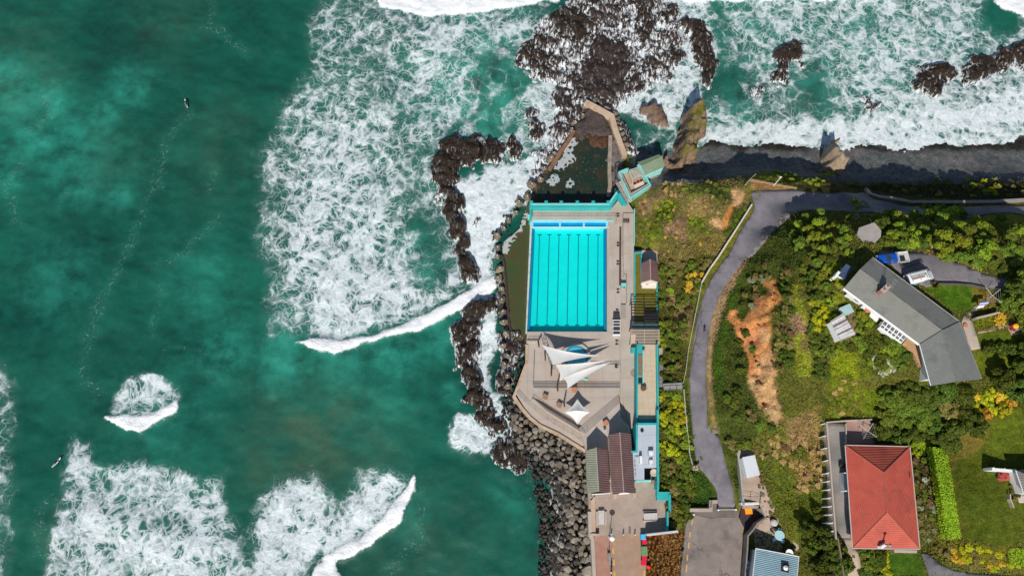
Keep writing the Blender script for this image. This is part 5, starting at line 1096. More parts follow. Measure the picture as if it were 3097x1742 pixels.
# grass plot with turquoise frame and little gabled shed
slab('grass_plot', q('Y3', (252,95),(322,95),(322,275),(488,420),(490,860),(250,860)), 3, 3.37, M('plot_grass', (.13,.125,.012), (.19,.155,.025), 1.2, .95, .4, 9., c3=(.24,.16,.04), c3s=.5, grain=.3), 'olive grass plot beside the little shed', 'lawn')
for pts, lab in ((((252,625),(252,90),(325,82),(322,275)),'turquoise kerb wall round the north end of the grass plot'),(((497,420),(500,860)),'turquoise wall on the east side of the grass plot')):
    solo(MB().wall(L('Y3', pts, 4.0), .28, 3.1, 4.1), 'low_wall', TEAL, lab, 'wall')
solo(MB().wall([P(1918.5,632,3.9), P(1918,740,3.9)], .22, 2.9, 4.0), 'low_wall', AQUA, 'narrow aqua wall between the walkway and the headland', 'wall')
g3, e3 = gable('shed', 'small shed with a maroon gabled roof on the grass plot', 'shed', q('Y3', (328,205),(330,412)), q('Y3', (500,190),(515,410)), q('Y3', (420,160),(428,385)), 5.9, 7.1, 3.3, ROOFP, ROOFP, wall=M('cream_boards', (.62,.56,.48), (.68,.62,.54), 1., .8), cap=bpy.data.materials['tan_ridge'], inset=.15)
pc = MB().prism(L('Y3', ((330,412),(500,415),(487,475),(330,473)), 3.9), 3.3).build('porch_slab', M('white_slab', (.66,.62,.56), (.72,.68,.62), 1., .8), g3)
c = P(*q('Y3', (386,426)), 3.92); MB().lathe((c.x,c.y,3.9),[(.42,0),(.42,.05)],20).build('floor_hatch', M('grey_hatch', (.30,.25,.23), (.35,.3,.27), 2., .8), g3)
# pale blue flat roof building -------------------------------------------
fb = thing('flat_roof_building', 'turquoise walled building with a pale blue grey flat roof', 'building', P(1955, 1370, 4))
FRM = M('pale_roof_membrane', (.46,.50,.56), (.52,.56,.62), .3, .7, grid=(2.0,6.,0.04,.01,.3), c3=(.40,.43,.48), c3s=.15, grain=.1); FR = 7.6
rp = L('S3', ((412,268),(752,268),(755,1052),(535,1052),(535,1270),(352,1270),(322,765),(412,765)), FR)
MB().prism(rp, 4.0).build('body', M('building_wall', (.40,.45,.46), (.45,.5,.5), 1., .8), fb)
MB().prism([v+Vector((0,0,.03)) for v in rp], FR-.2).build('roof', FRM, fb)
for pts in (((782,-10),(785,700),(790,1445)),((402,250),(770,250)),((402,250),(397,755),(290,760))):
    MB().wall(L('S3', pts, FR+.5), .42, 3.6, FR+.5).build('parapet', TEAL, fb)
MB().prism(L('S3', ((535,1052),(655,1052),(655,1270),(540,1270)), 5.0), 4.1).build('light_well', DARKM, fb)
MB().wall(L('S3', ((375,1290),(660,1285)), FR-.2), .3, ZB+1.2, FR-.1).build('sign_wall', AQUA, fb)
sg = MB().wall(L('S3', ((362,1305),(662,1305)), 5.9), .12, 4.7, 6.3).build('sign_board', M('sign_aqua', (.33,.74,.70), (.38,.78,.74), 1., .6), fb)
b = MB(); A, B = L('S3', ((458,1306),(610,1306)), 5.9)
for i in range(11):
    e = A.lerp(B, (i+.3+.3*(i%2))/11); b.box((e.x, e.y-.08, 5.95+.06*((i*7)%3)), (.16, .03, .16+.05*((i*5)%3)))
b.build('lettering', DARKM, sg)
MB().prism(L('S3', ((672,1275),(748,1275),(745,1335),(668,1335)), ZB+.8), ZB).build('brick_planter', M('red_brick', (.30,.15,.13), (.36,.19,.16), 2., .9), fb)
solo(MB().lathe(P(*q('S3', (705,1140)), 6.6), [(.75,0),(.75,.5),(.55,.55),(.5,.4),(.1,.4)], 24), 'roof_fan', M('cream_fan', (.62,.52,.40), (.68,.58,.46), 1., .6), 'round cream roof fan beside the dark light well', 'fan')
for x, y, s, lab in ((645,790,.95,'larger grey air conditioner on the pale flat roof'),(648,945,.72,'smaller grey air conditioner on the pale flat roof')):
    c = P(*q('S3', (x, y)), FR); a_ = thing('air_conditioner', lab, 'air conditioner', c)
    MB().box(c+Vector((0,0,.5*s)),(1.05*s,1.1*s,.9*s)).build('casing', M('ac_grey', (.62,.63,.64), (.68,.69,.7), 1., .5) if 'ac_grey' not in bpy.data.materials else bpy.data.materials['ac_grey'], a_)
    MB().lathe(c+Vector((0,.0,.96*s)),[(.38*s,0),(.38*s,.05),(.1,.05)],16).build('fan_grille', WHITE, a_)
    for sx in (-.5,.5): MB().box(c+Vector((sx*s,0,.05)),(.1,1.3*s,.1)).build('foot_rail', DARKM, a_)
c = P(*q('S3', (490,378)), FR); solo(MB().lathe(c, [(.26,0),(.26,.3),(.36,.32),(.05,.55)], 12), 'roof_vent', DARKM, 'small dark roof vent near the north end of the pale flat roof', 'vent')
ex = thing('exhaust_duct', 'white exhaust duct box with pipes on the pale flat roof', 'duct', P(*q('S3', (458,910)), FR)); c = P(*q('S3', (458,910)), FR)
MB().box(c+Vector((0,0,.6)),(.5,1.5,1.0)).build('duct', WHITE, ex)
MB().tube(c+Vector((-1.1,.6,.3)), c+Vector((0,.6,.3)), .07).build('pipe', STEEL, ex); MB().path([c+Vector((-1.15,.2,.15)), c+Vector((-1.15,-3.6,.15))], .05).build('pipe', STEEL, ex)
for i in range(4): MB().box(c+Vector((-1.15,-.3-i*.85,.08)),(.28,.1,.16)).build('bracket', STEEL, ex)
# turquoise perimeter wall south of it
solo(MB().wall(L('S2', ((1660,0),(1665,430)), 6.4), .36, 3.6, 6.4).wall(L('S2', ((1645,430),(1935,432)), 6.0), 1.7, 3.6, 6.0).wall(L('S2', ((1925,400),(1928,790)), 6.2), .5, 3.6, 6.2).wall(L('S2', ((1930,770),(1885,770)), 6.2), .3, 3.6, 6.2).wall(L('S2', ((1880,770),(1878,1225)), 6.2), .36, 3.6, 6.2), 'perimeter_wall', TEAL, 'stepped turquoise wall on the east side of the forecourt', 'wall')
mv = thing('motor_scooter', 'dark motor scooter parked against the turquoise wall', 'scooter', P(*q('S2', (1875,560)), 4.6)); c = P(*q('S2', (1875,560)), 4.6)
MB().ell(c+Vector((0,0,.75)),.2,.55,.22).build('body', DARKM, mv, True); MB().box(c+Vector((0,.1,.95)),(.3,.8,.12)).build('seat', M('black_vinyl', (.015,.015,.017), (.02,.02,.02), 2., .4), mv)
for sy in (-.68,.68):
    MB().tube(c+Vector((-.08,sy,.3)), c+Vector((.08,sy,.3)), .3, k=18).build('wheel', DARKM, mv)
MB().tube(c+Vector((-.34,.55,1.05)), c+Vector((.34,.55,1.05)), .03).build('handlebar', STEEL, mv)
solo(MB().wall([P(*q('S2', (1425,1285)), 7.2), P(*q('S2', (2110,1205)), 7.2)], .42, 4, 7.2), 'boundary_wall', M('white_wall', (.55,.54,.54), (.62,.61,.6), .6, .8), 'white wall between the forecourt and the tussock bed', 'wall')
# benches and furniture of the forecourt
STONEB = M('pale_stone', (.50,.46,.44), (.60,.56,.54), 1.2, .8, .2, 6., c3=(.4,.36,.34), c3s=.9)
t1 = thing('concrete_table', 'pale concrete table with two side benches on the forecourt', 'table', P(*q('S2', (425,905)), 4.6))
MB().prism(L('S2', ((358,755),(490,745),(490,1055),(360,1055)), 5.35), 5.2).build('tabletop', STONEB, t1); MB().prism(L('S2', ((385,800),(465,800),(465,1000),(385,1000)), 5.2), 4.6).build('pedestal', CONCP, t1)
for a, b2 in ((308,348),(495,540)): MB().prism(L('S2', ((a,770),(b2,770),(b2+6,1070),(a+6,1070)), 5.05), 4.6).build('bench', CONCP, t1)
t2 = thing('concrete_table', 'wide pale concrete seat partly in the wall shadow', 'seat', P(*q('S2', (1500,880)), 4.6))
MB().prism(L('S2', ((1352,812),(1648,800),(1658,945),(1358,950)), 5.35), 5.2).build('tabletop', STONEB, t2); MB().prism(L('S2', ((1400,830),(1610,830),(1610,920),(1400,920)), 5.2), 4.6).build('pedestal', CONCP, t2)
for a, b2 in ((768,785),(965,1010)): MB().prism(L('S2', ((1340,a),(1640,a-5),(1640,b2-8),(1342,b2)), 5.05), 4.6).build('bench', CONCP, t2)
lp = thing('street_lamp', 'white headed street lamp between the forecourt and the brick promenade', 'lamp', P(*q('S1', (735,380)), 4.6)); LB = P(*q('S1', (735,385)), 4.6)
MB().lathe(LB, [(.3,0),(.3,.12),(.13,.2)], 14).build('base', CONCP, lp); MB().tube(LB+Vector((0,0,.15)), LB+Vector((0,0,4.5)), .09, .06).build('pole', DARKM, lp)
MB().lathe(LB+Vector((0,0,4.4)), [(.12,0),(.55,.12),(.58,.22),(.3,.42),(.05,.48)], 20).build('lamp_head', WHITE, lp, True)
for i, (x, y) in enumerate(((787,310),(1110,318),(1422,318))):
    c = P(*q('S1', (x, y)), 4.6)
    if i == 0:
        bo = thing('bollard', 'slim pale bollard in the row between forecourt and promenade', 'bollard', c, 'bollards across the promenade')
        MB().lathe(c, [(.13,0),(.13,.98),(.10,1.05)], 12).build('post', WHITE, bo, True); MB().lathe(c+Vector((0,0,.8)), [(.14,0),(.14,.1)], 12).build('band', DARKM, bo)
    else: dup(bo, c)
solo(MB().prism(L('S1', ((1262,88),(1325,90),(1325,300),(1258,300)), 4.612), 4.5), 'drain_cover', M('brown_iron', (.20,.13,.10), (.24,.16,.12), 2., .8), 'brown rectangular drain cover in the paving', 'drain cover')
solo(MB().wall(L('S1', ((375,275),(460,275)), 5.3), .35, 4.6, 5.35), 'litter_box', DARKM, 'dark box beside the promenade wall corner', 'box')
def bin_(x, y, mat, lid, label, w=.62, d=.72, h=1.05, cat='bin'):
    c = P(*q('S1', (x, y)), 4.58+h); c.z = 4.58; r_ = thing('wheelie_bin' if w < 1 else 'skip_bin', label, cat, c)
    b_ = MB(); n = 0
    b_.prism([c+Vector((a*w*.42, e*d*.42, 0)) for a, e in ((-1,-1),(1,-1),(1,1),(-1,1))], c.z+.08, c.z+h*.9); b_.build('body', mat, r_)
    MB().box(c+Vector((0,0,h*.95)), (w*1.04, d*1.04, h*.1)).build('lid', lid, r_); MB().tube(c+Vector((-w*.4,d*.52,h*.9)), c+Vector((w*.4,d*.52,h*.9)), .03).build('handle', DARKM, r_)
    for sx in (-.35,.35): MB().tube(c+Vector((sx*w-.04,d*.4,.12)), c+Vector((sx*w+.04,d*.4,.12)), .12, k=12).build('wheel', DARKM, r_)
RED = M('red_plastic', (.68,.015,.05), (.74,.02,.06), 1., .4); BLU = M('sky_blue_plastic', (.05,.44,.75), (.07,.5,.8), 1., .4); GRNB = M('green_plastic', (.13,.24,.10), (.17,.29,.13), 1., .5); NAVYB = M('navy_plastic', (.015,.02,.04), (.02,.025,.05), 1., .4)
bin_(1655,385,NAVYB,BLU,'dark wheelie bin with a bright blue lid', .95, 1.0, 1.2); bin_(1692,510,NAVYB,RED,'red lidded bin next to the blue lidded bin', .95, 1.0, 1.1)
bin_(1678,620,DARKM,DARKM,'black bin between the red lidded bin and the green bin', .85,.9,1.); bin_(1688,770,GRNB,GRNB,'large green bin in the row beside the tussock bed', 1.25,1.75,1.2)
bin_(1695,928,NAVYB,RED,'red lidded bin right after the green bin', .98,1.0,1.1); bin_(1672,1080,NAVYB,RED,'red lidded bin at the south end of the row', .98,1.0,1.1)
c = P(*q('S1', (1790,1195)), 4.6); rb = thing('red_sign', 'small red and white sign leaning at the tussock bed edge', 'sign', c)
MB().box(c+Vector((0,0,.6)),(.75,.16,.8),R(-35),R(-40)).build('panel', M('bright_red', (.75,.02,.02), (.8,.03,.03), 1., .5), rb); MB().tube(c, c+Vector((0,0,.6)), .05).build('post', WHITE, rb)
for i, (cx, y0, y1) in enumerate(((725,810,1105),(770,1510,1800))):
    c = P(*q('S1', (cx, (y0+y1)/2)), 4.6); A, B = P(*q('S1', (cx, y0)), 4.6), P(*q('S1', (cx+20, y1)), 4.6)
    if i == 0:
        be = thing('park_bench', 'grey slatted bench on the brick promenade', 'bench', (A+B)/2, 'benches on the brick promenade')
        MB().wall([A, B], .55, 5.0, 5.08).build('seat', STEEL, be); MB().wall([A+Vector((-.32,0,0)), B+Vector((-.32,0,0))], .1, 5.1, 5.5).build('backrest', STEEL, be)
        for e in (A.lerp(B,.08), A.lerp(B,.92)): MB().box((e.x,e.y,4.8),(.5,.1,.4)).build('leg', DARKM, be)
    bc = thing('bicycle', 'dark bicycle leaning at the %s of the promenade bench' % ('north end',)[0] if i == 0 else 'dark bicycle at the lower edge of the promenade', 'bicycle', P(*q('S1', (725 if i == 0 else 785, 745 if i == 0 else 1430)), 4.6))
    g = bc.location.copy(); ax = Vector((.12,1,0)).normalized()
    for s in (-.52,.52):
        b_ = MB(); k = 20
        pts = [g+ax*s+ax*.34*math.cos(2*math.pi*j/k)+Vector((.04,0,.36+.34*math.sin(2*math.pi*j/k))) for j in range(k+1)]
        b_.path(pts, .028, 5).build('wheel', DARKM, bc)
    MB().path([g-ax*.52+Vector((0,0,.36)), g-ax*.1+Vector((0,0,.9)), g+ax*.4+Vector((0,0,.85)), g+ax*.52+Vector((0,0,.36)), g+ax*0+Vector((0,0,.32)), g-ax*.1+Vector((0,0,.9))], .025, 5).build('frame', DARKM, bc)
    MB().tube(g+ax*.42+Vector((-.28,0,1.0)), g+ax*.42+Vector((.28,0,1.0)), .02).build('handlebar', STEEL, bc); MB().ell(g-ax*.12+Vector((0,0,.96)),.08,.14,.04).build('saddle', DARKM, bc, True)
mc = thing('motorcycle', 'dark motorcycle parked just south of the promenade bench', 'motorcycle', P(*q('S1', (785,1195)), 4.6)); g = mc.location.copy(); ax = Vector((.08,1,0)).normalized()
MB().ell(g+Vector((0,.1,.75)),.2,.5,.22).build('tank', DARKM, mc, True); MB().box(g+Vector((0,-.55,.78)),(.3,.8,.14)).build('seat', DARKM, mc)
for s in (-.75,.75): MB().tube(g+ax*s+Vector((-.08,0,.32)), g+ax*s+Vector((.08,0,.32)), .32, k=18).build('wheel', DARKM, mc)
MB().tube(g+ax*.6+Vector((-.42,0,1.0)), g+ax*.6+Vector((.42,0,1.0)), .03).build('handlebar', STEEL, mc); MB().lathe(g-ax*1.0+Vector((0,0,.6)), [(.16,0),(.18,.2),(.02,.3)], 10).build('headlight', WHITE, mc)
# ------------------------------------------------------------------ GREEN ROOFED PUMP HUT
hu = thing('pump_hut', 'aqua hut with green gabled roof and open plant yard above the tidal pool', 'hut', P(1940, 530, 1))
HE, HR = 6.2, 7.4
S4 = lambda x, y, z: P(*q('S4', (x, y)), z)
gN0, gN1 = S4(725,375,HR), S4(1298,118,HR)     # ridge
nE0, nE1 = S4(615,290,HR-.25), S4(1190,70,HR-.25); sE0, sE1 = S4(828,632,HE), S4(1362,392,HE)
for a_, b_, c_, d_ in ((gN0,gN1,nE1,nE0),(sE0,sE1,gN1,gN0)):
    t_ = Vector((0,0,.12)); o_ = MB(); o_.v += [tuple(x) for x in (a_,b_,c_,d_,a_-t_,b_-t_,c_-t_,d_-t_)]; o_.f += [[0,1,2,3],[7,6,5,4],[0,4,5,1],[1,5,6,2],[2,6,7,3],[3,7,4,0]]
    o2 = o_.build('roof', ROOFH, hu)
    if o2.data.polygons[0].normal.z < 0: o2.data.flip_normals()
MB().tube(gN0, gN1, .08, k=6).build('ridge_cap', ROOFH, hu)
ctr = (nE0+sE1)/2
w_ = [v.lerp(Vector((ctr.x,ctr.y,v.z)), .05) for v in (nE0, nE1, sE1, sE0)]
MB().prism(w_, .3, HE-.18).build('wall', AQUA, hu)
for a_, b_ in ((.08,.52),(.6,.94)): 
    A, B = w_[3].lerp(w_[2], a_), w_[3].lerp(w_[2], b_); n_ = (B-A).normalized(); n_ = Vector((n_.y,-n_.x,0))*.05
    MB().wall([A+n_, B+n_], .08, 2.6, 5.4).build('wall_panel', M('pale_panel', (.36,.66,.64), (.42,.72,.7), 1., .6) if 'pale_panel' not in bpy.data.materials else bpy.data.materials['pale_panel'], hu)
# yard box
yo = [S4(108,525,4.9), S4(350,432,4.9), S4(840,640,4.9), S4(985,900,4.9), S4(425,1235,4.9)]
MB().prism([S4(108,525,3.4), S4(345,432,3.4), S4(840,640,3.4), S4(985,900,3.4), S4(425,1235,3.4)], .2).build('base', AQUA, hu)
MB().prism(L('S4', ((180,640),(345,560),(840,650),(940,880),(450,1110)), 3.45), 3.3).build('yard_floor', M('yard_floor_tan', (.36,.28,.18), (.42,.34,.23), 1., .9), hu)
MB().wall([S4(130,540,4.9), S4(425,1180,4.9), S4(965,880,4.9)], .9, 3.3, 4.7).build('yard_wall', M('grey_ledge', (.38,.33,.31), (.43,.38,.35), 1., .85, grain=.3), hu)
MB().wall([S4(112,530,5), S4(400,1235,5)], .35, 1, 5.0).build('yard_parapet', AQUA, hu); MB().wall([S4(840,645,5), S4(970,905,5), S4(430,1240,5)], .35, 1, 4.95).build('yard_parapet', AQUA, hu)
MB().wall([S4(150,535,5), S4(345,460,5)], .6, 1, 4.8).build('yard_parapet', AQUA, hu)
A0, A1 = S4(400,500,5.6), S4(720,375,5.9); B0, B1 = S4(500,800,5.6), S4(790,660,5.6)
for i in range(9): MB().wall([A0.lerp(B0, i/8), A1.lerp(B1, i/8)], .13, 5.45, 5.62).build('louvre', M('cream_louvre', (.50,.45,.38), (.56,.5,.43), 2., .8) if 'cream_louvre' not in bpy.data.materials else bpy.data.materials['cream_louvre'], hu)
MB().wall([A0, B0], .16, 3.4, 5.5).build('louvre_post', PCR, hu)
cl = thing('cooling_unit', 'red topped cooling unit with three fans in the hut yard', 'cooling unit', S4(640,820,3.46))
MB().prism([S4(470,830,4.5), S4(735,715,4.5), S4(800,870,4.5), S4(550,985,4.5)], 3.46).build('casing', M('cream_casing', (.60,.52,.42), (.66,.58,.48), 1., .6), cl)
MB().prism([S4(480,835,4.53), S4(735,725,4.53), S4(765,800,4.53), S4(515,910,4.53)], 4.4).build('top_plate', M('rust_red', (.42,.10,.05), (.5,.14,.07), 1., .6), cl)
for x, y in ((540,862),(628,815),(715,780)): MB().lathe(S4(x,y,4.53), [(.34,0),(.34,.08),(.1,.1)], 18).build('fan', M('fan_dark_red', (.10,.02,.015), (.13,.03,.02), 2., .5) if 'fan_dark_red' not in bpy.data.materials else bpy.data.materials['fan_dark_red'], cl)
solo(MB().prism([S4(975,705,2.2), S4(1150,640,2.2), S4(1245,830,2.2), S4(1010,860,2.2)], .3), 'concrete_pad', M('brown_pad', (.20,.135,.09), (.26,.18,.12), 1., .9), 'brown concrete pad at the back of the pump hut', 'slab')
ga = thing('gangway', 'steel stairs and lattice gangway between the hut and the walkway', 'gangway', S4(200,1000,3))
ga0, ga1 = S4(25,850,4.6), S4(330,1400,3.6)
for off in (Vector((0,0,0)), Vector((1.4,.7,0))):
    MB().tube(ga0+off, ga1+off, .09).build('stringer', STEEL, ga); MB().tube(ga0+off+Vector((0,0,1)), ga1+off+Vector((0,0,1)), .05).build('handrail', STEEL, ga)
    for i in range(8): MB().tube((ga0+off).lerp(ga1+off, i/8)+Vector((0,0,i%2)), (ga0+off).lerp(ga1+off, (i+1)/8)+Vector((0,0,(i+1)%2)), .035).build('brace', DARKM, ga)
for i in range(10):
    e = ga0.lerp(ga1, (i+.5)/10); MB().wall([e, e+Vector((1.4,.7,0))], .5, e.z-.05, e.z).build('tread', CONCP, ga)
solo(MB().prism([S4(0,1010,3.9), S4(110,1060,3.9), S4(330,1449,3.9), S4(200,1449,3.9), S4(20,1180,3.9)], 2), 'turquoise_ramp_wall', TEAL, 'turquoise wall under the gangway beside the deck corner', 'wall')
br = thing('bridge_frame', 'dark steel access frame between the hut and the tidal pool', 'frame', S4(40,600,1.5))
for a_, b_ in (((10,380),(10,760)),((120,360),(105,700)),((10,380),(120,360)),((0,730),(110,685)),((0,840),(130,790)),((10,430),(110,560))): MB().tube(S4(*a_,3.0), S4(*b_,3.0), .07).build('bar', DARKM, br)
for a_ in ((10,380),(120,360),(5,760)): c = S4(*a_,3.0); MB().tube(c, (c.x,c.y,.5), .06).build('post', DARKM, br)
# pale walls round the tidal pool
solo(MB().wall([P(x, y, 2.4) for x, y in ((1770,308),(1812,330),(1850,351),(1861,392),(1874,428),(1890,470))], 1.35, 0, 2.5), 'tidal_pool_wall', CONCW, 'pale orange wall bending round the east side of the tidal pool', 'wall')
solo(MB().wall([P(x, y, 1.9) for x, y in ((1736,394),(1722,420),(1700,452),(1683,478),(1662,512))], .9, 0, 1.9), 'tidal_pool_wall', M('rust_wall', (.20,.10,.06), (.28,.15,.09), 1., .8, .3, c3=(.12,.07,.05), c3s=.6), 'rusty brown wall on the sea side of the tidal pool', 'wall')
solo(MB().wall([P(x, y, 1.6) for x, y in ((1846,410),(1845,445),(1844,480),(1843,520),(1845,560),(1840,595))], .9, 0, 1.65), 'stone_kerb', M('stony_kerb', (.28,.22,.17), (.36,.30,.24), 1.2, .9, .4, c3=(.16,.13,.12), c3s=.7), 'broken stone kerb along the right side of the tidal pool', 'wall')
solo(MB().wall([P(*q('Y1', a), 1.5) for a in ((800,-20),(812,60),(830,230),(850,450),(860,620),(878,780))]+[], .35, 0, 1.5), 'channel_wall', M('dark_wall', (.05,.035,.028), (.08,.055,.04), 1., .8), 'thin dark wall between the boulder line and the green channel', 'wall')
# ------------------------------------------------------------------ BOULDERS
def boulder_mesh(seed, flat=.75):
    bm = bmesh.new(); bmesh.ops.create_icosphere(bm, subdivisions=3, radius=1.)
    rg = np.random.default_rng(seed); pl = []
    for _ in range(22):
        n = rg.normal(size=3); n /= np.linalg.norm(n); pl.append((Vector(n), rg.uniform(.5, .86)))
    for v in bm.verts:
        for n, d in pl:
            k = v.co.dot(n)
            if k > d: v.co -= n*(k-d)
        v.co *= 1+.10*(float(fbm(np.array([v.co.x*2+seed]), np.array([v.co.y*2+v.co.z*1.7]), 3, 5)[0])-.5)
        v.co.z *= flat
    me = bpy.data.meshes.new('boulder'); bm.to_mesh(me); bm.free(); return me
def stone_mat(name, c1, c2, c3, wet=.7):
    t = NT(name); p = t.pos(); oi = t.n('ShaderNodeObjectInfo').outputs['Random']
    n = t.noise(p, 1.3, 7, .7).outputs[0]; n2 = t.noise(p, 5., 5, .75).outputs[0]
    col = t.mix(t.rng(t.math('ADD', t.math('MULTIPLY', oi, .6), t.math('MULTIPLY', t.noise(p, .45, 2).outputs[0], .8)), .35, 1.05), c1, c2); col = t.mix(t.rng(n, .48, .66), col, c3); col = t.mix(1., col, t.mix(t.rng(n2, .3, .7), (.5,.5,.5), (1.35,1.33,1.3)), 'MULTIPLY')
    t.bsdf(col, wet, .3, t.bump(t.math('ADD', n, n2), .6, .25)); return t.m
ST_DRY = stone_mat('riprap_stone', (.08,.066,.056), (.36,.32,.265), (.21,.16,.10))
ST_WET = stone_mat('wet_riprap_stone', (.035,.028,.024), (.10,.085,.07), (.06,.045,.03), .4)
ST_LINE = stone_mat('line_boulder_stone', (.17,.135,.095), (.30,.25,.175), (.15,.11,.075))
BMESH = [boulder_mesh(s) for s in range(7)]
for m_ in BMESH: m_.materials.append(ST_DRY)
def place_boulder(px, py, z, r, mat, label, group=None, k=None):
    o = bpy.data.objects.new('boulder', BMESH[RNG.integers(7) if k is None else k]); COL.objects.link(o)
    p = P(px, py, z); o.location = p; o.rotation_euler = (RNG.uniform(-.3,.3), RNG.uniform(-.3,.3), RNG.uniform(0, 6.28)); o.scale = (r*RNG.uniform(.85,1.2), r*RNG.uniform(.8,1.1), r*RNG.uniform(.75,1.0))
    o.material_slots[0].link = 'OBJECT'; o.material_slots[0].material = mat
    return tag(o, label, 'boulder', group)
line = [q('Z1', a) for a in ((1690,1175),(1675,1270),(1590,1345),(1560,1420))] + [q('Z4', a) for a in ((1550,70),(1475,140),(1425,240),(1360,310),(1330,370),(1255,470),(1210,595),(1120,660),(1070,790),(980,850),(950,955),(860,1035),(815,1130),(740,1210),(745,1340),(740,1435))] + [q('Y1', a) for a in ((770,120),(750,225),(785,345),(788,465),(800,590),(805,700),(835,830),(800,960),(855,1075),(820,1165),(850,1290),(855,1400))]
CAPM = M('white_cap', (.70,.68,.62), (.76,.74,.7), 2., .6)
for i, (x, y) in enumerate(line):
    o = place_boulder(x, y, 1.0 if i < 24 else 1.7, RNG.uniform(.85, 1.45) if i > 7 else RNG.uniform(.7,1.0), ST_LINE, 'rounded boulder with a small white spot on top, set in the line beside the channel', 'boulders lined along the tidal pool and channel', i % 7)
    o.rotation_euler = (0,0,o.rotation_euler[2]); o.scale = (o.scale[0], o.scale[1], o.scale[0]*1.25)
    c = MB().ell((0,0,0), .16, .16, .1, 8, 5).build('white_spot', CAPM, None, True); c.parent = o; c.location = (.0, .02, .66); c.scale = tuple(1/s for s in o.scale)
for i, (x, y) in enumerate([q('Z1', a) for a in ((1800,1105),(1925,1185),(2035,1245),(2045,1300),(2060,1350),(2072,1400))] + [q('Z5', a) for a in ((435,35),(480,90),(497,145),(520,205),(535,268))]):
    place_boulder(x, y, 1.3, RNG.uniform(.65, .95), ST_LINE, 'tan block of stone in the row outside the pale bent wall', 'stone blocks outside the pale wall')
RIP = [(1632,1290),(1700,1328),(1772,1366),(1779,1484),(1784,1620),(1796,1745),(1640,1745),(1650,1640),(1640,1520),(1628,1440),(1575,1360),(1545,1300),(1540,1230),(1560,1200),(1585,1245)]
def scatter_px(poly, dmin, nmax, tries=30):
    xs = [a[0] for a in poly]; ys = [a[1] for a in poly]; pts = []
    N = nmax*tries; cx = RNG.uniform(min(xs), max(xs), N); cy = RNG.uniform(min(ys), max(ys), N); ins = sdist(cx, cy, poly) > 0
    for x, y in zip(cx[ins], cy[ins]):
        if all((x-a)**2+(y-b)**2 > dmin*dmin for a, b in pts):
            pts.append((x, y))
            if len(pts) >= nmax: break
    return pts
spots = scatter_px(RIP, 14.6, 300, 40)
edge = [(1632,1290),(1772,1366),(1779,1484),(1784,1620),(1796,1745)]
n_dry = 0
for x, y in spots[:296]:
    e = float(ldist(np.array(x), np.array(y), edge)); dry = e < RNG.uniform(45, 115)
    r = RNG.uniform(.5, 1.08)*(1.05 if dry else .85)
    zz = 2.6-e*.017 + RNG.uniform(-.1,.3)
    place_boulder(x, y, max(.5, zz), r, ST_DRY if dry else ST_WET, 'grey dry boulder piled on the bank below the promenade wall' if dry else 'dark wet boulder on the seaward side of the boulder bank', 'dry boulders of the bank' if dry else 'wet boulders of the bank')
def rubble():
    V = []; F_ = []; n0 = 0; col = []
    src = []
    for me in BMESH[:4]:
        bm = bmesh.new(); bm.from_mesh(me); bmesh.ops.dissolve_limit(bm, angle_limit=.35, verts=bm.verts, edges=bm.edges); bmesh.ops.triangulate(bm, faces=bm.faces); bm.verts.index_update()
        src.append((np.array([v.co for v in bm.verts]), np.array([[v.index for v in f.verts] for f in bm.faces]))); bm.free()
    zone = [(1632,1284),(1772,1362),(1781,1484),(1787,1620),(1800,1750),(1625,1750),(1635,1640),(1622,1520),(1610,1440),(1560,1370),(1520,1310),(1520,1230),(1535,1180),(1555,1190),(1590,1240)]
    pts = [(x, y, 0) for x, y in scatter_px(zone, 8.5, 900, 12)] + [(a+RNG.uniform(-16,16), b_+RNG.uniform(-16,16), 1) for a, b_ in line[8:] for _ in range(7)] + [(RNG.uniform(1555,1592), RNG.uniform(1000,1180), 1) for _ in range(120)]
    for x, y, k in pts:
        e = float(ldist(np.array(x), np.array(y), edge)); r = RNG.uniform(.22, .62) if not k else RNG.uniform(.15, .45); v, f = src[RNG.integers(4)]; t_ = RNG.uniform(0, 6.28)
        rot = np.array([[math.cos(t_),-math.sin(t_),0],[math.sin(t_),math.cos(t_),0],[0,0,1]]); p = P(x, y, (max(.55, 2.1-e*.015) if not k else .9))
        V.append((v*np.array([r*RNG.uniform(.8,1.3), r, r*.8])) @ rot.T + np.array(p)); F_.append(f+n0); n0 += len(v)
    tag(mesh_obj('rubble', np.concatenate(V), np.concatenate(F_), ST_WET), 'small wet stones filling the gaps of the boulder bank', 'rubble', kind='stuff')
rubble()
place_boulder(*q('S1', (150,1320)), 2.6, 1.75, ST_DRY, 'largest grey boulder on the bank, near the lower edge')
# ------------------------------------------------------------------ VEGETATION
def leaf_mat(name, c1, c2):
    c1 = (c1[0]*1.55, c1[1]*1.38, c1[2]*1.2); c2 = (c2[0]*1.45, c2[1]*1.3, c2[2]*1.2)
    t = NT(name); p = t.pos(); oi = t.n('ShaderNodeObjectInfo').outputs['Random']
    n = t.noise(p, .9, 4, .65).outputs[0]; n2 = t.noise(p, 4.5, 3, .8).outputs[0]
    col = t.mix(t.rng(n2, .3, .7), c1, c2); col = t.mix(t.math('MULTIPLY', t.rng(n, .4, .65), .6), col, tuple(x*.55 for x in c1))
    h = t.n('ShaderNodeHueSaturation'); t.set(h.inputs['Hue'], t.math('MULTIPLY_ADD', oi, .05, .475)); t.set(h.inputs['Value'], t.math('MULTIPLY_ADD', oi, .5, .78)); t.set(h.inputs['Color'], col)
    t.bsdf(h.outputs[0], .75, .12); return t.m
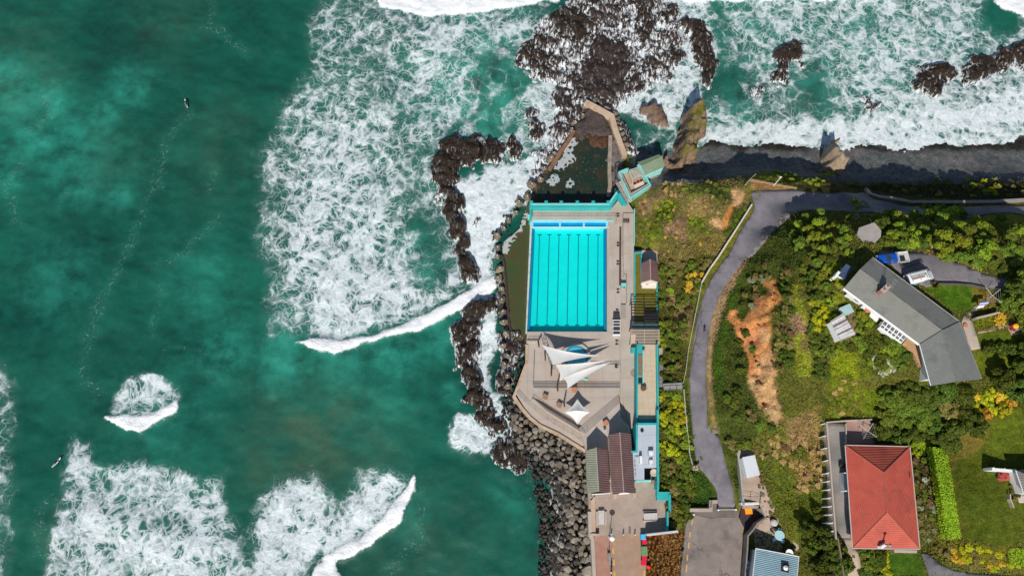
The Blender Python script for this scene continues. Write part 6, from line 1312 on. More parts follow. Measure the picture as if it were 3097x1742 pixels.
LM = dict(dark=leaf_mat('dark_foliage', (.040,.068,.010), (.095,.14,.02)), mid=leaf_mat('green_foliage', (.065,.105,.014), (.14,.19,.024)), bright=leaf_mat('bright_foliage', (.11,.165,.014), (.22,.29,.025)),
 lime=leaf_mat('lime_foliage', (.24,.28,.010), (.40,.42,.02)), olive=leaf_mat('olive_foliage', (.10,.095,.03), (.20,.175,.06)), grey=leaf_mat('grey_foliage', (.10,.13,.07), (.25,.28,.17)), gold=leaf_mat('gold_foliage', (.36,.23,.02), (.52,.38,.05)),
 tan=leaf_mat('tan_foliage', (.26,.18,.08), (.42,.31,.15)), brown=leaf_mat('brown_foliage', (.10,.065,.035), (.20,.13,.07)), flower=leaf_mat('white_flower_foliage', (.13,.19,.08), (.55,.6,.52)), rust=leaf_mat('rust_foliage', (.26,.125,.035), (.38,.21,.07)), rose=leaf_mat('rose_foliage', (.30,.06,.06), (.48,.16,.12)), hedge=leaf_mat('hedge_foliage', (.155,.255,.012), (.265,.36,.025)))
BARK = M('bark', (.10,.075,.055), (.16,.125,.095), 3., .9)
def leaf_cloud(rg, pts, nrm, size, up=.35):
    n = len(pts); v = nrm + rg.normal(size=(n,3))*.55; v[:,2] += up; v /= np.linalg.norm(v, axis=1)[:,None]
    a = np.cross(v, rg.normal(size=(n,3))); a /= np.linalg.norm(a, axis=1)[:,None]; b = np.cross(v, a)
    s = size*rg.uniform(.6, 1.35, n)[:,None]; a = a*s; b = b*s*.62
    V = np.stack([pts-a, pts-b*.9, pts+a, pts+b*.9], 1).reshape(-1,3); return V, np.arange(n*4).reshape(-1,4)
def crown_verts(seed, nclump, nleaf, leaf, hgt=1.0, crad=.34):
    rg = np.random.default_rng(seed); P_ = []; N_2 = []
    for i in range(nclump):
        th = rg.uniform(0, 6.28); rr = math.sqrt(rg.uniform(0, 1))*.74; zc = (1-rr**1.8)*hgt*rg.uniform(.55, .95) + .16
        c = np.array([rr*math.cos(th), rr*math.sin(th), zc]); cr = crad*rg.uniform(.6, 1.25)
        k = int(nleaf*cr/crad); d = rg.normal(size=(k,3)); d /= np.linalg.norm(d, axis=1)[:,None]; d[:,2] = np.abs(d[:,2])*1.0-.15
        P_.append(c + d*cr*rg.uniform(.72, 1.08, k)[:,None]*np.array([1,1,.8])); N_2.append(d)
    return leaf_cloud(rg, np.concatenate(P_), np.concatenate(N_2), leaf)
def crown_obj_mesh(name, *a, **k):
    V, F_ = crown_verts(*a, **k); o = mesh_obj(name, V, F_, LM['mid']); me = o.data; bpy.data.objects.remove(o); return me
SHR = [crown_obj_mesh('foliage', 100+s, 13+s%4*3, 105, .13, hgt=.8) for s in range(6)]
TRE = [crown_obj_mesh('crown', 200+s, 44, 130, .082, hgt=1.05, crad=.24) for s in range(4)]
SPK = []
for s in range(3):   # spiky clumps (flax, tussock)
    rg = np.random.default_rng(300+s); n = 190; th = rg.uniform(0, 6.28, n); ln = rg.uniform(.5, 1.05, n); w_ = .05
    d = np.stack([np.cos(th), np.sin(th)], 1); V = []; 
    for i in range(n):
        x, y = d[i]; t_ = rg.uniform(.05,.3); V += [(x*t_-y*w_, y*t_+x*w_, .1), (x*t_+y*w_, y*t_-x*w_, .1), (x*ln[i]*.6+y*w_, y*ln[i]*.6-x*w_, .55*rg.uniform(.6,1.3)), (x*ln[i], y*ln[i], .35*rg.uniform(.3,1.4))]
    o = mesh_obj('foliage', np.array(V), np.arange(n*4).reshape(-1,4), LM['olive']); SPK.append(o.data); bpy.data.objects.remove(o)
def stem_mesh(name, h, r, spread):
    b = MB(); b.tube((0,0,-.25), (0,0,h*.5), r, r*.75, 7)
    for i in range(5):
        a = i*1.257+.4; e = Vector((math.cos(a)*spread, math.sin(a)*spread, h)); b.tube((0,0,h*.32+.04*i), e, r*.5, r*.2, 5)
    o = b.build(name, BARK); me = o.data; bpy.data.objects.remove(o); return me
STEM = stem_mesh('stem', .6, .05, .42); TRUNK = stem_mesh('trunk', .85, .075, .5)
SPECS = []; BIG = 0.
def plant(kind, px, py, r, label, group=None, form='shrub', hs=1., name=None, world=None, cat=None, force=True):
    g = world or GP(px, py)
    if form == 'shrub' and not force and r < BIG:
        SMALL.append((kind, g, r, hs)); return
    nm = name or {'shrub': 'shrub', 'tree': 'tree', 'spiky': 'tussock'}[form]
    root = thing(nm, label, cat or {'shrub': 'shrub', 'tree': 'tree', 'spiky': 'plant'}[form], g - Vector((0,0,.15*r)), group)
    root.rotation_euler = (0,0,RNG.uniform(0, 6.28)); root.scale = (r*RNG.uniform(.88,1.12), r*RNG.uniform(.88,1.12), r*hs*RNG.uniform(.85,1.15))
    me = {'shrub': SHR, 'tree': TRE, 'spiky': SPK}[form]; me = me[RNG.integers(len(me))]
    o = bpy.data.objects.new(me.name.split('.')[0], me); COL.objects.link(o); o.parent = root
    o.material_slots[0].link = 'OBJECT'; o.material_slots[0].material = LM[kind]
    if form != 'spiky':
        s = bpy.data.objects.new('trunk' if form == 'tree' else 'stem', TRUNK if form == 'tree' else STEM); COL.objects.link(s); s.parent = root
    return root
SMALL = []
def flush_plants():
    """the 292 largest shrubs become objects, the small rest one mesh"""
    global BIG
    rs = sorted((s[2] for s in SPECS if s[5] == 'shrub'), reverse=True); BIG = rs[292] if len(rs) > 292 else 0
    for k, g, r, lab, grp, form, hs in SPECS: plant(k, 0, 0, r, lab, grp, form, hs, world=g, force=False)
    kinds = sorted({s[0] for s in SMALL}); V = []; MI = []
    base = []
    for me in SHR:
        a = np.empty(len(me.vertices)*3); me.vertices.foreach_get('co', a); base.append(a.reshape(-1,4,3))
    for k, g, r, hs in SMALL:
        a = base[RNG.integers(len(base))]; a = a[RNG.uniform(size=len(a)) < .5]; c = a.mean(1, keepdims=True); a = c+(a-c)*1.25
        t_ = RNG.uniform(0, 6.28); rot = np.array([[math.cos(t_),-math.sin(t_),0],[math.sin(t_),math.cos(t_),0],[0,0,1]])
        a = (a @ rot.T)*np.array([r, r, r*hs]) + np.array([g.x, g.y, g.z-.1*r]); V.append(a.reshape(-1,3)); MI += [kinds.index(k)]*len(a)
    if not V: return
    V = np.concatenate(V); o = mesh_obj('small_shrubs', V, np.arange(len(V)).reshape(-1,4), None)
    for k in kinds: o.data.materials.append(LM[k])
    o.data.polygons.foreach_set('material_index', np.array(MI, np.int32)); tag(o, 'small shrubs and undergrowth scattered between the larger bushes', 'undergrowth', kind='stuff')
def thicket(poly, kinds, rpx, spacing, nmax, label, group, form='shrub', hs=1., avoid=()):
    pts = scatter_px(poly, spacing, nmax)
    names = [k for k, w in kinds for _ in range(w)]
    word = dict(dark='dark green', mid='mid green', bright='bright green', lime='yellow green', olive='olive brown', grey='grey green', gold='golden yellow', rust='rust coloured', tan='dry tan', brown='brown', flower='white flowered', rose='rose red', hedge='lime green')
    for x, y in pts:
        k = names[RNG.integers(len(names))]; g = GP(x, y)
        r = RNG.uniform(*rpx)*((CH-g.z)/CT)/F
        SPECS.append((k, g, r, '%s %s %s' % (word[k], {'shrub': 'shrub', 'tree': 'tree', 'spiky': 'spiky tussock'}[form], label), '%s %s' % (word[k], group), form, hs))
def VEG():
    thicket([(2000,1190),(2062,1190),(2076,1290),(2085,1390),(2040,1400),(2004,1360)], [('lime',4),('bright',4)], (13,20), 15, 26, 'on the bank between the blue roofed building and the path', 'shrubs on the lower bank')
    thicket([(2000,1360),(2085,1390),(2095,1430),(2085,1560),(2030,1590),(2034,1490),(2000,1480)], [('dark',3),('mid',4),('olive',2),('bright',1)], (12,20), 17, 26, 'on the bank beside the forecourt wall', 'shrubs by the forecourt')
    thicket([(1998,1000),(2075,990),(2050,1150),(2058,1190),(2000,1195)], [('dark',3),('mid',4),('olive',3),('bright',1)], (11,18), 16, 26, 'on the bank behind the changing block', 'shrubs behind the changing block')
    thicket([(1998,800),(2060,790),(2110,800),(2160,780),(2120,860),(2100,900),(2078,985),(1998,1000)], [('mid',4),('olive',3),('dark',3),('bright',2)], (11,18), 17, 34, 'on the bank below the bend of the path', 'shrubs below the path bend')
    thicket(q('Y3', (800,430),(870,300),(1000,310),(960,400),(950,560),(860,560)), [('gold',1)], (9,14), 14, 9, 'beside the white fence below the path', 'golden shrubs')
    thicket(q('Z5', (830,880),(1000,790),(1070,880),(1030,1000),(880,1040)), [('bright',3),('mid',1)], (8,12), 13, 12, 'low on the headland above the pool', 'low headland shrubs', hs=.45)
    thicket(q('Z5', (1190,680),(1440,620),(1650,690),(1560,860),(1440,760),(1250,760)), [('dark',2),('mid',2),('olive',1)], (8,13), 14, 14, 'low along the top of the headland', 'low headland top shrubs', hs=.45)
    thicket(q('Z5', (640,1080),(860,1050),(930,1180),(820,1330),(700,1340),(640,1250)), [('mid',3),('bright',2),('olive',1)], (8,13), 14, 16, 'on the headland slope beside the walkway', 'headland slope shrubs', hs=.5)
    thicket(q('Z5', (1215,1020),(1400,1010),(1430,1160),(1330,1230),(1230,1180)), [('bright',2),('mid',2)], (8,12), 13, 9, 'in the green patch of the headland', 'headland patch shrubs', hs=.45)
    thicket(q('Z5', (1700,920),(1860,870),(1880,900),(1660,1200),(1600,1180),(1650,1060)), [('dark',3),('mid',1)], (8,12), 14, 10, 'between the orange scar and the white fence', 'shrubs by the orange scar', hs=.6)
    thicket(q('Z5', (960,640),(1150,620),(1200,700),(1100,800),(960,740)), [('olive',3),('tan',2),('bright',2)], (8,13), 14, 9, 'on the shoulder of the headland above the hut', 'headland shoulder shrubs', hs=.5)
    thicket(q('Z5', (640,860),(830,780),(830,960),(700,1030)), [('brown',3),('tan',1)], (7,12), 13, 9, 'on the brown slope behind the pump hut', 'brown slope shrubs', hs=.45)
    thicket(q('Z5', (640,860),(1000,640),(1440,620),(1690,690),(1560,1000),(1450,1200),(1540,1330),(1400,1449),(1000,1449),(700,1340),(640,1100)), [('olive',3),('bright',2),('tan',2),('gold',1)], (5,9), 15, 95, 'among the dry grass of the headland', 'scrub of the headland', hs=.5)
    # right of the path
    thicket([(2230,1000),(2270,1010),(2290,1090),(2262,1150),(2225,1180)], [('dark',3),('mid',2)], (12,18), 20, 6, 'between the path and the earth gully', 'shrubs left of the gully')
    thicket([(2200,1180),(2255,1150),(2270,1200),(2330,1240),(2350,1340),(2250,1370),(2195,1340)], [('dark',4),('mid',3),('olive',1)], (14,22), 22, 10, 'at the foot of the earth gully', 'shrubs at the gully foot')
    thicket([(2265,840),(2315,800),(2340,800),(2320,860),(2280,930),(2240,940)], [('dark',2),('grey',2),('olive',2)], (11,17), 17, 10, 'on the upper left of the earth gully', 'shrubs left above the gully')
    thicket([(2355,800),(2400,810),(2395,900),(2400,1010),(2400,1110),(2345,1120),(2345,1010),(2370,940)], [('olive',3),('brown',2),('dark',2)], (11,18), 16, 26, 'between the earth gully and the grass strip', 'shrubs right of the gully')
    thicket([(2400,660),(2480,640),(2560,690),(2580,760),(2530,800),(2540,900),(2500,920),(2450,880),(2430,840),(2430,780),(2390,740)], [('mid',4),('dark',2),('bright',4)], (16,26), 22, 36, 'in the thicket left of the grey roofed house', 'thicket left of the grey house')
    thicket(q('Y4', (1190,500),(1330,500),(1500,640),(1540,700),(1300,900),(1260,760)), [('lime',3),('bright',1)], (14,20), 20, 9, 'beside the clear roofed lean-to', 'yellow shrubs by the lean-to')
    thicket(q('Y4', (1210,820),(1450,860),(1560,1000),(1740,1040),(1740,1150),(1240,1140)), [('mid',3),('bright',2),('dark',1)], (15,22), 20, 16, 'below the clear roofed lean-to', 'shrubs below the lean-to')
    thicket(q('Y4', (1200,820),(1260,840),(1270,1449),(1420,1449),(1420,1150),(1240,1150)), [('dark',4),('mid',1)], (11,17), 17, 14, 'along the left side of the vegetable plot', 'dark shrubs by the vegetable plot')
    thicket([(2505,1150),(2595,1150),(2595,1255),(2510,1255)], [('bright',2),('olive',2),('tan',1),('mid',1)], (8,12), 14, 22, 'in the rows of the vegetable plot', 'vegetable plot plants', hs=.5)
    thicket(q('Y5', (340,760),(440,790),(560,900),(600,1020),(800,1080),(900,1180),(870,1340),(640,1360),(480,1300),(420,1150),(340,1150)), [('mid',4),('bright',2),('dark',2)], (15,24), 20, 26, 'in the garden below the conservatory', 'garden shrubs below the conservatory')
    thicket(q('Y5', (490,1230),(600,1210),(740,1320),(700,1449),(560,1420)), [('flower',1)], (10,15), 16, 8, 'in the garden left of the timber deck', 'white flowered garden shrubs')
    # top right
    thicket([(2590,600),(2620,640),(2570,680),(2560,650)], [('mid',2),('grey',2),('bright',1)], (13,18), 18, 5, 'on the bank above the shaded path', 'bank shrubs above the path')
    thicket([(2660,655),(2760,650),(2830,650),(2920,650),(3000,690),(2990,800),(2880,790),(2770,740),(2700,760),(2660,720)], [('mid',4),('bright',5),('dark',1)], (20,34), 25, 40, 'in the dense thicket north of the curved drive', 'thicket north of the drive')
    thicket([(3010,660),(3097,650),(3110,860),(3040,830),(2990,800)], [('mid',4),('dark',2),('bright',1)], (18,28), 26, 14, 'in the thicket at the right edge above the drive end', 'thicket at the right edge')
    thicket([(2780,622),(2890,625),(2880,645),(2790,650)], [('grey',1),('mid',2)], (12,17), 16, 7, 'along the shaded upper side of the thicket', 'shaded edge shrubs')
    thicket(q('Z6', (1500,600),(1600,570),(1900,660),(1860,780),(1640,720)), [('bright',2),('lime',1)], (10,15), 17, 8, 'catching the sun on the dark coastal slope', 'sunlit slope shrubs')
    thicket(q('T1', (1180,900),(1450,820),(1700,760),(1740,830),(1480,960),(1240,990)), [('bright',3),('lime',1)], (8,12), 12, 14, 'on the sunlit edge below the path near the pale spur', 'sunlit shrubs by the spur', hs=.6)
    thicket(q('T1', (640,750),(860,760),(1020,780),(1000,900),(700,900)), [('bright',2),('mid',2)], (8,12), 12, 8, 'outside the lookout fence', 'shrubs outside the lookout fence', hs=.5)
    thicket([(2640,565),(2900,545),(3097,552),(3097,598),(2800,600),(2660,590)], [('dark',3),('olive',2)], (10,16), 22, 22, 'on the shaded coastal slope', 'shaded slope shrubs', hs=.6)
    # right edge trees
    thicket([(3040,850),(3097,830),(3110,1000),(3060,960),(3020,940),(3015,880)], [('dark',3),('mid',3)], (34,46), 38, 6, 'beside the washing line at the right edge', 'trees beside the washing line', 'tree', 1.3)
    thicket([(3000,1110),(3097,1060),(3110,1190),(3010,1190)], [('dark',4),('mid',1)], (34,46), 40, 5, 'on the lawn edge right of the grey house', 'trees right of the grey house', 'tree', 1.5)
    thicket(q('Y5', (1720,1060),(2163,980),(2163,1150),(1760,1200)), [('dark',1)], (16,24), 30, 5, 'in the dark tree group right of the grey house', 'dark shrubs by the lawn', hs=1.4)
    thicket(q('X2', (560,20),(900,-20),(1230,40),(1240,200),(1330,260),(1180,380),(1000,410),(830,380),(700,400),(560,350),(540,240),(600,160)), [('dark',4),('olive',2),('mid',3)], (28,44), 40, 26, 'in the grove between the two big houses', 'trees between the houses', 'tree', 1.1)
    thicket(q('X2', (1240,60),(1560,-20),(1600,100),(1480,190),(1260,200)), [('gold',2),('lime',3)], (16,24), 24, 16, 'above the big lawn', 'golden shrubs above the lawn')
    thicket(q('X2', (1560,-80),(1694,-80),(1694,120),(1600,100)), [('mid',3),('dark',2)], (18,26), 26, 7, 'above the big lawn at the right edge', 'green shrubs above the lawn')
    thicket(q('X2', (830,420),(960,400),(980,480),(840,490)), [('hedge',1)], (15,19), 18, 5, 'at the upper end of the clipped hedge', 'lime shrubs by the hedge')
    thicket(q('X2', (840,520),(940,500),(990,800),(1000,1120),(930,1220),(880,1050),(860,800)), [('olive',3),('brown',1),('grey',1),('mid',1),('flower',1)], (8,14), 17, 22, 'in the bed between the red roof and the hedge', 'shrubs between house and hedge', hs=.7)
    thicket(q('X2', (400,1260),(590,1260),(590,1449),(440,1449)), [('dark',2),('mid',2),('rose',1)], (13,19), 20, 10, 'in the bed south of the red roofed house', 'shrubs south of the red house')
    thicket(q('X2', (590,1270),(620,1270),(635,1449),(600,1449)), [('lime',1)], (9,12), 14, 6, 'edging the small lawn south of the red house', 'yellow edging shrubs')
    thicket([(2435,1580),(2480,1560),(2530,1640),(2560,1742),(2440,1742),(2420,1690)], [('dark',3),('mid',2)], (26,40), 34, 8, 'beside the pale blue roof near the lower edge', 'trees beside the blue roof', 'tree', 1.5)
    thicket(q('X2', (1020,1190),(1500,1250),(1694,1330),(1694,1390),(1280,1370),(1060,1290)), [('lime',2),('gold',1),('olive',2)], (9,15), 18, 26, 'on the bank below the big lawn', 'bank shrubs below the lawn', hs=.6)
    thicket(q('X1', (880,210),(1240,60),(1540,200),(1540,640),(1300,640),(1270,420),(940,330)), [('tan',4),('olive',2),('mid',1)], (9,16), 19, 40, 'on the dry grassy slope below the house drive', 'dry slope shrubs', hs=.5)
    thicket(q('S5', (560,150),(1100,200),(1080,800),(700,500)), [('flower',1),('grey',1)], (4,7), 26, 14, 'dotted on the green slope above the patio wall', 'pale plants on the slope', 'spiky', .8)
    thicket(q('S5', (480,480),(560,560),(720,960),(760,1200),(660,1250),(560,900),(430,680)), [('brown',2),('grey',1),('olive',1)], (5,9), 12, 16, 'in the narrow bed along the patio wall', 'patio bed plants', hs=.7)
    thicket([(1960,1622),(2066,1608),(2056,1680),(2050,1760),(1960,1760)], [('tan',4),('brown',1),('rust',7)], (8,12), 10.5, 150, 'in the tussock bed between the promenade and the road', 'tussocks of the planting bed', 'spiky', .9)
    thicket(q('X2', (0,980),(90,960),(140,1120),(190,1230),(130,1250),(30,1180)), [('dark',1)], (18,26), 26, 6, 'in the shade under the house drive wall', 'dark shrubs under the drive', hs=1.3)
    thicket(q('T2', (1780,0),(2277,0),(2277,300),(2000,240)), [('flower',1),('grey',1)], (6,9), 12, 10, 'beside the curved drive', 'pale shrubs beside the drive', 'spiky')
    plant('olive', *q('T2', (1930,1150)), .9, 'pale spiky plant between the van and the lawn', None, 'spiky', 1.5)
    thicket(q('T3', (740,990),(960,960),(980,1130),(800,1140)), [('gold',1)], (9,13), 12, 6, 'beside the barbecue corner', 'golden shrubs by the barbecue')
    plant('rose', *q('T4', (1080,860)), 1.1, 'red flowering shrub by the white garden screen', None)
    thicket(q('T4', (1290,1080),(1480,1180),(1380,1449),(1300,1400)), [('dark',1),('olive',1)], (6,10), 14, 5, 'in the bed beside the house at the right edge', 'bed plants at the right edge')
VEG(); flush_plants()
# clipped hedge
def hedge(label, pts, w, h, name='hedge'):
    line_ = [GP(*p) for p in pts]; rg = np.random.default_rng(5); P_ = []; N2 = []
    for a, b_ in zip(line_, line_[1:]):
        L_ = (b_-a).length; d = (b_-a)/L_; nn = Vector((-d.y, d.x, 0)).normalized(); k = int(L_*330)
        for _ in range(k):
            t_ = rg.uniform(0, 1); s = rg.uniform(-1, 1); top = rg.uniform() < .62
            hh = h*(1 if top else rg.uniform(0, 1)); off = (s if top else math.copysign(1, s))*w/2
            e = a.lerp(b_, t_)+nn*off; P_.append((e.x, e.y, e.z+hh+rg.normal()*.06)); N2.append((0,0,1) if top else tuple(nn*math.copysign(1, s)))
    V, F_ = leaf_cloud(rg, np.array(P_), np.array(N2), .16, .2)
    root = thing(name, label, 'hedge', line_[0]); mesh_obj('foliage', V, F_, LM['hedge'], root)
    for a, b_ in zip(line_, line_[1:]):
        for i in range(int((b_-a).length/1.6)+1): e = a.lerp(b_, min(1, i*1.6/(b_-a).length)); MB().tube(e-Vector((0,0,.2)), e+Vector((0,0,h*.75)), .06).build('stem', BARK, root)
    MB().wall(line_, w*.8, [p.z-.3 for p in line_], [p.z+h*.82 for p in line_]).build('core', LM['hedge'], root)
hedge('long clipped lime green hedge between the red roofed house and the big lawn', q('X2', (985,455),(1020,640),(1050,830),(1075,1010),(1100,1150)), 2.6, 2.0)
hedge('short clipped bright hedge at the lower right edge', q('X2', (1545,1290),(1694,1300),(1740,1305)), 3.0, 1.2)
# loose grass and ground cover over the slopes
def tufts():
    rg = np.random.default_rng(12); N = 230000
    x = rg.uniform(26, 128, N); y = rg.uniform(-17, 76, N); z = H(x, y); px, py = PROJ(x, y, z)
    ok = (px > 1990) & (px < 3140) & (py > 535) & (py < 1780) & (z > 2.8)
    for pl, mg in (([(a, b) for a, b, _ in PATHC], 38),):
        ok &= ldist(px, py, pl) > mg
    for pl in NOGRASS: ok &= sdist(px, py, pl) < 0
    x, y, z, px, py = x[ok], y[ok], z[ok], px[ok], py[ok]
    c = colour_at(px, py, x, y); lawn = np.zeros(len(x), bool)
    for pl in LAWNS: lawn |= sdist(px, py, pl) > 0
    earth = (c[:,0] > c[:,1]*1.5) & (c[:,0] > .31)
    pr = np.where(lawn, .55, np.where(earth, .04, .9)); k = rg.uniform(size=len(x)) < pr
    x, y, z, c, lawn = x[k], y[k], z[k], c[k], lawn[k]; n = len(x)
    sz = np.where(lawn, .09, .19)*rg.uniform(.6, 1.4, n)
    V, F_ = leaf_cloud(rg, np.stack([x, y, z+np.where(lawn, .02, .16)], 1), np.tile([0,0,1.], (n,1)), 1., .1)
    ctr = np.repeat(np.stack([x, y, z+np.where(lawn, .02, .16)], 1), 4, 0); V = ctr + (V-ctr)*np.repeat(sz, 4)[:,None]*1.0
    cc = c*rg.uniform(.62, 1.45, n)[:,None]*np.stack([rg.uniform(.85,1.2,n), np.ones(n), np.ones(n)], 1)
    cl = np.concatenate([np.repeat(cc, 4, 0), np.ones((4*n,1))], 1)
    t = NT('ground_cover'); at = t.n('ShaderNodeAttribute', attribute_name='col'); t.bsdf(at.outputs['Color'], .85, .08)
    o = mesh_obj('ground_cover', V, F_, t.m, attrs={'col': ('POINT', cl)}); tag(o, 'loose grass and low growth covering the coastal slopes', 'grass', kind='stuff')
LAWNS = [q('X2', (1040,450),(1380,260),(1694,120),(1694,1180),(1520,1230),(1180,1150),(1060,620)), q('Y5', (1080,470),(1250,430),(1500,430),(1680,480),(1720,560),(1560,740),(1480,720),(1380,730)), q('Y5', (1590,1150),(1690,1140),(1640,960),(1960,930),(2163,960),(2163,1449),(1680,1449)), q('X2', (600,1270),(880,1270),(930,1449),(600,1449))]
NOGRASS = [[(1780,1364),(1990,1440),(1992,1484),(2032,1488),(2032,1606),(1950,1622),(1780,1622)], q('S1', (-300,300),(1770,330),(1770,1700),(-300,1700)), q('X1', (175,1500),(235,850),(270,800),(535,735),(800,870),(880,1020),(860,1500)), q('S5', (60,0),(380,60),(500,480),(760,1200),(900,1500),(100,1500)), q('Y5', (560,70),(1000,80),(1420,190),(1850,360),(2163,420),(2163,520),(1700,470),(1250,430),(1080,470),(800,330)), q('X2', (150,240),(525,230),(880,430),(890,1240),(440,1260),(440,1500),(280,1500),(220,1150))]
tufts()
# ------------------------------------------------------------------ HOUSES
def roof_faces(root, faces, mat, th=.15, name='roof'):
    for f in faces:
        o_ = MB(); p = [Vector(a) for a in f]; t_ = Vector((0,0,th)); n = len(p)
        o_.v += [tuple(a) for a in p]+[tuple(a-t_) for a in p]
        o_.f += [list(range(n)), list(range(2*n-1, n-1, -1))]+[[i, n+i, n+(i+1)%n, (i+1)%n] for i in range(n)]
        o = o_.build(name, mat, root)
        if o.data.polygons[0].normal.z < 0: o.data.flip_normals()
GREYR = M('grey_tile_roof', (.225,.225,.20), (.275,.275,.245), .3, .75, .5, 9., stripe=(.6,.8,3.0,.28), grain=.4, c3=(.13,.135,.125), c3s=.3, c3a=.75)
GREYR2 = M('grey_tile_roof_lower_wing', (.215,.225,.205), (.265,.275,.25), .3, .75, .5, 9., stripe=(.92,.39,3.0,.28), grain=.4, c3=(.13,.135,.125), c3s=.3, c3a=.75)
REDR1 = M('red_tile_roof_sides', (.53,.095,.065), (.60,.12,.08), .5, .75, .5, 9., stripe=(1,.06,3.1,.25), grain=.35, c3=(.36,.085,.06), c3s=.35, c3a=.7)
REDR2 = M('red_tile_roof_ends', (.53,.105,.07), (.60,.135,.09), .5, .75, .5, 9., stripe=(.02,1,3.1,.25), grain=.3, c3=(.36,.085,.06), c3s=.35, c3a=.7)
WWALL = M('white_house_wall', (.68,.67,.64), (.74,.73,.7), 1., .7)
HZ = 27.9
gh = thing('house', 'long angled house with a grey tiled roof and white walls', 'house', P(2730, 960, HZ))
E1, R1 = HZ+2.7, HZ+4.6
y5 = lambda x, y, z: P(*q('Y5', (x, y)), z)
nA, nB, nC = y5(505,138,E1), y5(1455,840,E1), y5(1700,1470,E1)
sA, sB, sC = y5(188,478,E1), y5(1015,1090,E1), y5(1140,1545,E1)
gA, gB, gC = y5(367,268,R1), y5(1262,935,R1), y5(1425,1500,R1)
roof_faces(gh, [(sA,sB,gB,gA),(gA,gB,nB,nA)], GREYR); roof_faces(gh, [(sB,sC,gC,gB),(gB,gC,nC,nB)], GREYR2)
MB().path([gA, gB, gC], .1).build('ridge_cap', GREYR, gh); MB().tube(sB+Vector((0,0,.03)), gB+Vector((0,0,.03)), .07).tube(nB+Vector((0,0,.03)), gB+Vector((0,0,.03)), .07).build('valley', DARKM, gh)
MB().wall([sA, sB], .5, E1-.3, E1-.02).build('fascia_board', WHITE, gh); MB().path([sA, sB, sC], .08).build('gutter', WHITE, gh); MB().path([nA, nB, nC], .06).build('gutter', STEEL, gh)
ins = lambda a, b_, k=.9: Vector((a.x, a.y, 0))+(Vector((b_.x, b_.y, 0))-Vector((a.x, a.y, 0))).normalized()*k
ring = [ins(sA,gB,1.4), ins(sB,gB,1.5), ins(sC,gB,1.5), ins(nC,gB,.8), ins(nB,gB,.6), ins(nA,gB,.7)]
b = MB()
for i, a in enumerate(ring):
    c = ring[(i+1)%6]; b.face([(a.x,a.y,HZ-3),(c.x,c.y,HZ-3),(c.x,c.y,E1-.15),(a.x,a.y,E1-.15)])
b.face([(ring[2].x,ring[2].y,E1-.15),(ring[3].x,ring[3].y,E1-.15),(gC.x,gC.y-.0,R1-.25)]); b.face([(ring[5].x,ring[5].y,E1-.15),(ring[0].x,ring[0].y,E1-.15),tuple(gA-Vector((0,0,.25)))]); b.build('wall', WWALL, gh)
a, c = ring[0], ring[1]; d = (c-a).normalized(); nn = Vector((d.y,-d.x,0))*.05
for s0, s1 in ((.10,.17),(.24,.30),(.36,.43),(.48,.53)):
    w0, w1 = a.lerp(c, s0)+nn, a.lerp(c, s1)+nn; fr = MB().wall([w0, w1], .1, HZ+.9, HZ+2.4).build('window', WHITE, gh); MB().wall([w0+nn+d*.1, w1+nn-d*.1], .06, HZ+1.0, HZ+2.3).build('pane', GLASSD, fr)
# chimney and aerial
CB = M('chimney_brick', (.36,.15,.11), (.42,.2,.15), 2., .9, grid=(.3,.3,.4,.1,.4))
c0 = y5(575,535,R1-.8); chm = MB().box(c0+Vector((.35,.45,.5)), (1.9,.8,2.8), R(40)).build('chimney', CB, gh); MB().box(c0+Vector((.35,.45,1.98)), (2.05,.95,.16), R(40)).build('chimney_cap', M('cap_concrete', (.38,.33,.28), (.44,.38,.33), 2., .9), chm)
for s in (-.5,.5): MB().lathe(c0+Vector((.35+s*.76,.45+s*.64,2.06)), [(.16,0),(.14,.4)], 10).build('chimney_pot', CB, chm)
an = y5(655,480,R1-.3); ae = MB().tube(an, an+Vector((0,0,2.4)), .045).build('aerial', STEEL, gh)
b = MB(); b.tube(an+Vector((-.6,-.7,2.3)), an+Vector((.8,.95,2.3)), .035)
for i in range(6): e = an+Vector((-.5,-.6,2.3)).lerp(Vector((.75,.9,2.3)), i/5); b.tube(e+Vector((.34,-.3,0)), e-Vector((.34,-.3,0)), .025)
b.build('aerial_bars', STEEL, ae)
# conservatory, deck
cv = MB(); SZ = HZ+1.7
q0, q1, q2, q3 = y5(640,825,SZ+.3), y5(885,1005,SZ+.3), y5(820,1080,SZ-.7), y5(580,905,SZ-.7)
con = MB().prism([q0, q1, q2, q3], HZ-.8, None).build('conservatory', WHITE, gh)
for i in range(6):
    for j in range(2):
        u0, u1 = (i+.1)/6, (i+.9)/6; v0, v1 = ((.05,.55),(.63,.93))[j]
        f = lambda u, v: q0.lerp(q1, u).lerp(q3.lerp(q2, u), v)+Vector((0,0,.03)); b = MB().face([f(u0,v1), f(u1,v1), f(u1,v0), f(u0,v0)]); b.build('pane', GLASSD, con)
TD = M('orange_timber_deck', (.52,.30,.15), (.60,.37,.20), 1., .8, stripe=(.5,.85,2.2,.35), grain=.2)
tag(solo(MB().prism([y5(835,1085,HZ+.5), y5(895,1010,HZ+.5), y5(1005,1090,HZ+.5), y5(1090,1330,HZ+.5), y5(1030,1340,HZ+.5), y5(940,1170,HZ+.5)], HZ-4), 'timber_deck', TD, 'orange timber deck wrapping the elbow of the grey house', 'deck'))
solo(MB().prism([y5(1050,1370,HZ), y5(1085,1370,HZ), y5(1110,1440,HZ), y5(1070,1430,HZ)], HZ-1.2), 'timber_crate', M('yellow_timber', (.52,.33,.10), (.58,.39,.14), 2., .8), 'yellowish timber box beside the lower wing of the grey house', 'crate')
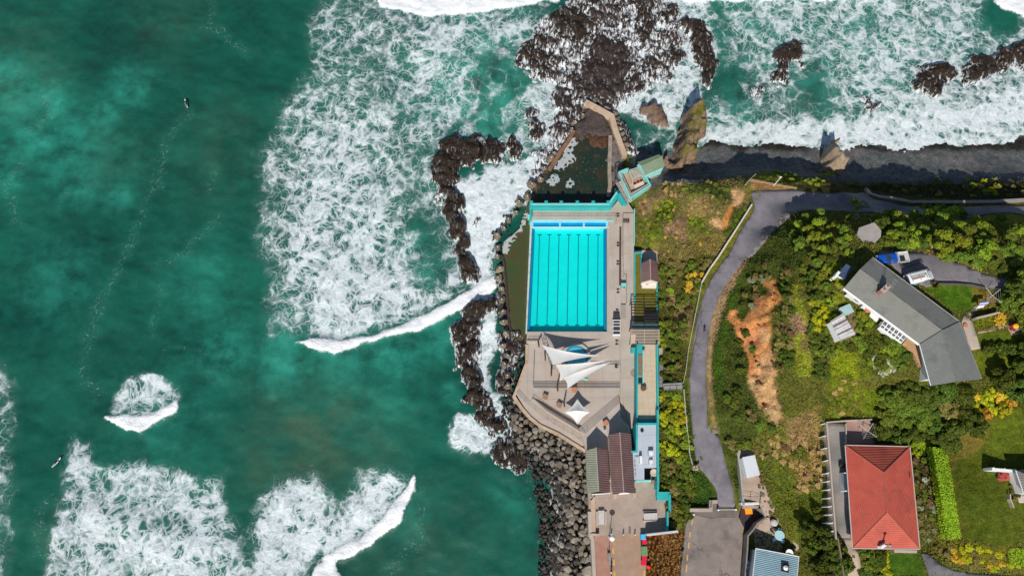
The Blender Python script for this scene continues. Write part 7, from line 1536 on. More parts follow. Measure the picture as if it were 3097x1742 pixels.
def chair_set(lab, zn, x, y, z, mat, top, r=.55):
    c = P(*q(zn, (x, y)), z); t_ = thing('patio_table', lab, 'table', c)
    MB().lathe(c+Vector((0,0,.7)), [(r,0),(r,.05)], 20).build('tabletop', top, t_); MB().tube(c, c+Vector((0,0,.7)), .06).build('leg', mat, t_)
def chair(lab, c, rot, mat, name='patio_chair', s=1.):
    t_ = thing(name, lab, 'chair', (0,0,0))
    MB().box((0,0,.43*s),(.56*s,.54*s,.06)).build('seat', mat, t_); MB().box((0,.27*s,.72*s),(.56*s,.06,.5*s)).build('backrest', mat, t_)
    for sx in (-.24,.24):
        for sy in (-.23,.23): MB().tube((sx*s,sy*s,0),(sx*s,sy*s,.43*s),.03).build('leg', mat, t_)
    for sx in (-.3,.3): MB().box((sx*s,0,.62*s),(.06,.5*s,.05)).build('armrest', mat, t_)
    t_.location = c; t_.rotation_euler = (0,0,rot); return t_
chair('white garden chair beside the white wall of the grey house', y5(385,690,HZ), R(60), WHITE, s=1.5)
solo(MB().lathe(y5(435,720,HZ), [(.5,0),(.6,.5),(.45,.55)], 16), 'garden_pot', M('terracotta', (.50,.16,.09), (.56,.2,.12), 2., .8), 'round terracotta pot beside the white garden chair', 'pot')
solo(MB().wall([y5(475,760,HZ), y5(560,830,HZ)], .9, HZ-2, HZ+.1), 'garden_bench', WHITE, 'long white bench along the grey house wall', 'bench')
solo(MB().lathe(y5(1505,890,HZ+.12), [(.36,0),(.42,.6),(.36,.62)], 16), 'garden_pot', bpy.data.materials['terracotta'], 'terracotta pot on the concrete terrace east of the grey house', 'pot')
MB_ = MB()
for i in range(3): A, B = y5(1500+i*10,785-i*12,HZ+.3), y5(1585+i*10,860-i*12,HZ+.3); MB_.wall([A, B], .3, HZ-.2, HZ+.45-.13*i)
solo(MB_, 'terrace_steps', CONCP, 'three pale steps at the top of the concrete terrace', 'stairs')
# red roofed house -------------------------------------------------------
RZ2 = 18.05
rh = thing('house', 'square house with a red tiled hip roof', 'house', P(2655, 1500, RZ2)); E2, R2 = RZ2+2.7, RZ2+5.6
x2 = lambda x, y, z: P(*q('X2', (x, y)), z)
NW, NE, SE, SW = x2(298,426,E2), x2(805,438,E2), x2(882,1236,E2), x2(356,1230,E2); r0, r1 = x2(601,640,R2), x2(626,950,R2)
roof_faces(rh, [(NW,SW,r1,r0),(NE,SE,r1,r0)], REDR1); roof_faces(rh, [(NW,NE,r0),(SW,SE,r1)], REDR2)
RC = M('red_ridge_tile', (.36,.10,.07), (.42,.13,.09), 2., .8); b = MB(); b.tube(r0, r1, .11)
for a, e in ((NW,r0),(NE,r0),(SW,r1),(SE,r1)): b.tube(a, e, .1)
b.build('ridge_cap', RC, rh); MB().path([NW, NE, SE, SW, NW], .09).build('gutter', M('pale_gutter', (.5,.48,.45), (.56,.54,.5), 2., .6), rh)
cc = (NW+SE)/2; ring = [ins(v, cc, k_) for v, k_ in ((NW,1.7),(NE,1.),(SE,1.),(SW,1.7))]; b = MB()
for i, a in enumerate(ring):
    c = ring[(i+1)%4]; b.face([(a.x,a.y,RZ2-1.5),(c.x,c.y,RZ2-1.5),(c.x,c.y,E2-.1),(a.x,a.y,E2-.1)])
b.build('wall', M('cream_house_wall', (.55,.5,.43), (.6,.55,.48), 1., .8), rh)
bw = MB().prism([x2(292,640,RZ2+2.3), x2(322,640,RZ2+2.3), x2(328,790,RZ2+2.3), x2(300,785,RZ2+2.3)], RZ2).build('bay_window', WHITE, rh)
MB().wall([x2(297,650,RZ2+2.34), x2(305,780,RZ2+2.34)], .5, RZ2+2.3, RZ2+2.35).build('pane', GLASSD, bw)
fl = x2(575,1215,E2+.4); MB().box(fl+Vector((.1,.1,.4)), (1.2,.45,1.3), R(28)).build('vent_box', WHITE, rh); pf = MB().tube(fl+Vector((.4,.35,.3)), fl+Vector((.4,.35,2.6)), .13, k=12).build('flue', STEEL, rh)
MB().lathe(fl+Vector((.4,.35,2.6)), [(.3,0),(.34,.12),(.05,.4)], 14).build('flue_cap', STEEL, pf)
MB().tube(x2(800,635,E2+.45), x2(804,680,E2+.45), .06).build('vent_slot', DARKM, rh)
solo(MB().lathe(x2(312,742,RZ2+1.8), [(.3,-.2),(.55,.1),(.5,.15)], 16), 'satellite_dish', WHITE, 'white dish beside the bay window of the red roofed house', 'dish')
solo(MB().prism([x2(682,1242,RZ2+.9), x2(860,1246,RZ2+.9), x2(858,1268,RZ2+.9), x2(684,1264,RZ2+.9)], RZ2-.5), 'porch_slab', CONCP, 'pale porch slab on the south side of the red roofed house', 'porch')
rw = thing('retaining_wall', 'concrete retaining wall with pale buttress posts beside the house drive', 'wall', x2(170,700,15))
wlp = [x2(152,256,RZ2+.3), x2(185,640,RZ2+.3), x2(205,900,RZ2+.3), x2(226,1160,RZ2+.3)]
MB().wall(wlp, .3, 11, RZ2+.55).build('wall_body', CONCP, rw)
for i in range(13):
    t_ = i/12*3; k = min(2, int(t_)); e = wlp[k].lerp(wlp[k+1], t_-k); f = e+Vector((-.95,-.25,0)); MB().wall([e, f], .13, 11, RZ2+.1).build('buttress', WHITE, rw)
solo(MB().wall([x2(152,250,RZ2+.6), x2(300,238,RZ2+.6), x2(510,228,RZ2+.6)], .25, 16, RZ2+.8), 'yard_wall', CONCP, 'thin pale wall along the north side of the drying yard', 'wall')
solo(MB().wall([x2(305,262,RZ2+.6), x2(308,415,RZ2+.6)], .22, 16.5, RZ2+.7), 'yard_wall', CONCP, 'short pale wall between the grey drive and the pink yard', 'wall')
solo(MB().wall([x2(240,1150,RZ2+.4), x2(262,1300,RZ2+.2), x2(280,1449,RZ2), x2(285,1500,RZ2)], .25, 13, RZ2+.6), 'yard_wall', M('brown_fence_wall', (.2,.13,.1), (.26,.17,.13), 2., .8), 'brown wall on the left of the pinkish yard', 'wall')
solo(MB().lathe(x2(262,585,RZ2+.1), [(.5,0),(.55,.9),(.3,1.0)], 16), 'dustbin', DARKM, 'dark round bin in the shade beside the red roofed house', 'bin')
def airer(lab, c, arm, h, rot, mat):
    r_ = thing('rotary_washing_line', lab, 'washing line', c); MB().tube(c, c+Vector((0,0,h)), .06).build('pole', mat, r_)
    for k in range(4):
        a = rot+k*math.pi/2; MB().tube(c+Vector((0,0,h-.25)), c+Vector((math.cos(a)*arm, math.sin(a)*arm, h+.1)), .045).build('arm', mat, r_)
    for rr in (.45,.7,.95): MB().path([c+Vector((math.cos(rot+k*math.pi/2)*arm*rr, math.sin(rot+k*math.pi/2)*arm*rr, h-.25+.35*rr)) for k in range(5)], .012, 4).build('line', mat, r_)
    return c
PALE = M('pale_metal', (.55,.53,.42), (.6,.58,.48), 2., .5)
airer('rotary washing line over the pink drying yard', x2(438,325,RZ2+.1), 1.9, 2.1, R(52), PALE)
wz = hz(*y5(1740,590,28)[:2]); wc_ = P(*q('T3', (592,600)), wz)
airer('cream rotary washing line on the lawn beside the grey house', wc_, 1.95, 2.2, R(-52), PALE)
for i, (x, y, s, mat, lab) in enumerate(((500,755,(1.3,.9),WHITE,'white sheet hanging on the washing line'),(560,690,(1.7,.9),M('lilac_cloth', (.36,.38,.66), (.42,.44,.72), 2., .8),'lilac towel hanging on the washing line'))):
    c = P(*q('T3', (x, y)), wz+1.7); n_ = 10; V = []; f = []
    for a in range(n_+1):
        for b_ in range(n_+1):
            u, v = a/n_-.5, b_/n_-.5; V.append((c.x+u*s[0]+v*.35, c.y+v*s[1]*.75+.2*u, c.z-.45*abs(v)*2+.06*math.sin(u*14)+(.2 if i else 0)))
    for a in range(n_):
        for b_ in range(n_): k = a*(n_+1)+b_; f.append([k, k+n_+1, k+n_+2, k+1])
    V2 = V+[(x_, y_, z_-.03) for x_, y_, z_ in V]; N = len(V); f2 = f+[[j+N for j in reversed(t_)] for t_ in f]
    tag(mesh_obj('hanging_sheet', V2, f2, mat, smooth=True, loc=tuple(c)), lab, 'laundry')
# lean-to, sheds -------------------------------------------------------------
def box_house(name, label, cat, zn, pts, ztop, zbot, roofmat, wallmat, drop=.3, over=.12, parts=None):
    w_ = [P(*q(zn, p), ztop) for p in pts]; c = sum(w_, Vector())/len(w_); r_ = thing(name, label, cat, (c.x, c.y, zbot))
    w_[0].z -= drop; w_[-1].z -= drop
    roof_faces(r_, [w_], roofmat, .12)
    wi = [v+(Vector((c.x,c.y,v.z))-v).normalized()*over*2 for v in w_]; b_ = MB(); n = len(wi)
    for i in range(n):
        a, e = wi[i], wi[(i+1)%n]; b_.face([(a.x,a.y,zbot),(e.x,e.y,zbot),tuple(e-Vector((0,0,.13))),tuple(a-Vector((0,0,.13)))])
    b_.build('wall', wallmat, r_); return r_, w_
zl = hz(*P(2555, 990, 26)[:2])
CLEAR = M('clear_corrugated_sheet', (.42,.37,.36), (.60,.56,.55), 1.2, .35, .4, 6., spec=.5, stripe=(.42,-.9,1.1,.55), c3=(.75,.74,.72), c3s=.7)
r_, w_ = box_house('lean_to', 'lean-to with a clear striped roof in the garden', 'lean-to', 'Y4', ((1462,765),(1610,675),(1765,930),(1590,1005)), zl+2.4, zl-.6, CLEAR, WHITE)
for i in range(5): MB().wall([w_[0].lerp(w_[3], (i+.5)/5)+Vector((0,0,.05)), w_[1].lerp(w_[2], (i+.5)/5)+Vector((0,0,.05))], .14, [w_[0].z, w_[1].z], [w_[0].z+.06, w_[1].z+.06]).build('rafter', DARKM if i % 2 else WHITE, r_)
box_house('shed', 'small shed with a pale blue green roof beside the lean-to', 'shed', 'Y4', ((1572,605),(1690,555),(1748,655),(1650,698)), zl+2.3, zl-.6, M('pale_blue_roof', (.30,.46,.45), (.36,.53,.51), 1., .5), WHITE)
zs = hz(*P(2556, 818, 27)[:2])
r_, w_ = box_house('shed', 'dark blue roofed shed with a white front by the grey house corner', 'shed', 'Y5', ((165,265),(215,210),(292,250),(205,380),(125,330)), zs+2.2, zs-.6, M('navy_roof', (.045,.07,.13), (.06,.09,.16), 1., .5), WHITE)
MB().wall([w_[0]+Vector((-.4,-.5,-.1)), w_[4]+Vector((-.35,-.3,-.1))], .5, zs-.5, zs+2.0).build('door', WHITE, r_)
zt = hz(*P(2625, 710, 22)[:2])
box_house('shed', 'grey flat roofed shed buried in the thicket above the blue pickup', 'shed', 'Z6', ((365,1120),(535,1060),(610,1150),(605,1220),(530,1300),(580,1360),(470,1350),(345,1190)), zt+2.6, zt-1, M('grey_flat_roof', (.34,.30,.27), (.40,.36,.33), .6, .85, grain=.3), M('grey_block_wall', (.3,.27,.25), (.36,.33,.3), 1., .9), 0)
zc = 7.15
r_, w_ = box_house('garden_cabin', 'white flat roofed cabin beside the path gate', 'cabin', 'S5', ((150,135),(378,92),(472,460),(235,520)), zc+2.7, zc-.5, M('cabin_roof', (.62,.64,.67), (.68,.70,.73), .5, .6), WHITE, 0)
for a, e in ((.12,.42),(.55,.9)): A, B = w_[3].lerp(w_[2], a)+Vector((0,-.02,-1.2)), w_[3].lerp(w_[2], e)+Vector((0,-.02,-1.2)); f_ = MB().wall([A, B], .08, zc+1.0, zc+2.1).build('window', GLASSD, r_)
drape('patio', q('S5', (75,-30),(115,-30),(360,-10),(380,100),(480,440),(620,800),(700,980),(740,1060),(720,1130),(640,1230),(700,1400),(900,1500),(900,2000),(420,2000),(340,1449),(560,1220),(450,960),(130,960),(80,480)), M('tan_patio', (.42,.31,.24), (.48,.37,.29), .6, .9, grain=.3), .12, .8, label='tan concrete patio beside the white cabin', cat='patio')
solo(MB().wall([GP(*q('S5', p)) for p in ((60,0),(70,300),(110,900),(120,1000))], .35, 5, 7.9), 'patio_wall', M('grey_timber_wall', (.34,.33,.32), (.4,.39,.38), 1., .8), 'grey wall between the grass verge and the cabin patio', 'wall')
pwl = [P(*q('S5', p), 7.9) for p in ((470,450),(600,690),(700,930),(800,1200),(940,1449))]+[P(*q('S6', p), 7.7) for p in ((1060,90),(1230,330),(1400,560),(1540,760),(1640,920))]
pwl = [a for i, a in enumerate(pwl) if i != 4]
solo(MB().wall(pwl, .5, 5, 7.95), 'stone_wall', M('pale_stone_wall', (.40,.34,.26), (.50,.43,.34), 1.5, .9, .4, c3=(.25,.22,.17), c3s=1.), 'pale stone wall between the patio and the grassy slope', 'wall')
solo(MB().prism([P(*q('S6', p), 7.6) for p in ((1440,765),(1540,750),(1640,915),(1600,925))], 6), 'stone_step', CONCP, 'pale wedge of stone at the lower end of the stone wall', 'step')
railing('railing', 'black railing at the edge of the cabin patio', [P(*q('S5', p), 7.1) for p in ((145,850),(460,850),(460,965),(150,965))], mat=DARKM, every=1.6)
solo(MB().wall([P(*q('S5', p), 7) for p in ((130,985),(455,975))], .5, 4.5, 7.1), 'low_wall', WHITE, 'short white wall under the black patio railing', 'wall')
solo(MB().prism([P(*q('S5', p), 6.4) for p in ((160,1005),(450,1000),(460,1065),(155,1075))], 4.5), 'timber_platform', M('pinkish_boards', (.36,.27,.23), (.42,.32,.28), 2., .8, stripe=(1,0,2.5,.4)), 'pinkish boarded platform below the white wall', 'platform')
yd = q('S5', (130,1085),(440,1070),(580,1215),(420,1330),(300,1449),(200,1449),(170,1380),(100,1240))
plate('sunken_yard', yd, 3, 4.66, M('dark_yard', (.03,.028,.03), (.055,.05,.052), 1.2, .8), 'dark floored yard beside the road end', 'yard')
solo(MB().wall([P(*q('S5', p), 6) for p in ((440,1070),(585,1220),(400,1340),(320,1460))]+[P(*q('S6', p), 6) for p in ((300,470),(285,800),(230,1449),(225,1600))], .3, 4, 7.0), 'yard_wall', M('dark_block_wall', (.20,.18,.17), (.27,.24,.22), 1., .9), 'tall wall on the right of the dark yard', 'wall')
ob = thing('orange_lifebuoy_box', 'orange topped box with a red side in the dark yard', 'box', P(*q('S5', (268,1108)), 4.66)); c = P(*q('S5', (268,1108)), 6.0); c.z = 4.66
MB().box(c+Vector((0,0,.65)),(1.5,1.5,1.3),R(4)).build('body', RED, ob); MB().box(c+Vector((-.06,.05,1.36)),(1.45,1.4,.16),R(4)).build('lid', M('orange_plastic', (.82,.33,.01), (.88,.4,.02), 1., .4), ob)
for i, (a, e) in enumerate((((520,1028),(680,1024)),((575,1128),(710,1124)),((590,1225),(660,1222)))):
    solo(MB().wall([P(*q('S5', a), 7.2), P(*q('S5', e), 7.2)], .22, 6.9, 7.3), 'timber_sleeper', DARKM, ('upper', 'middle', 'lower')[i]+' dark timber sleeper across the garden steps', 'sleeper')
zb = hz(*P(2345, 1700, 6)[:2]); zb = 6.1
br_ = thing('house', 'building with a pale blue corrugated roof at the lower edge', 'building', P(2345, 1720, zb))
BLR = M('pale_blue_corrugated_roof', (.23,.36,.42), (.28,.42,.48), .4, .5, .6, 6., stripe=(.19,.98,2.9,.3), c3=(.33,.5,.56), c3s=.2)
s6 = lambda x, y, z: P(*q('S6', (x, y)), z)
rf = [s6(525,775,zb+3.3), s6(1562,972,zb+3.3), s6(1480,1900,zb+4.6), s6(400,1900,zb+4.6)]; roof_faces(br_, [rf], BLR, .15)
c = (rf[0]+rf[2])/2; wi = [v+(Vector((c.x,c.y,v.z))-v).normalized()*.5 for v in rf]; b = MB()
for i in range(4): a, e = wi[i], wi[(i+1)%4]; b.face([(a.x,a.y,4),(e.x,e.y,4),tuple(e-Vector((0,0,.16))),tuple(a-Vector((0,0,.16)))])
b.build('wall', WWALL, br_); MB().path([rf[3], rf[0], rf[1], rf[2]], .09).build('gutter', WHITE, br_)
vt = s6(1225,1240,zb+3.85); hv = MB().box(vt+Vector((0,0,.05)),(1.5,1.6,.2),R(-12)).build('roof_hatch', DARKM, br_); MB().lathe(vt+Vector((0,0,.15)), [(.42,0),(.48,.35),(.1,.6)], 16).build('roof_vent', WHITE, hv)
solo(MB().lathe(s6(1335,890,zb+3.2), [(.1,-.3),(.7,0),(.75,.05),(.55,.0),(.1,-.2)], 18), 'satellite_dish', WHITE, 'white satellite dish on the edge of the pale blue roof', 'dish')
PBL = M('pale_blue_plastic', (.36,.58,.60), (.42,.65,.66), 1., .5); NBL = M('blue_plastic', (.05,.11,.26), (.07,.15,.33), 1., .5)
ztab = max(hz(*P(*q('S6', p), 6.5)[:2]) for p in ((1065,460),(945,600),(1140,600),(1085,320)))+.16
chair_set('round pale blue patio table beside the pale blue roof', 'S6', 1065, 460, ztab, NBL, PBL, 1.0); zp = ztab
chair('blue patio chair left of the round pale blue table', s6(945,560,zp), R(35), NBL); chair('blue patio chair below the round pale blue table', s6(1140,600,zp), R(-30), NBL)
chair('pale blue patio chair above the round table', s6(1085,320,zp), R(170), PBL)
solo(MB().lathe(s6(960,155,zp), [(.7,0),(.72,.3),(.5,.5),(.1,.55)], 20), 'covered_tub', M('grey_cover', (.48,.47,.46), (.55,.54,.53), 1., .7), 'round pale grey covered tub on the patio', 'tub')
for x, y, l in ((330,1120,'upper'),(325,1245,'lower')): solo(MB().lathe(s6(x,y,5.9), [(.35,-1.2),(.4,0),(.3,0),(.3,-.1)], 16), 'planter_ring', WHITE, l+' white rimmed planter on the narrow ledge by the road', 'planter')
zg = hz(*P(3015, 1425, 25)[:2])
gp = thing('garden_screen', 'white slatted screen standing on the big lawn', 'screen', P(*q('T4', (975,740)), zg)); A, B = P(*q('T4', (700,720)), zg), P(*q('T4', (1250,770)), zg)
MB().wall([A, B], .45, zg-.3, zg+2.2).build('panel', WHITE, gp)
for t_ in (.08,.5,.92): e = A.lerp(B, t_)+Vector((0,.3,0)); MB().tube(e-Vector((0,0,.3)), e+Vector((0,0,2.3)), .07).build('post', WHITE, gp)
zr = hz(*P(3090, 1450, 26)[:2]); t4 = lambda x, y, z: P(*q('T4', (x, y)), z)
eh = thing('house', 'white walled house with a grey roof cut by the right edge', 'house', t4(1560,1000,zr)); EZ = zr+2.9
fa = [t4(1390,740,EZ), t4(1572,1270,EZ), t4(2600,1400,EZ), t4(2700,560,EZ)]; ap = t4(2000,950,EZ+2.2)
roof_faces(eh, [(fa[0],fa[1],ap),(fa[1],fa[2],ap),(fa[2],fa[3],ap),(fa[3],fa[0],ap)], M('grey_slat_roof', (.22,.20,.185), (.28,.26,.24), .5, .7, .5, 8., stripe=(.3,1,2.4,.5)))
c = (fa[0]+fa[2])/2; wi = [v+(Vector((c.x,c.y,v.z))-v).normalized()*.6 for v in fa]; b = MB()
for i in range(4): a, e = wi[i], wi[(i+1)%4]; b.face([(a.x,a.y,zr-1),(e.x,e.y,zr-1),(e.x,e.y,EZ-.15),(a.x,a.y,EZ-.15)])
b.build('wall', WWALL, eh); MB().path(fa[:3], .08).build('gutter', WHITE, eh)
drape('garden_path', q('T4', (1230,830),(1310,800),(1500,1250),(1572,1300),(1572,1449),(1450,1449),(1330,1050)), CONCP, .1, .7, label='pale path beside the house at the right edge', cat='path')
solo(MB().wall([P(*q('T4', p), zr+.2) for p in ((1265,1260),(1270,1370),(1310,1449),(1350,1560))], .2, zr-.6, zr+.3), 'garden_edging', CONCP, 'curved white edging of the bed at the right edge', 'kerb')
# barbecue corner
zq = hz(*P(3070, 985, 28)[:2]); t3 = lambda x, y, z: P(*q('T3', (x, y)), z)
bb = thing('covered_barbecue', 'barbecue under an orange yellow cover in the garden corner', 'barbecue', t3(1250,1200,zq)); c = t3(1250,1200,zq+1); c.z = zq
MB().box(c+Vector((0,0,.5)),(.95,.8,.9),R(20)).build('cart', RED, bb); MB().ell(c+Vector((0,0,1.0)),.62,.5,.22,rot=R(20)).build('cover', M('amber_cover', (.85,.42,.02), (.9,.5,.04), 1., .5), bb, True)
for sx in (-.4,.4): MB().tube(c+Vector((sx-.05,-.42,.15)), c+Vector((sx+.05,-.42,.15)), .14, k=12).build('wheel', DARKM, bb)
chair('grey garden chair in the barbecue corner', t3(1235,1285,zq), R(20), STEEL); chair('pale garden chair right of the covered barbecue', t3(1350,1285,zq), R(-40), PALE)
solo(MB().wall([t3(320,1050,zq), t3(600,985,zq), t3(830,925,zq)], .28, zq-1, zq+.9), 'garden_wall', CONCP, 'straight concrete garden wall above the barbecue lawn', 'wall')
dl = [P(*q('Y5', p), 0) for p in ((1200,432),(1400,436),(1560,448),(1690,475),(1730,490))]
for a in dl: a.z = hz(a.x, a.y)
dl = [GP(*q('Y5', p)) for p in ((1200,440),(1400,440),(1560,452),(1690,478),(1730,492))]
solo(MB().wall(dl, .25, [a.z-.5 for a in dl], [a.z+.75 for a in dl]), 'garden_wall', M('dark_garden_wall', (.09,.075,.06), (.14,.115,.09), 1., .9), 'low dark curved wall between the drive and the lawn', 'wall')
# ------------------------------------------------------------------ VEHICLES
BLUEP = M('blue_car_paint', (.005,.075,.42), (.008,.09,.48), .5, .25, spec=.6); WPAINT = M('white_car_paint', (.76,.77,.78), (.8,.81,.82), .5, .3, spec=.6); TYRE = M('tyre_rubber', (.015,.015,.016), (.02,.02,.02), 2., .85)
def loft(root, name, mat, secs, smooth=True):
    """secs: list of (x, half width, z bottom, z top, corner)"""
    V = []; f = []; k = 10
    for x, w, zb_, zt_, r_ in secs:
        pts = [(-w,zb_),(-w,zb_+(zt_-zb_)*.45),(-w*.98,zt_-r_),(-w+r_*.9,zt_-r_*.25),(-w*.45,zt_),(w*.45,zt_),(w-r_*.9,zt_-r_*.25),(w*.98,zt_-r_),(w,zb_+(zt_-zb_)*.45),(w,zb_)]
        V += [(x, a, b_) for a, b_ in pts]
    for i in range(len(secs)-1):
        for j in range(k): f.append([i*k+j, i*k+(j+1)%k, (i+1)*k+(j+1)%k, (i+1)*k+j])
    f.append(list(range(k))); f.append([(len(secs)-1)*k+j for j in range(k-1,-1,-1)])
    o = mesh_obj(name, V, f, mat, root, smooth); return o
def wheels(root, xs, w, r_=.36):
    for x in xs:
        for s in (-1, 1):
            o = MB().tube((x, s*(w-.12), r_), (x, s*(w+.08), r_), r_, k=20).build('wheel', TYRE, root); MB().tube((x, s*(w+.07), r_), (x, s*(w+.10), r_), r_*.6, k=14).build('rim', STEEL, o)
ut = thing('pickup_truck', 'bright blue pickup truck with a pale flat tray', 'pickup', (0,0,0))
loft(ut, 'body', BLUEP, [(-2.95,.72,.45,.85,.1),(-2.8,.86,.4,1.02,.12),(-1.6,.90,.38,1.12,.12),(-1.35,.9,.38,1.14,.12),(.55,.9,.4,1.1,.1)])
loft(ut, 'cab', BLUEP, [(-1.45,.84,1.0,1.12,.05),(-.75,.74,1.0,1.78,.12),(.35,.74,1.0,1.82,.12),(.6,.8,1.0,1.2,.08)])
ws = MB().face([(-1.42,-.72,1.16),(-1.42,.72,1.16),(-.80,.62,1.78),(-.80,-.62,1.78)][::-1]).build('windscreen', GLASSD, ut)
for s in (-1,1): MB().face([(-1.15,s*.86,1.2),(.38,s*.84,1.2),(.28,s*.775,1.66),(-.72,s*.775,1.66)]).build('side_window', GLASSD, ut)
for i in range(5): MB().box((-.2,-.5+i*.25,1.83),(.95,.05,.04)).build('roof_rib', BLUEP, ut)
TRAY = M('pale_tray', (.46,.44,.40), (.54,.52,.48), 1., .6); t_ = MB().box((1.75,0,.98),(2.3,1.95,.1)).build('tray', TRAY, ut); MB().box((1.75,.96,1.12),(2.3,.06,.3)).box((1.75,-.96,1.12),(2.3,.06,.3)).box((2.88,0,1.12),(.06,1.9,.3)).build('tray_side', WPAINT, t_)
MB().box((.68,0,1.4),(.08,1.7,.8)).build('headboard', WPAINT, ut); MB().box((1.45,-.25,1.12),(1.3,.9,.2)).build('toolbox', DARKM, ut)
for s in (-1,1): MB().ell((-2.86,s*.62,.82),.1,.17,.1).build('headlight', M('lamp_glass', (.7,.7,.68), (.75,.75,.72), 1., .2) if 'lamp_glass' not in bpy.data.materials else bpy.data.materials['lamp_glass'], ut, True); MB().box((-1.05,s*1.0,1.2),(.12,.22,.16)).build('mirror', DARKM, ut)
wheels(ut, (-2.0,1.7), .86); MB().box((-2.98,0,.55),(.14,1.7,.22)).build('bumper', WPAINT, ut)
g = P(*q('T2', (640,310)), HZ+.9); g.z = hz(g.x, g.y)+.08; ut.location = g; ut.rotation_euler = (0,0,R(5)); ut.scale = (1.02,1.05,1.0)
vn_ = thing('van', 'white van with a roof rack and ladder on the drive', 'van', (0,0,0))
loft(vn_, 'body', WPAINT, [(-2.7,.92,.4,1.95,.14),(-2.6,.97,.35,2.02,.16),(1.1,.97,.35,2.04,.2),(1.75,.95,.35,1.72,.2),(2.2,.93,.38,1.15,.16),(2.7,.82,.42,.95,.14),(2.85,.62,.5,.8,.1)])
MB().face([(1.22,-.72,2.03),(1.22,.72,2.03),(2.12,.84,1.24),(2.12,-.84,1.24)]).build('windscreen', GLASSD, vn_); vn_.children[-1].location.z += .03
for s in (-1,1): MB().face([(.3,s*.985,1.3),(1.5,s*.985,1.3),(1.25,s*.96,1.78),(.3,s*.96,1.82)]).build('side_window', GLASSD, vn_); MB().ell((2.7,s*.62,.8),.1,.18,.12).build('headlight', bpy.data.materials['lamp_glass'], vn_, True); MB().box((1.75,s*1.08,1.25),(.14,.22,.2)).build('mirror', DARKM, vn_)
MB().box((-2.74,0,1.35),(.05,1.5,.7)).build('rear_window', GLASSD, vn_)
rk = MB()
for x in (-2.2,-.6,.8): rk.box((x,0,2.2),(.06,1.7,.06))
rk.box((-.6,.86,2.3),(3.9,.1,.14)).build('roof_rack', STEEL, vn_)
ld = MB()
for y in (-.1,.28): ld.box((-.8,y,2.28),(3.3,.07,.07))
for i in range(8): ld.box((-2.2+i*.4,.09,2.28),(.06,.38,.05))
ld.build('ladder', STEEL, vn_); MB().tube((-2.3,.62,2.3),(1.0,.62,2.3),.10,k=10).build('pipe_tube', WPAINT, vn_); MB().box((-1.0,-.35,2.26),(2.6,.16,.06)).build('plank', TIMBER_O, vn_)
wheels(vn_, (-1.8,1.8), .92); g = P(*q('T2', (1475,900)), HZ+1.4); g.z = hz(g.x, g.y)+.08; vn_.location = g; vn_.rotation_euler = (0,0,R(14)); vn_.scale = (1.0,1.05,1.0)
solo(MB().ell(P(*q('T2', (1270,1110)), HZ+.4), .9,.5,.3, rot=R(20)), 'blue_tarpaulin', M('blue_tarp', (.02,.25,.40), (.2,.5,.6), 4., .5, .6, 5.), 'crumpled blue tarpaulin beside the white van', 'tarpaulin', smooth=True)
bm_ = thing('aerial_ladder', 'dark ladder rack lying on the drive between pickup and van', 'ladder', P(*q('T2', (1240,490)), HZ)); A, B = P(*q('T2', (890,600)), HZ+.4), P(*q('T2', (1600,385)), HZ+.4)
A.z = hz(A.x,A.y)+.35; B.z = hz(B.x,B.y)+.35; dd = (B-A).normalized(); n_ = Vector((-dd.y,dd.x,0))
for s in (-.22,.22): MB().tube(A+n_*s, B+n_*s, .07).build('rail', DARKM, bm_)
for i in range(12): e = A.lerp(B, (i+.5)/12); MB().tube(e-n_*.22, e+n_*.22, .04).build('rung', STEEL, bm_)
# ------------------------------------------------------------------ FENCES, WALLS, SIGNS ON THE CLIFF
def fence(label, pts, h, every, mat, rails=1, rr=.07, pr=.07, cat='fence', name='fence', post_mat=None, wide=None):
    g = [GP(*p) for p in pts]; r_ = thing(name, label, cat, g[0])
    for k in range(rails):
        up = Vector((0,0,h*(k+1)/rails))
        if wide: MB().wall([a+up for a in g], wide, [a.z+h-.15 for a in g], [a.z+h for a in g]).build('rail', mat, r_)
        else: MB().path([a+up for a in g], rr).build('rail', mat, r_)
    for a, e in zip(g, g[1:]):
        n = max(1, round((e-a).length/every))
        for i in range(n+(e is g[-1])): c = a.lerp(e, i/n); MB().tube(c-Vector((0,0,.4)), c+Vector((0,0,h+.08)), pr).build('post', post_mat or mat, r_)
    return r_
WOODP = M('weathered_white_rail', (.52,.47,.42), (.60,.55,.5), 1., .8)
fence('thick white rail fence along the upper bend of the path', [(2270,624),(2220,703),(2169,782),(2145,815),(2119,859)], 1.0, 2.6, WOODP, 1, wide=.34)
fence('thin weathered fence along the left side of the path', [(2119,859),(2109,911),(2094,986),(2080,1055),(2071,1126),(2064,1158)], .95, 2.6, WOODP, 2, .05)
fence('thin weathered fence along the lower left of the path', [(2066,1180),(2072,1261),(2076,1300),(2084,1376),(2092,1405)], .95, 2.6, WOODP, 2, .05)
PINE = M('orange_pine_rail', (.48,.30,.16), (.55,.36,.21), 1.5, .8)
fence('timber lookout fence at the top of the path', q('T1', (172,905),(370,940),(600,985),(800,1020),(990,1050)), 1.05, 2., PINE, 2, .07)
fence('old crossed rails outside the lookout corner', q('T1', (70,985),(160,880),(250,800)), .9, 2., WOODP, 2, .05)
sp_ = GP(*q('T1', (597,985))); pl = thing('sign_post', 'tall white post standing at the lookout fence', 'post', sp_); MB().tube(sp_-Vector((0,0,.3)), sp_+Vector((0,0,4.6)), .1, .08).build('post', WHITE, pl); MB().box(sp_+Vector((0,0,4.5)), (.5,.08,.4)).build('plate', WHITE, pl)
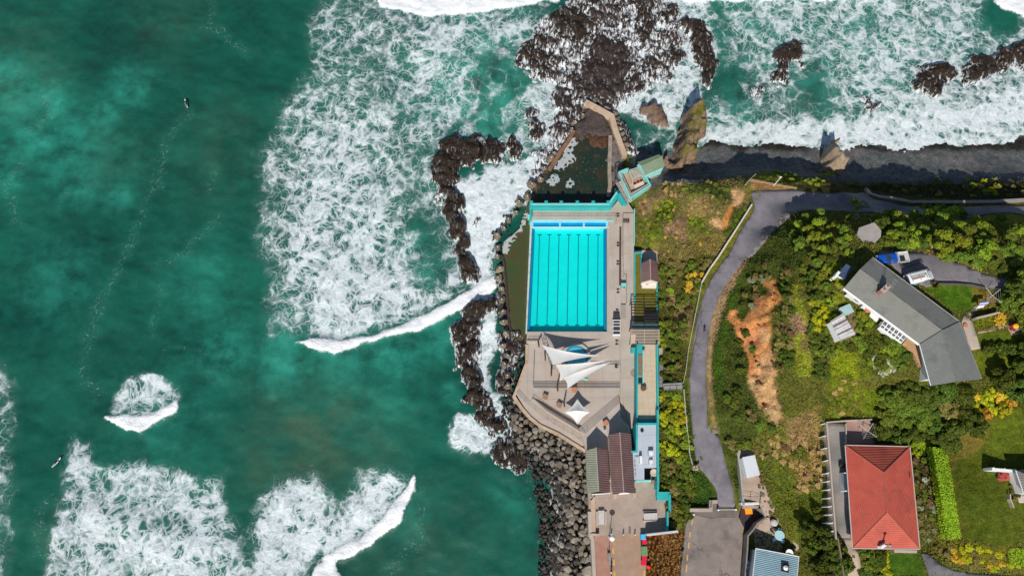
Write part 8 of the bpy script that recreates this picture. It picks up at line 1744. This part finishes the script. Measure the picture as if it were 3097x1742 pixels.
swp = [P(*q('Z6', p), 0) for p in ((430,705),(470,760),(560,790),(740,815),(920,850),(1400,852),(1800,848),(2174,825),(2500,815))]
swp = [GP(*q('Z6', p)) for p in ((430,705),(470,762),(560,792),(740,818),(920,852),(1400,855),(1800,850),(2174,828),(2500,818))]
solo(MB().wall(swp, .6, [a.z-1 for a in swp], [a.z+1.0 for a in swp]), 'stone_wall', M('grey_stone_wall', (.24,.215,.20), (.32,.29,.27), 2., .9, .4), 'long grey stone wall beside the shaded path on the right', 'wall')
fb_ = thing('footbridge', 'short grey footbridge from the path to the stairs', 'footbridge', P(2036, 1169, 6.2)); A, B = P(2006,1170,6.3), P(2064,1167,7.6)
MB().wall([A, B], 1.4, [6.15,7.45], [6.3,7.6]).build('deck', STEEL, fb_)
for s in (-.7,.7): MB().tube(A+Vector((0,s,1)), B+Vector((0,s,1)), .05).build('handrail', DARKM, fb_)
for i in range(4):
    for s in (-.7,.7): e = A.lerp(B, i/3)+Vector((0,s,0)); MB().tube(e-Vector((0,0,.8)), e+Vector((0,0,1)), .05).build('post', DARKM, fb_)
st = thing('outdoor_stairs', 'dark open stairs between the changing block and the bank', 'stairs', P(2000, 1120, 3.4)); n = 24
for i in range(n):
    y = 1074+i*4.1; z_ = 3.7+2.5*i/n; A, B = P(1993,y,z_), P(2007,y,z_); MB().wall([A, B], .22, z_-.06, z_).build('tread', STEEL, st)
for x in (1992.5,2007.5): MB().tube(P(x,1070,3.6), P(x,1174,6.2), .08).build('stringer', DARKM, st)
MB().prism([P(1993,1052,3.9), P(2006,1052,3.9), P(2006,1073,3.9), P(1993,1073,3.9)], 3).build('landing', CONCP, st)
gt = thing('gate', 'low black metal gate across the foot of the path', 'gate', P(2198, 1535, ZR)); A, B = P(*q('X1', (542,818)), 5.6), P(*q('X1', (708,815)), 5.6)
for dz in (0,-.35,-.7): MB().tube(A+Vector((0,0,dz)), B+Vector((0,0,dz)), .05).build('bar', DARKM if dz else WHITE, gt)
for e in (A, B): MB().lathe((e.x,e.y,ZR), [(.2,0),(.2,1.15),(.12,1.3)], 12).build('gate_post', WHITE, gt, True)
for i in range(1,8): e = A.lerp(B, i/8); MB().tube((e.x,e.y,ZR+.2), e, .025).build('bar', DARKM, gt)
gw = L('X1', ((272,822),(470,822),(472,745),(535,742)), 5.8); solo(MB().wall(gw, .7, 4, 5.8), 'gate_wall', CONCP, 'pale stepped concrete wall left of the black gate', 'wall')
railing('railing', 'black railing on the grass behind the stepped wall', L('X1', ((285,795),(465,792),(470,720),(525,715)), 5.6), mat=DARKM, every=1.8)
solo(MB().lathe(P(*q('X1', (300,862)), ZR), [(.2,0),(.2,.9),(.12,1.05)], 12), 'bollard', WHITE, 'single white bollard at the corner of the road end', 'bollard', smooth=True)
sg = GP(*q('X1', (320,425))); ib = thing('information_board', 'small information board on a pale base beside the lower path', 'sign', sg)
MB().box(sg+Vector((0,0,.15)),(1.2,.9,.4)).build('base', CONCP, ib); MB().tube(sg, sg+Vector((0,0,1.6)), .06).build('post', DARKM, ib); MB().box(sg+Vector((0,0,1.5)),(1.3,.1,.8),R(25)).build('panel', M('board_brown', (.10,.07,.05), (.14,.1,.07), 2., .6), ib)
s2 = GP(*q('X1', (515,75))); rk2 = place_boulder(*q('X1', (515,72)), s2.z+.2, .85, ST_LINE, 'pale flat rock on the right verge of the path')
# ------------------------------------------------------------------ PEOPLE
def person(label, loc, rot, joints, edges, rad, mat, hair=None, hairmat=None, head=None):
    me = bpy.data.meshes.new('person'); names = list(joints); me.from_pydata([joints[n_] for n_ in names], [(names.index(a), names.index(b_)) for a, b_ in edges], [])
    me.materials.append(mat); o = bpy.data.objects.new('person', me); COL.objects.link(o); o.location = loc; o.rotation_euler = (0,0,rot)
    sk = o.modifiers.new('skin', 'SKIN'); sk.use_smooth_shade = True
    for i, n_ in enumerate(names): r_ = rad[n_]; me.skin_vertices[0].data[i].radius = r_ if isinstance(r_, tuple) else (r_, r_)
    me.skin_vertices[0].data[names.index('pelvis')].use_root = True
    ss = o.modifiers.new('sub', 'SUBSURF'); ss.levels = 1; ss.render_levels = 2
    tag(o, label, 'person')
    h = MB().ell(Vector(joints['head'])+Vector(head or (0,0,.02)), .105, .115, .11, 12, 8).build('hair', hairmat or DARKM, None, True); h.parent = o
    return o
EDG = [('pelvis','chest'),('chest','neck'),('neck','head')]+[e for s in 'LR' for e in (('chest','sh'+s),('sh'+s,'el'+s),('el'+s,'wr'+s),('wr'+s,'hand'+s),('pelvis','hip'+s),('hip'+s,'kn'+s),('kn'+s,'an'+s),('an'+s,'toe'+s))]
RAD = dict(pelvis=(.16,.12), chest=(.19,.13), neck=.06, head=(.085,.1)); 
for s in 'LR': RAD.update({'sh'+s:.075,'el'+s:.05,'wr'+s:.035,'hand'+s:.04,'hip'+s:.095,'kn'+s:.06,'an'+s:.045,'toe'+s:.04})
def walk(st=.28):
    j = dict(pelvis=(0,0,.93), chest=(0,.04,1.32), neck=(0,.05,1.5), head=(0,.08,1.66))
    for s, k in (('L',-1),('R',1)):
        j.update({'sh'+s:(k*.19,.04,1.42),'el'+s:(k*.25,.04-k*.12,1.14),'wr'+s:(k*.25,.16-k*.12,.93),'hand'+s:(k*.25,.22-k*.14,.86),'hip'+s:(k*.10,0,.9),'kn'+s:(k*.11,.06+k*st*.4,.5),'an'+s:(k*.11,k*st,.09),'toe'+s:(k*.11,k*st+.17,.04)})
    return j
def clothes(name, top, legs, skin=(.42,.24,.16)):
    t = NT(name); z = t.n('ShaderNodeSeparateXYZ'); t.set(z.inputs[0], t.n('ShaderNodeTexCoord').outputs['Object'])
    c = t.mix(t.rng(z.outputs[2], .93, .95), legs, top); c = t.mix(t.rng(z.outputs[2], 1.5, 1.52), c, skin); t.bsdf(c, .8, .2); return t.m
g = GP(2128, 1003); person('person in dark clothes walking along the middle of the path', g+Vector((0,0,.09)), R(10), walk(), EDG, RAD, clothes('walker_clothes', (.03,.03,.035), (.07,.07,.08)))
pb = P(*q('S2', (200,450)), 4.6); person('person in a white shirt beside the south corner of the green roofed pavilion', pb, R(200), walk(.12), EDG, RAD, clothes('white_shirt', (.75,.73,.7), (.05,.05,.06)))
def prone():
    j = dict(pelvis=(0,-.25,.26), chest=(0,.2,.34), neck=(0,.4,.44), head=(0,.55,.56))
    for s, k in (('L',-1),('R',1)): j.update({'sh'+s:(k*.2,.34,.36),'el'+s:(k*.44,.42,.22),'wr'+s:(k*.56,.62,.08),'hand'+s:(k*.58,.7,.05),'hip'+s:(k*.1,-.3,.25),'kn'+s:(k*.12,-.72,.24),'an'+s:(k*.11,-1.12,.25),'toe'+s:(k*.11,-1.28,.22)})
    return j
WET = M('wetsuit', (.006,.006,.007), (.012,.012,.013), 2., .5); SKINH = M('fair_hair', (.45,.36,.26), (.52,.43,.32), 3., .7)
def surfer(px, py, rot, l1, l2):
    c = P(px, py, .45); person(l1, c, rot, prone(), EDG, RAD, WET, hairmat=SKINH)
    b_ = MB(); n = 14; V = []; f = []
    for i in range(n+1):
        t_ = i/n*2-1; w = .29*math.sqrt(max(.002, 1-abs(t_)**2.4)); z_ = .12+.16*max(0, t_)**3; y = t_*1.35-.15
        V += [(-w,y,z_),(0,y,z_+.05),(w,y,z_),(0,y,z_-.05)]
    for i in range(n):
        for j in range(4): a = i*4+j; e = i*4+(j+1)%4; f.append([a, e, e+4, a+4])
    f += [[0,1,2,3],[n*4+3,n*4+2,n*4+1,n*4]]
    r_ = thing('surfboard', l2, 'surfboard', c); r_.rotation_euler = (0,0,rot); off = c
    o = mesh_obj('board', V, f, WHITE, None, True); o.parent = r_
    for k in (-.1,.1):
        o = MB().box((k,-1.3,.03),(.012,.14,.1)).build('fin', DARKM, None); o.parent = r_
surfer(563.5, 313, R(22), 'person in a black wetsuit paddling on open green water, upper left', 'white surfboard on open green water in the upper left')
surfer(173, 1396, R(-38), 'person in a black wetsuit paddling beside the lower left foam', 'white surfboard beside the big foam patch in the lower left')
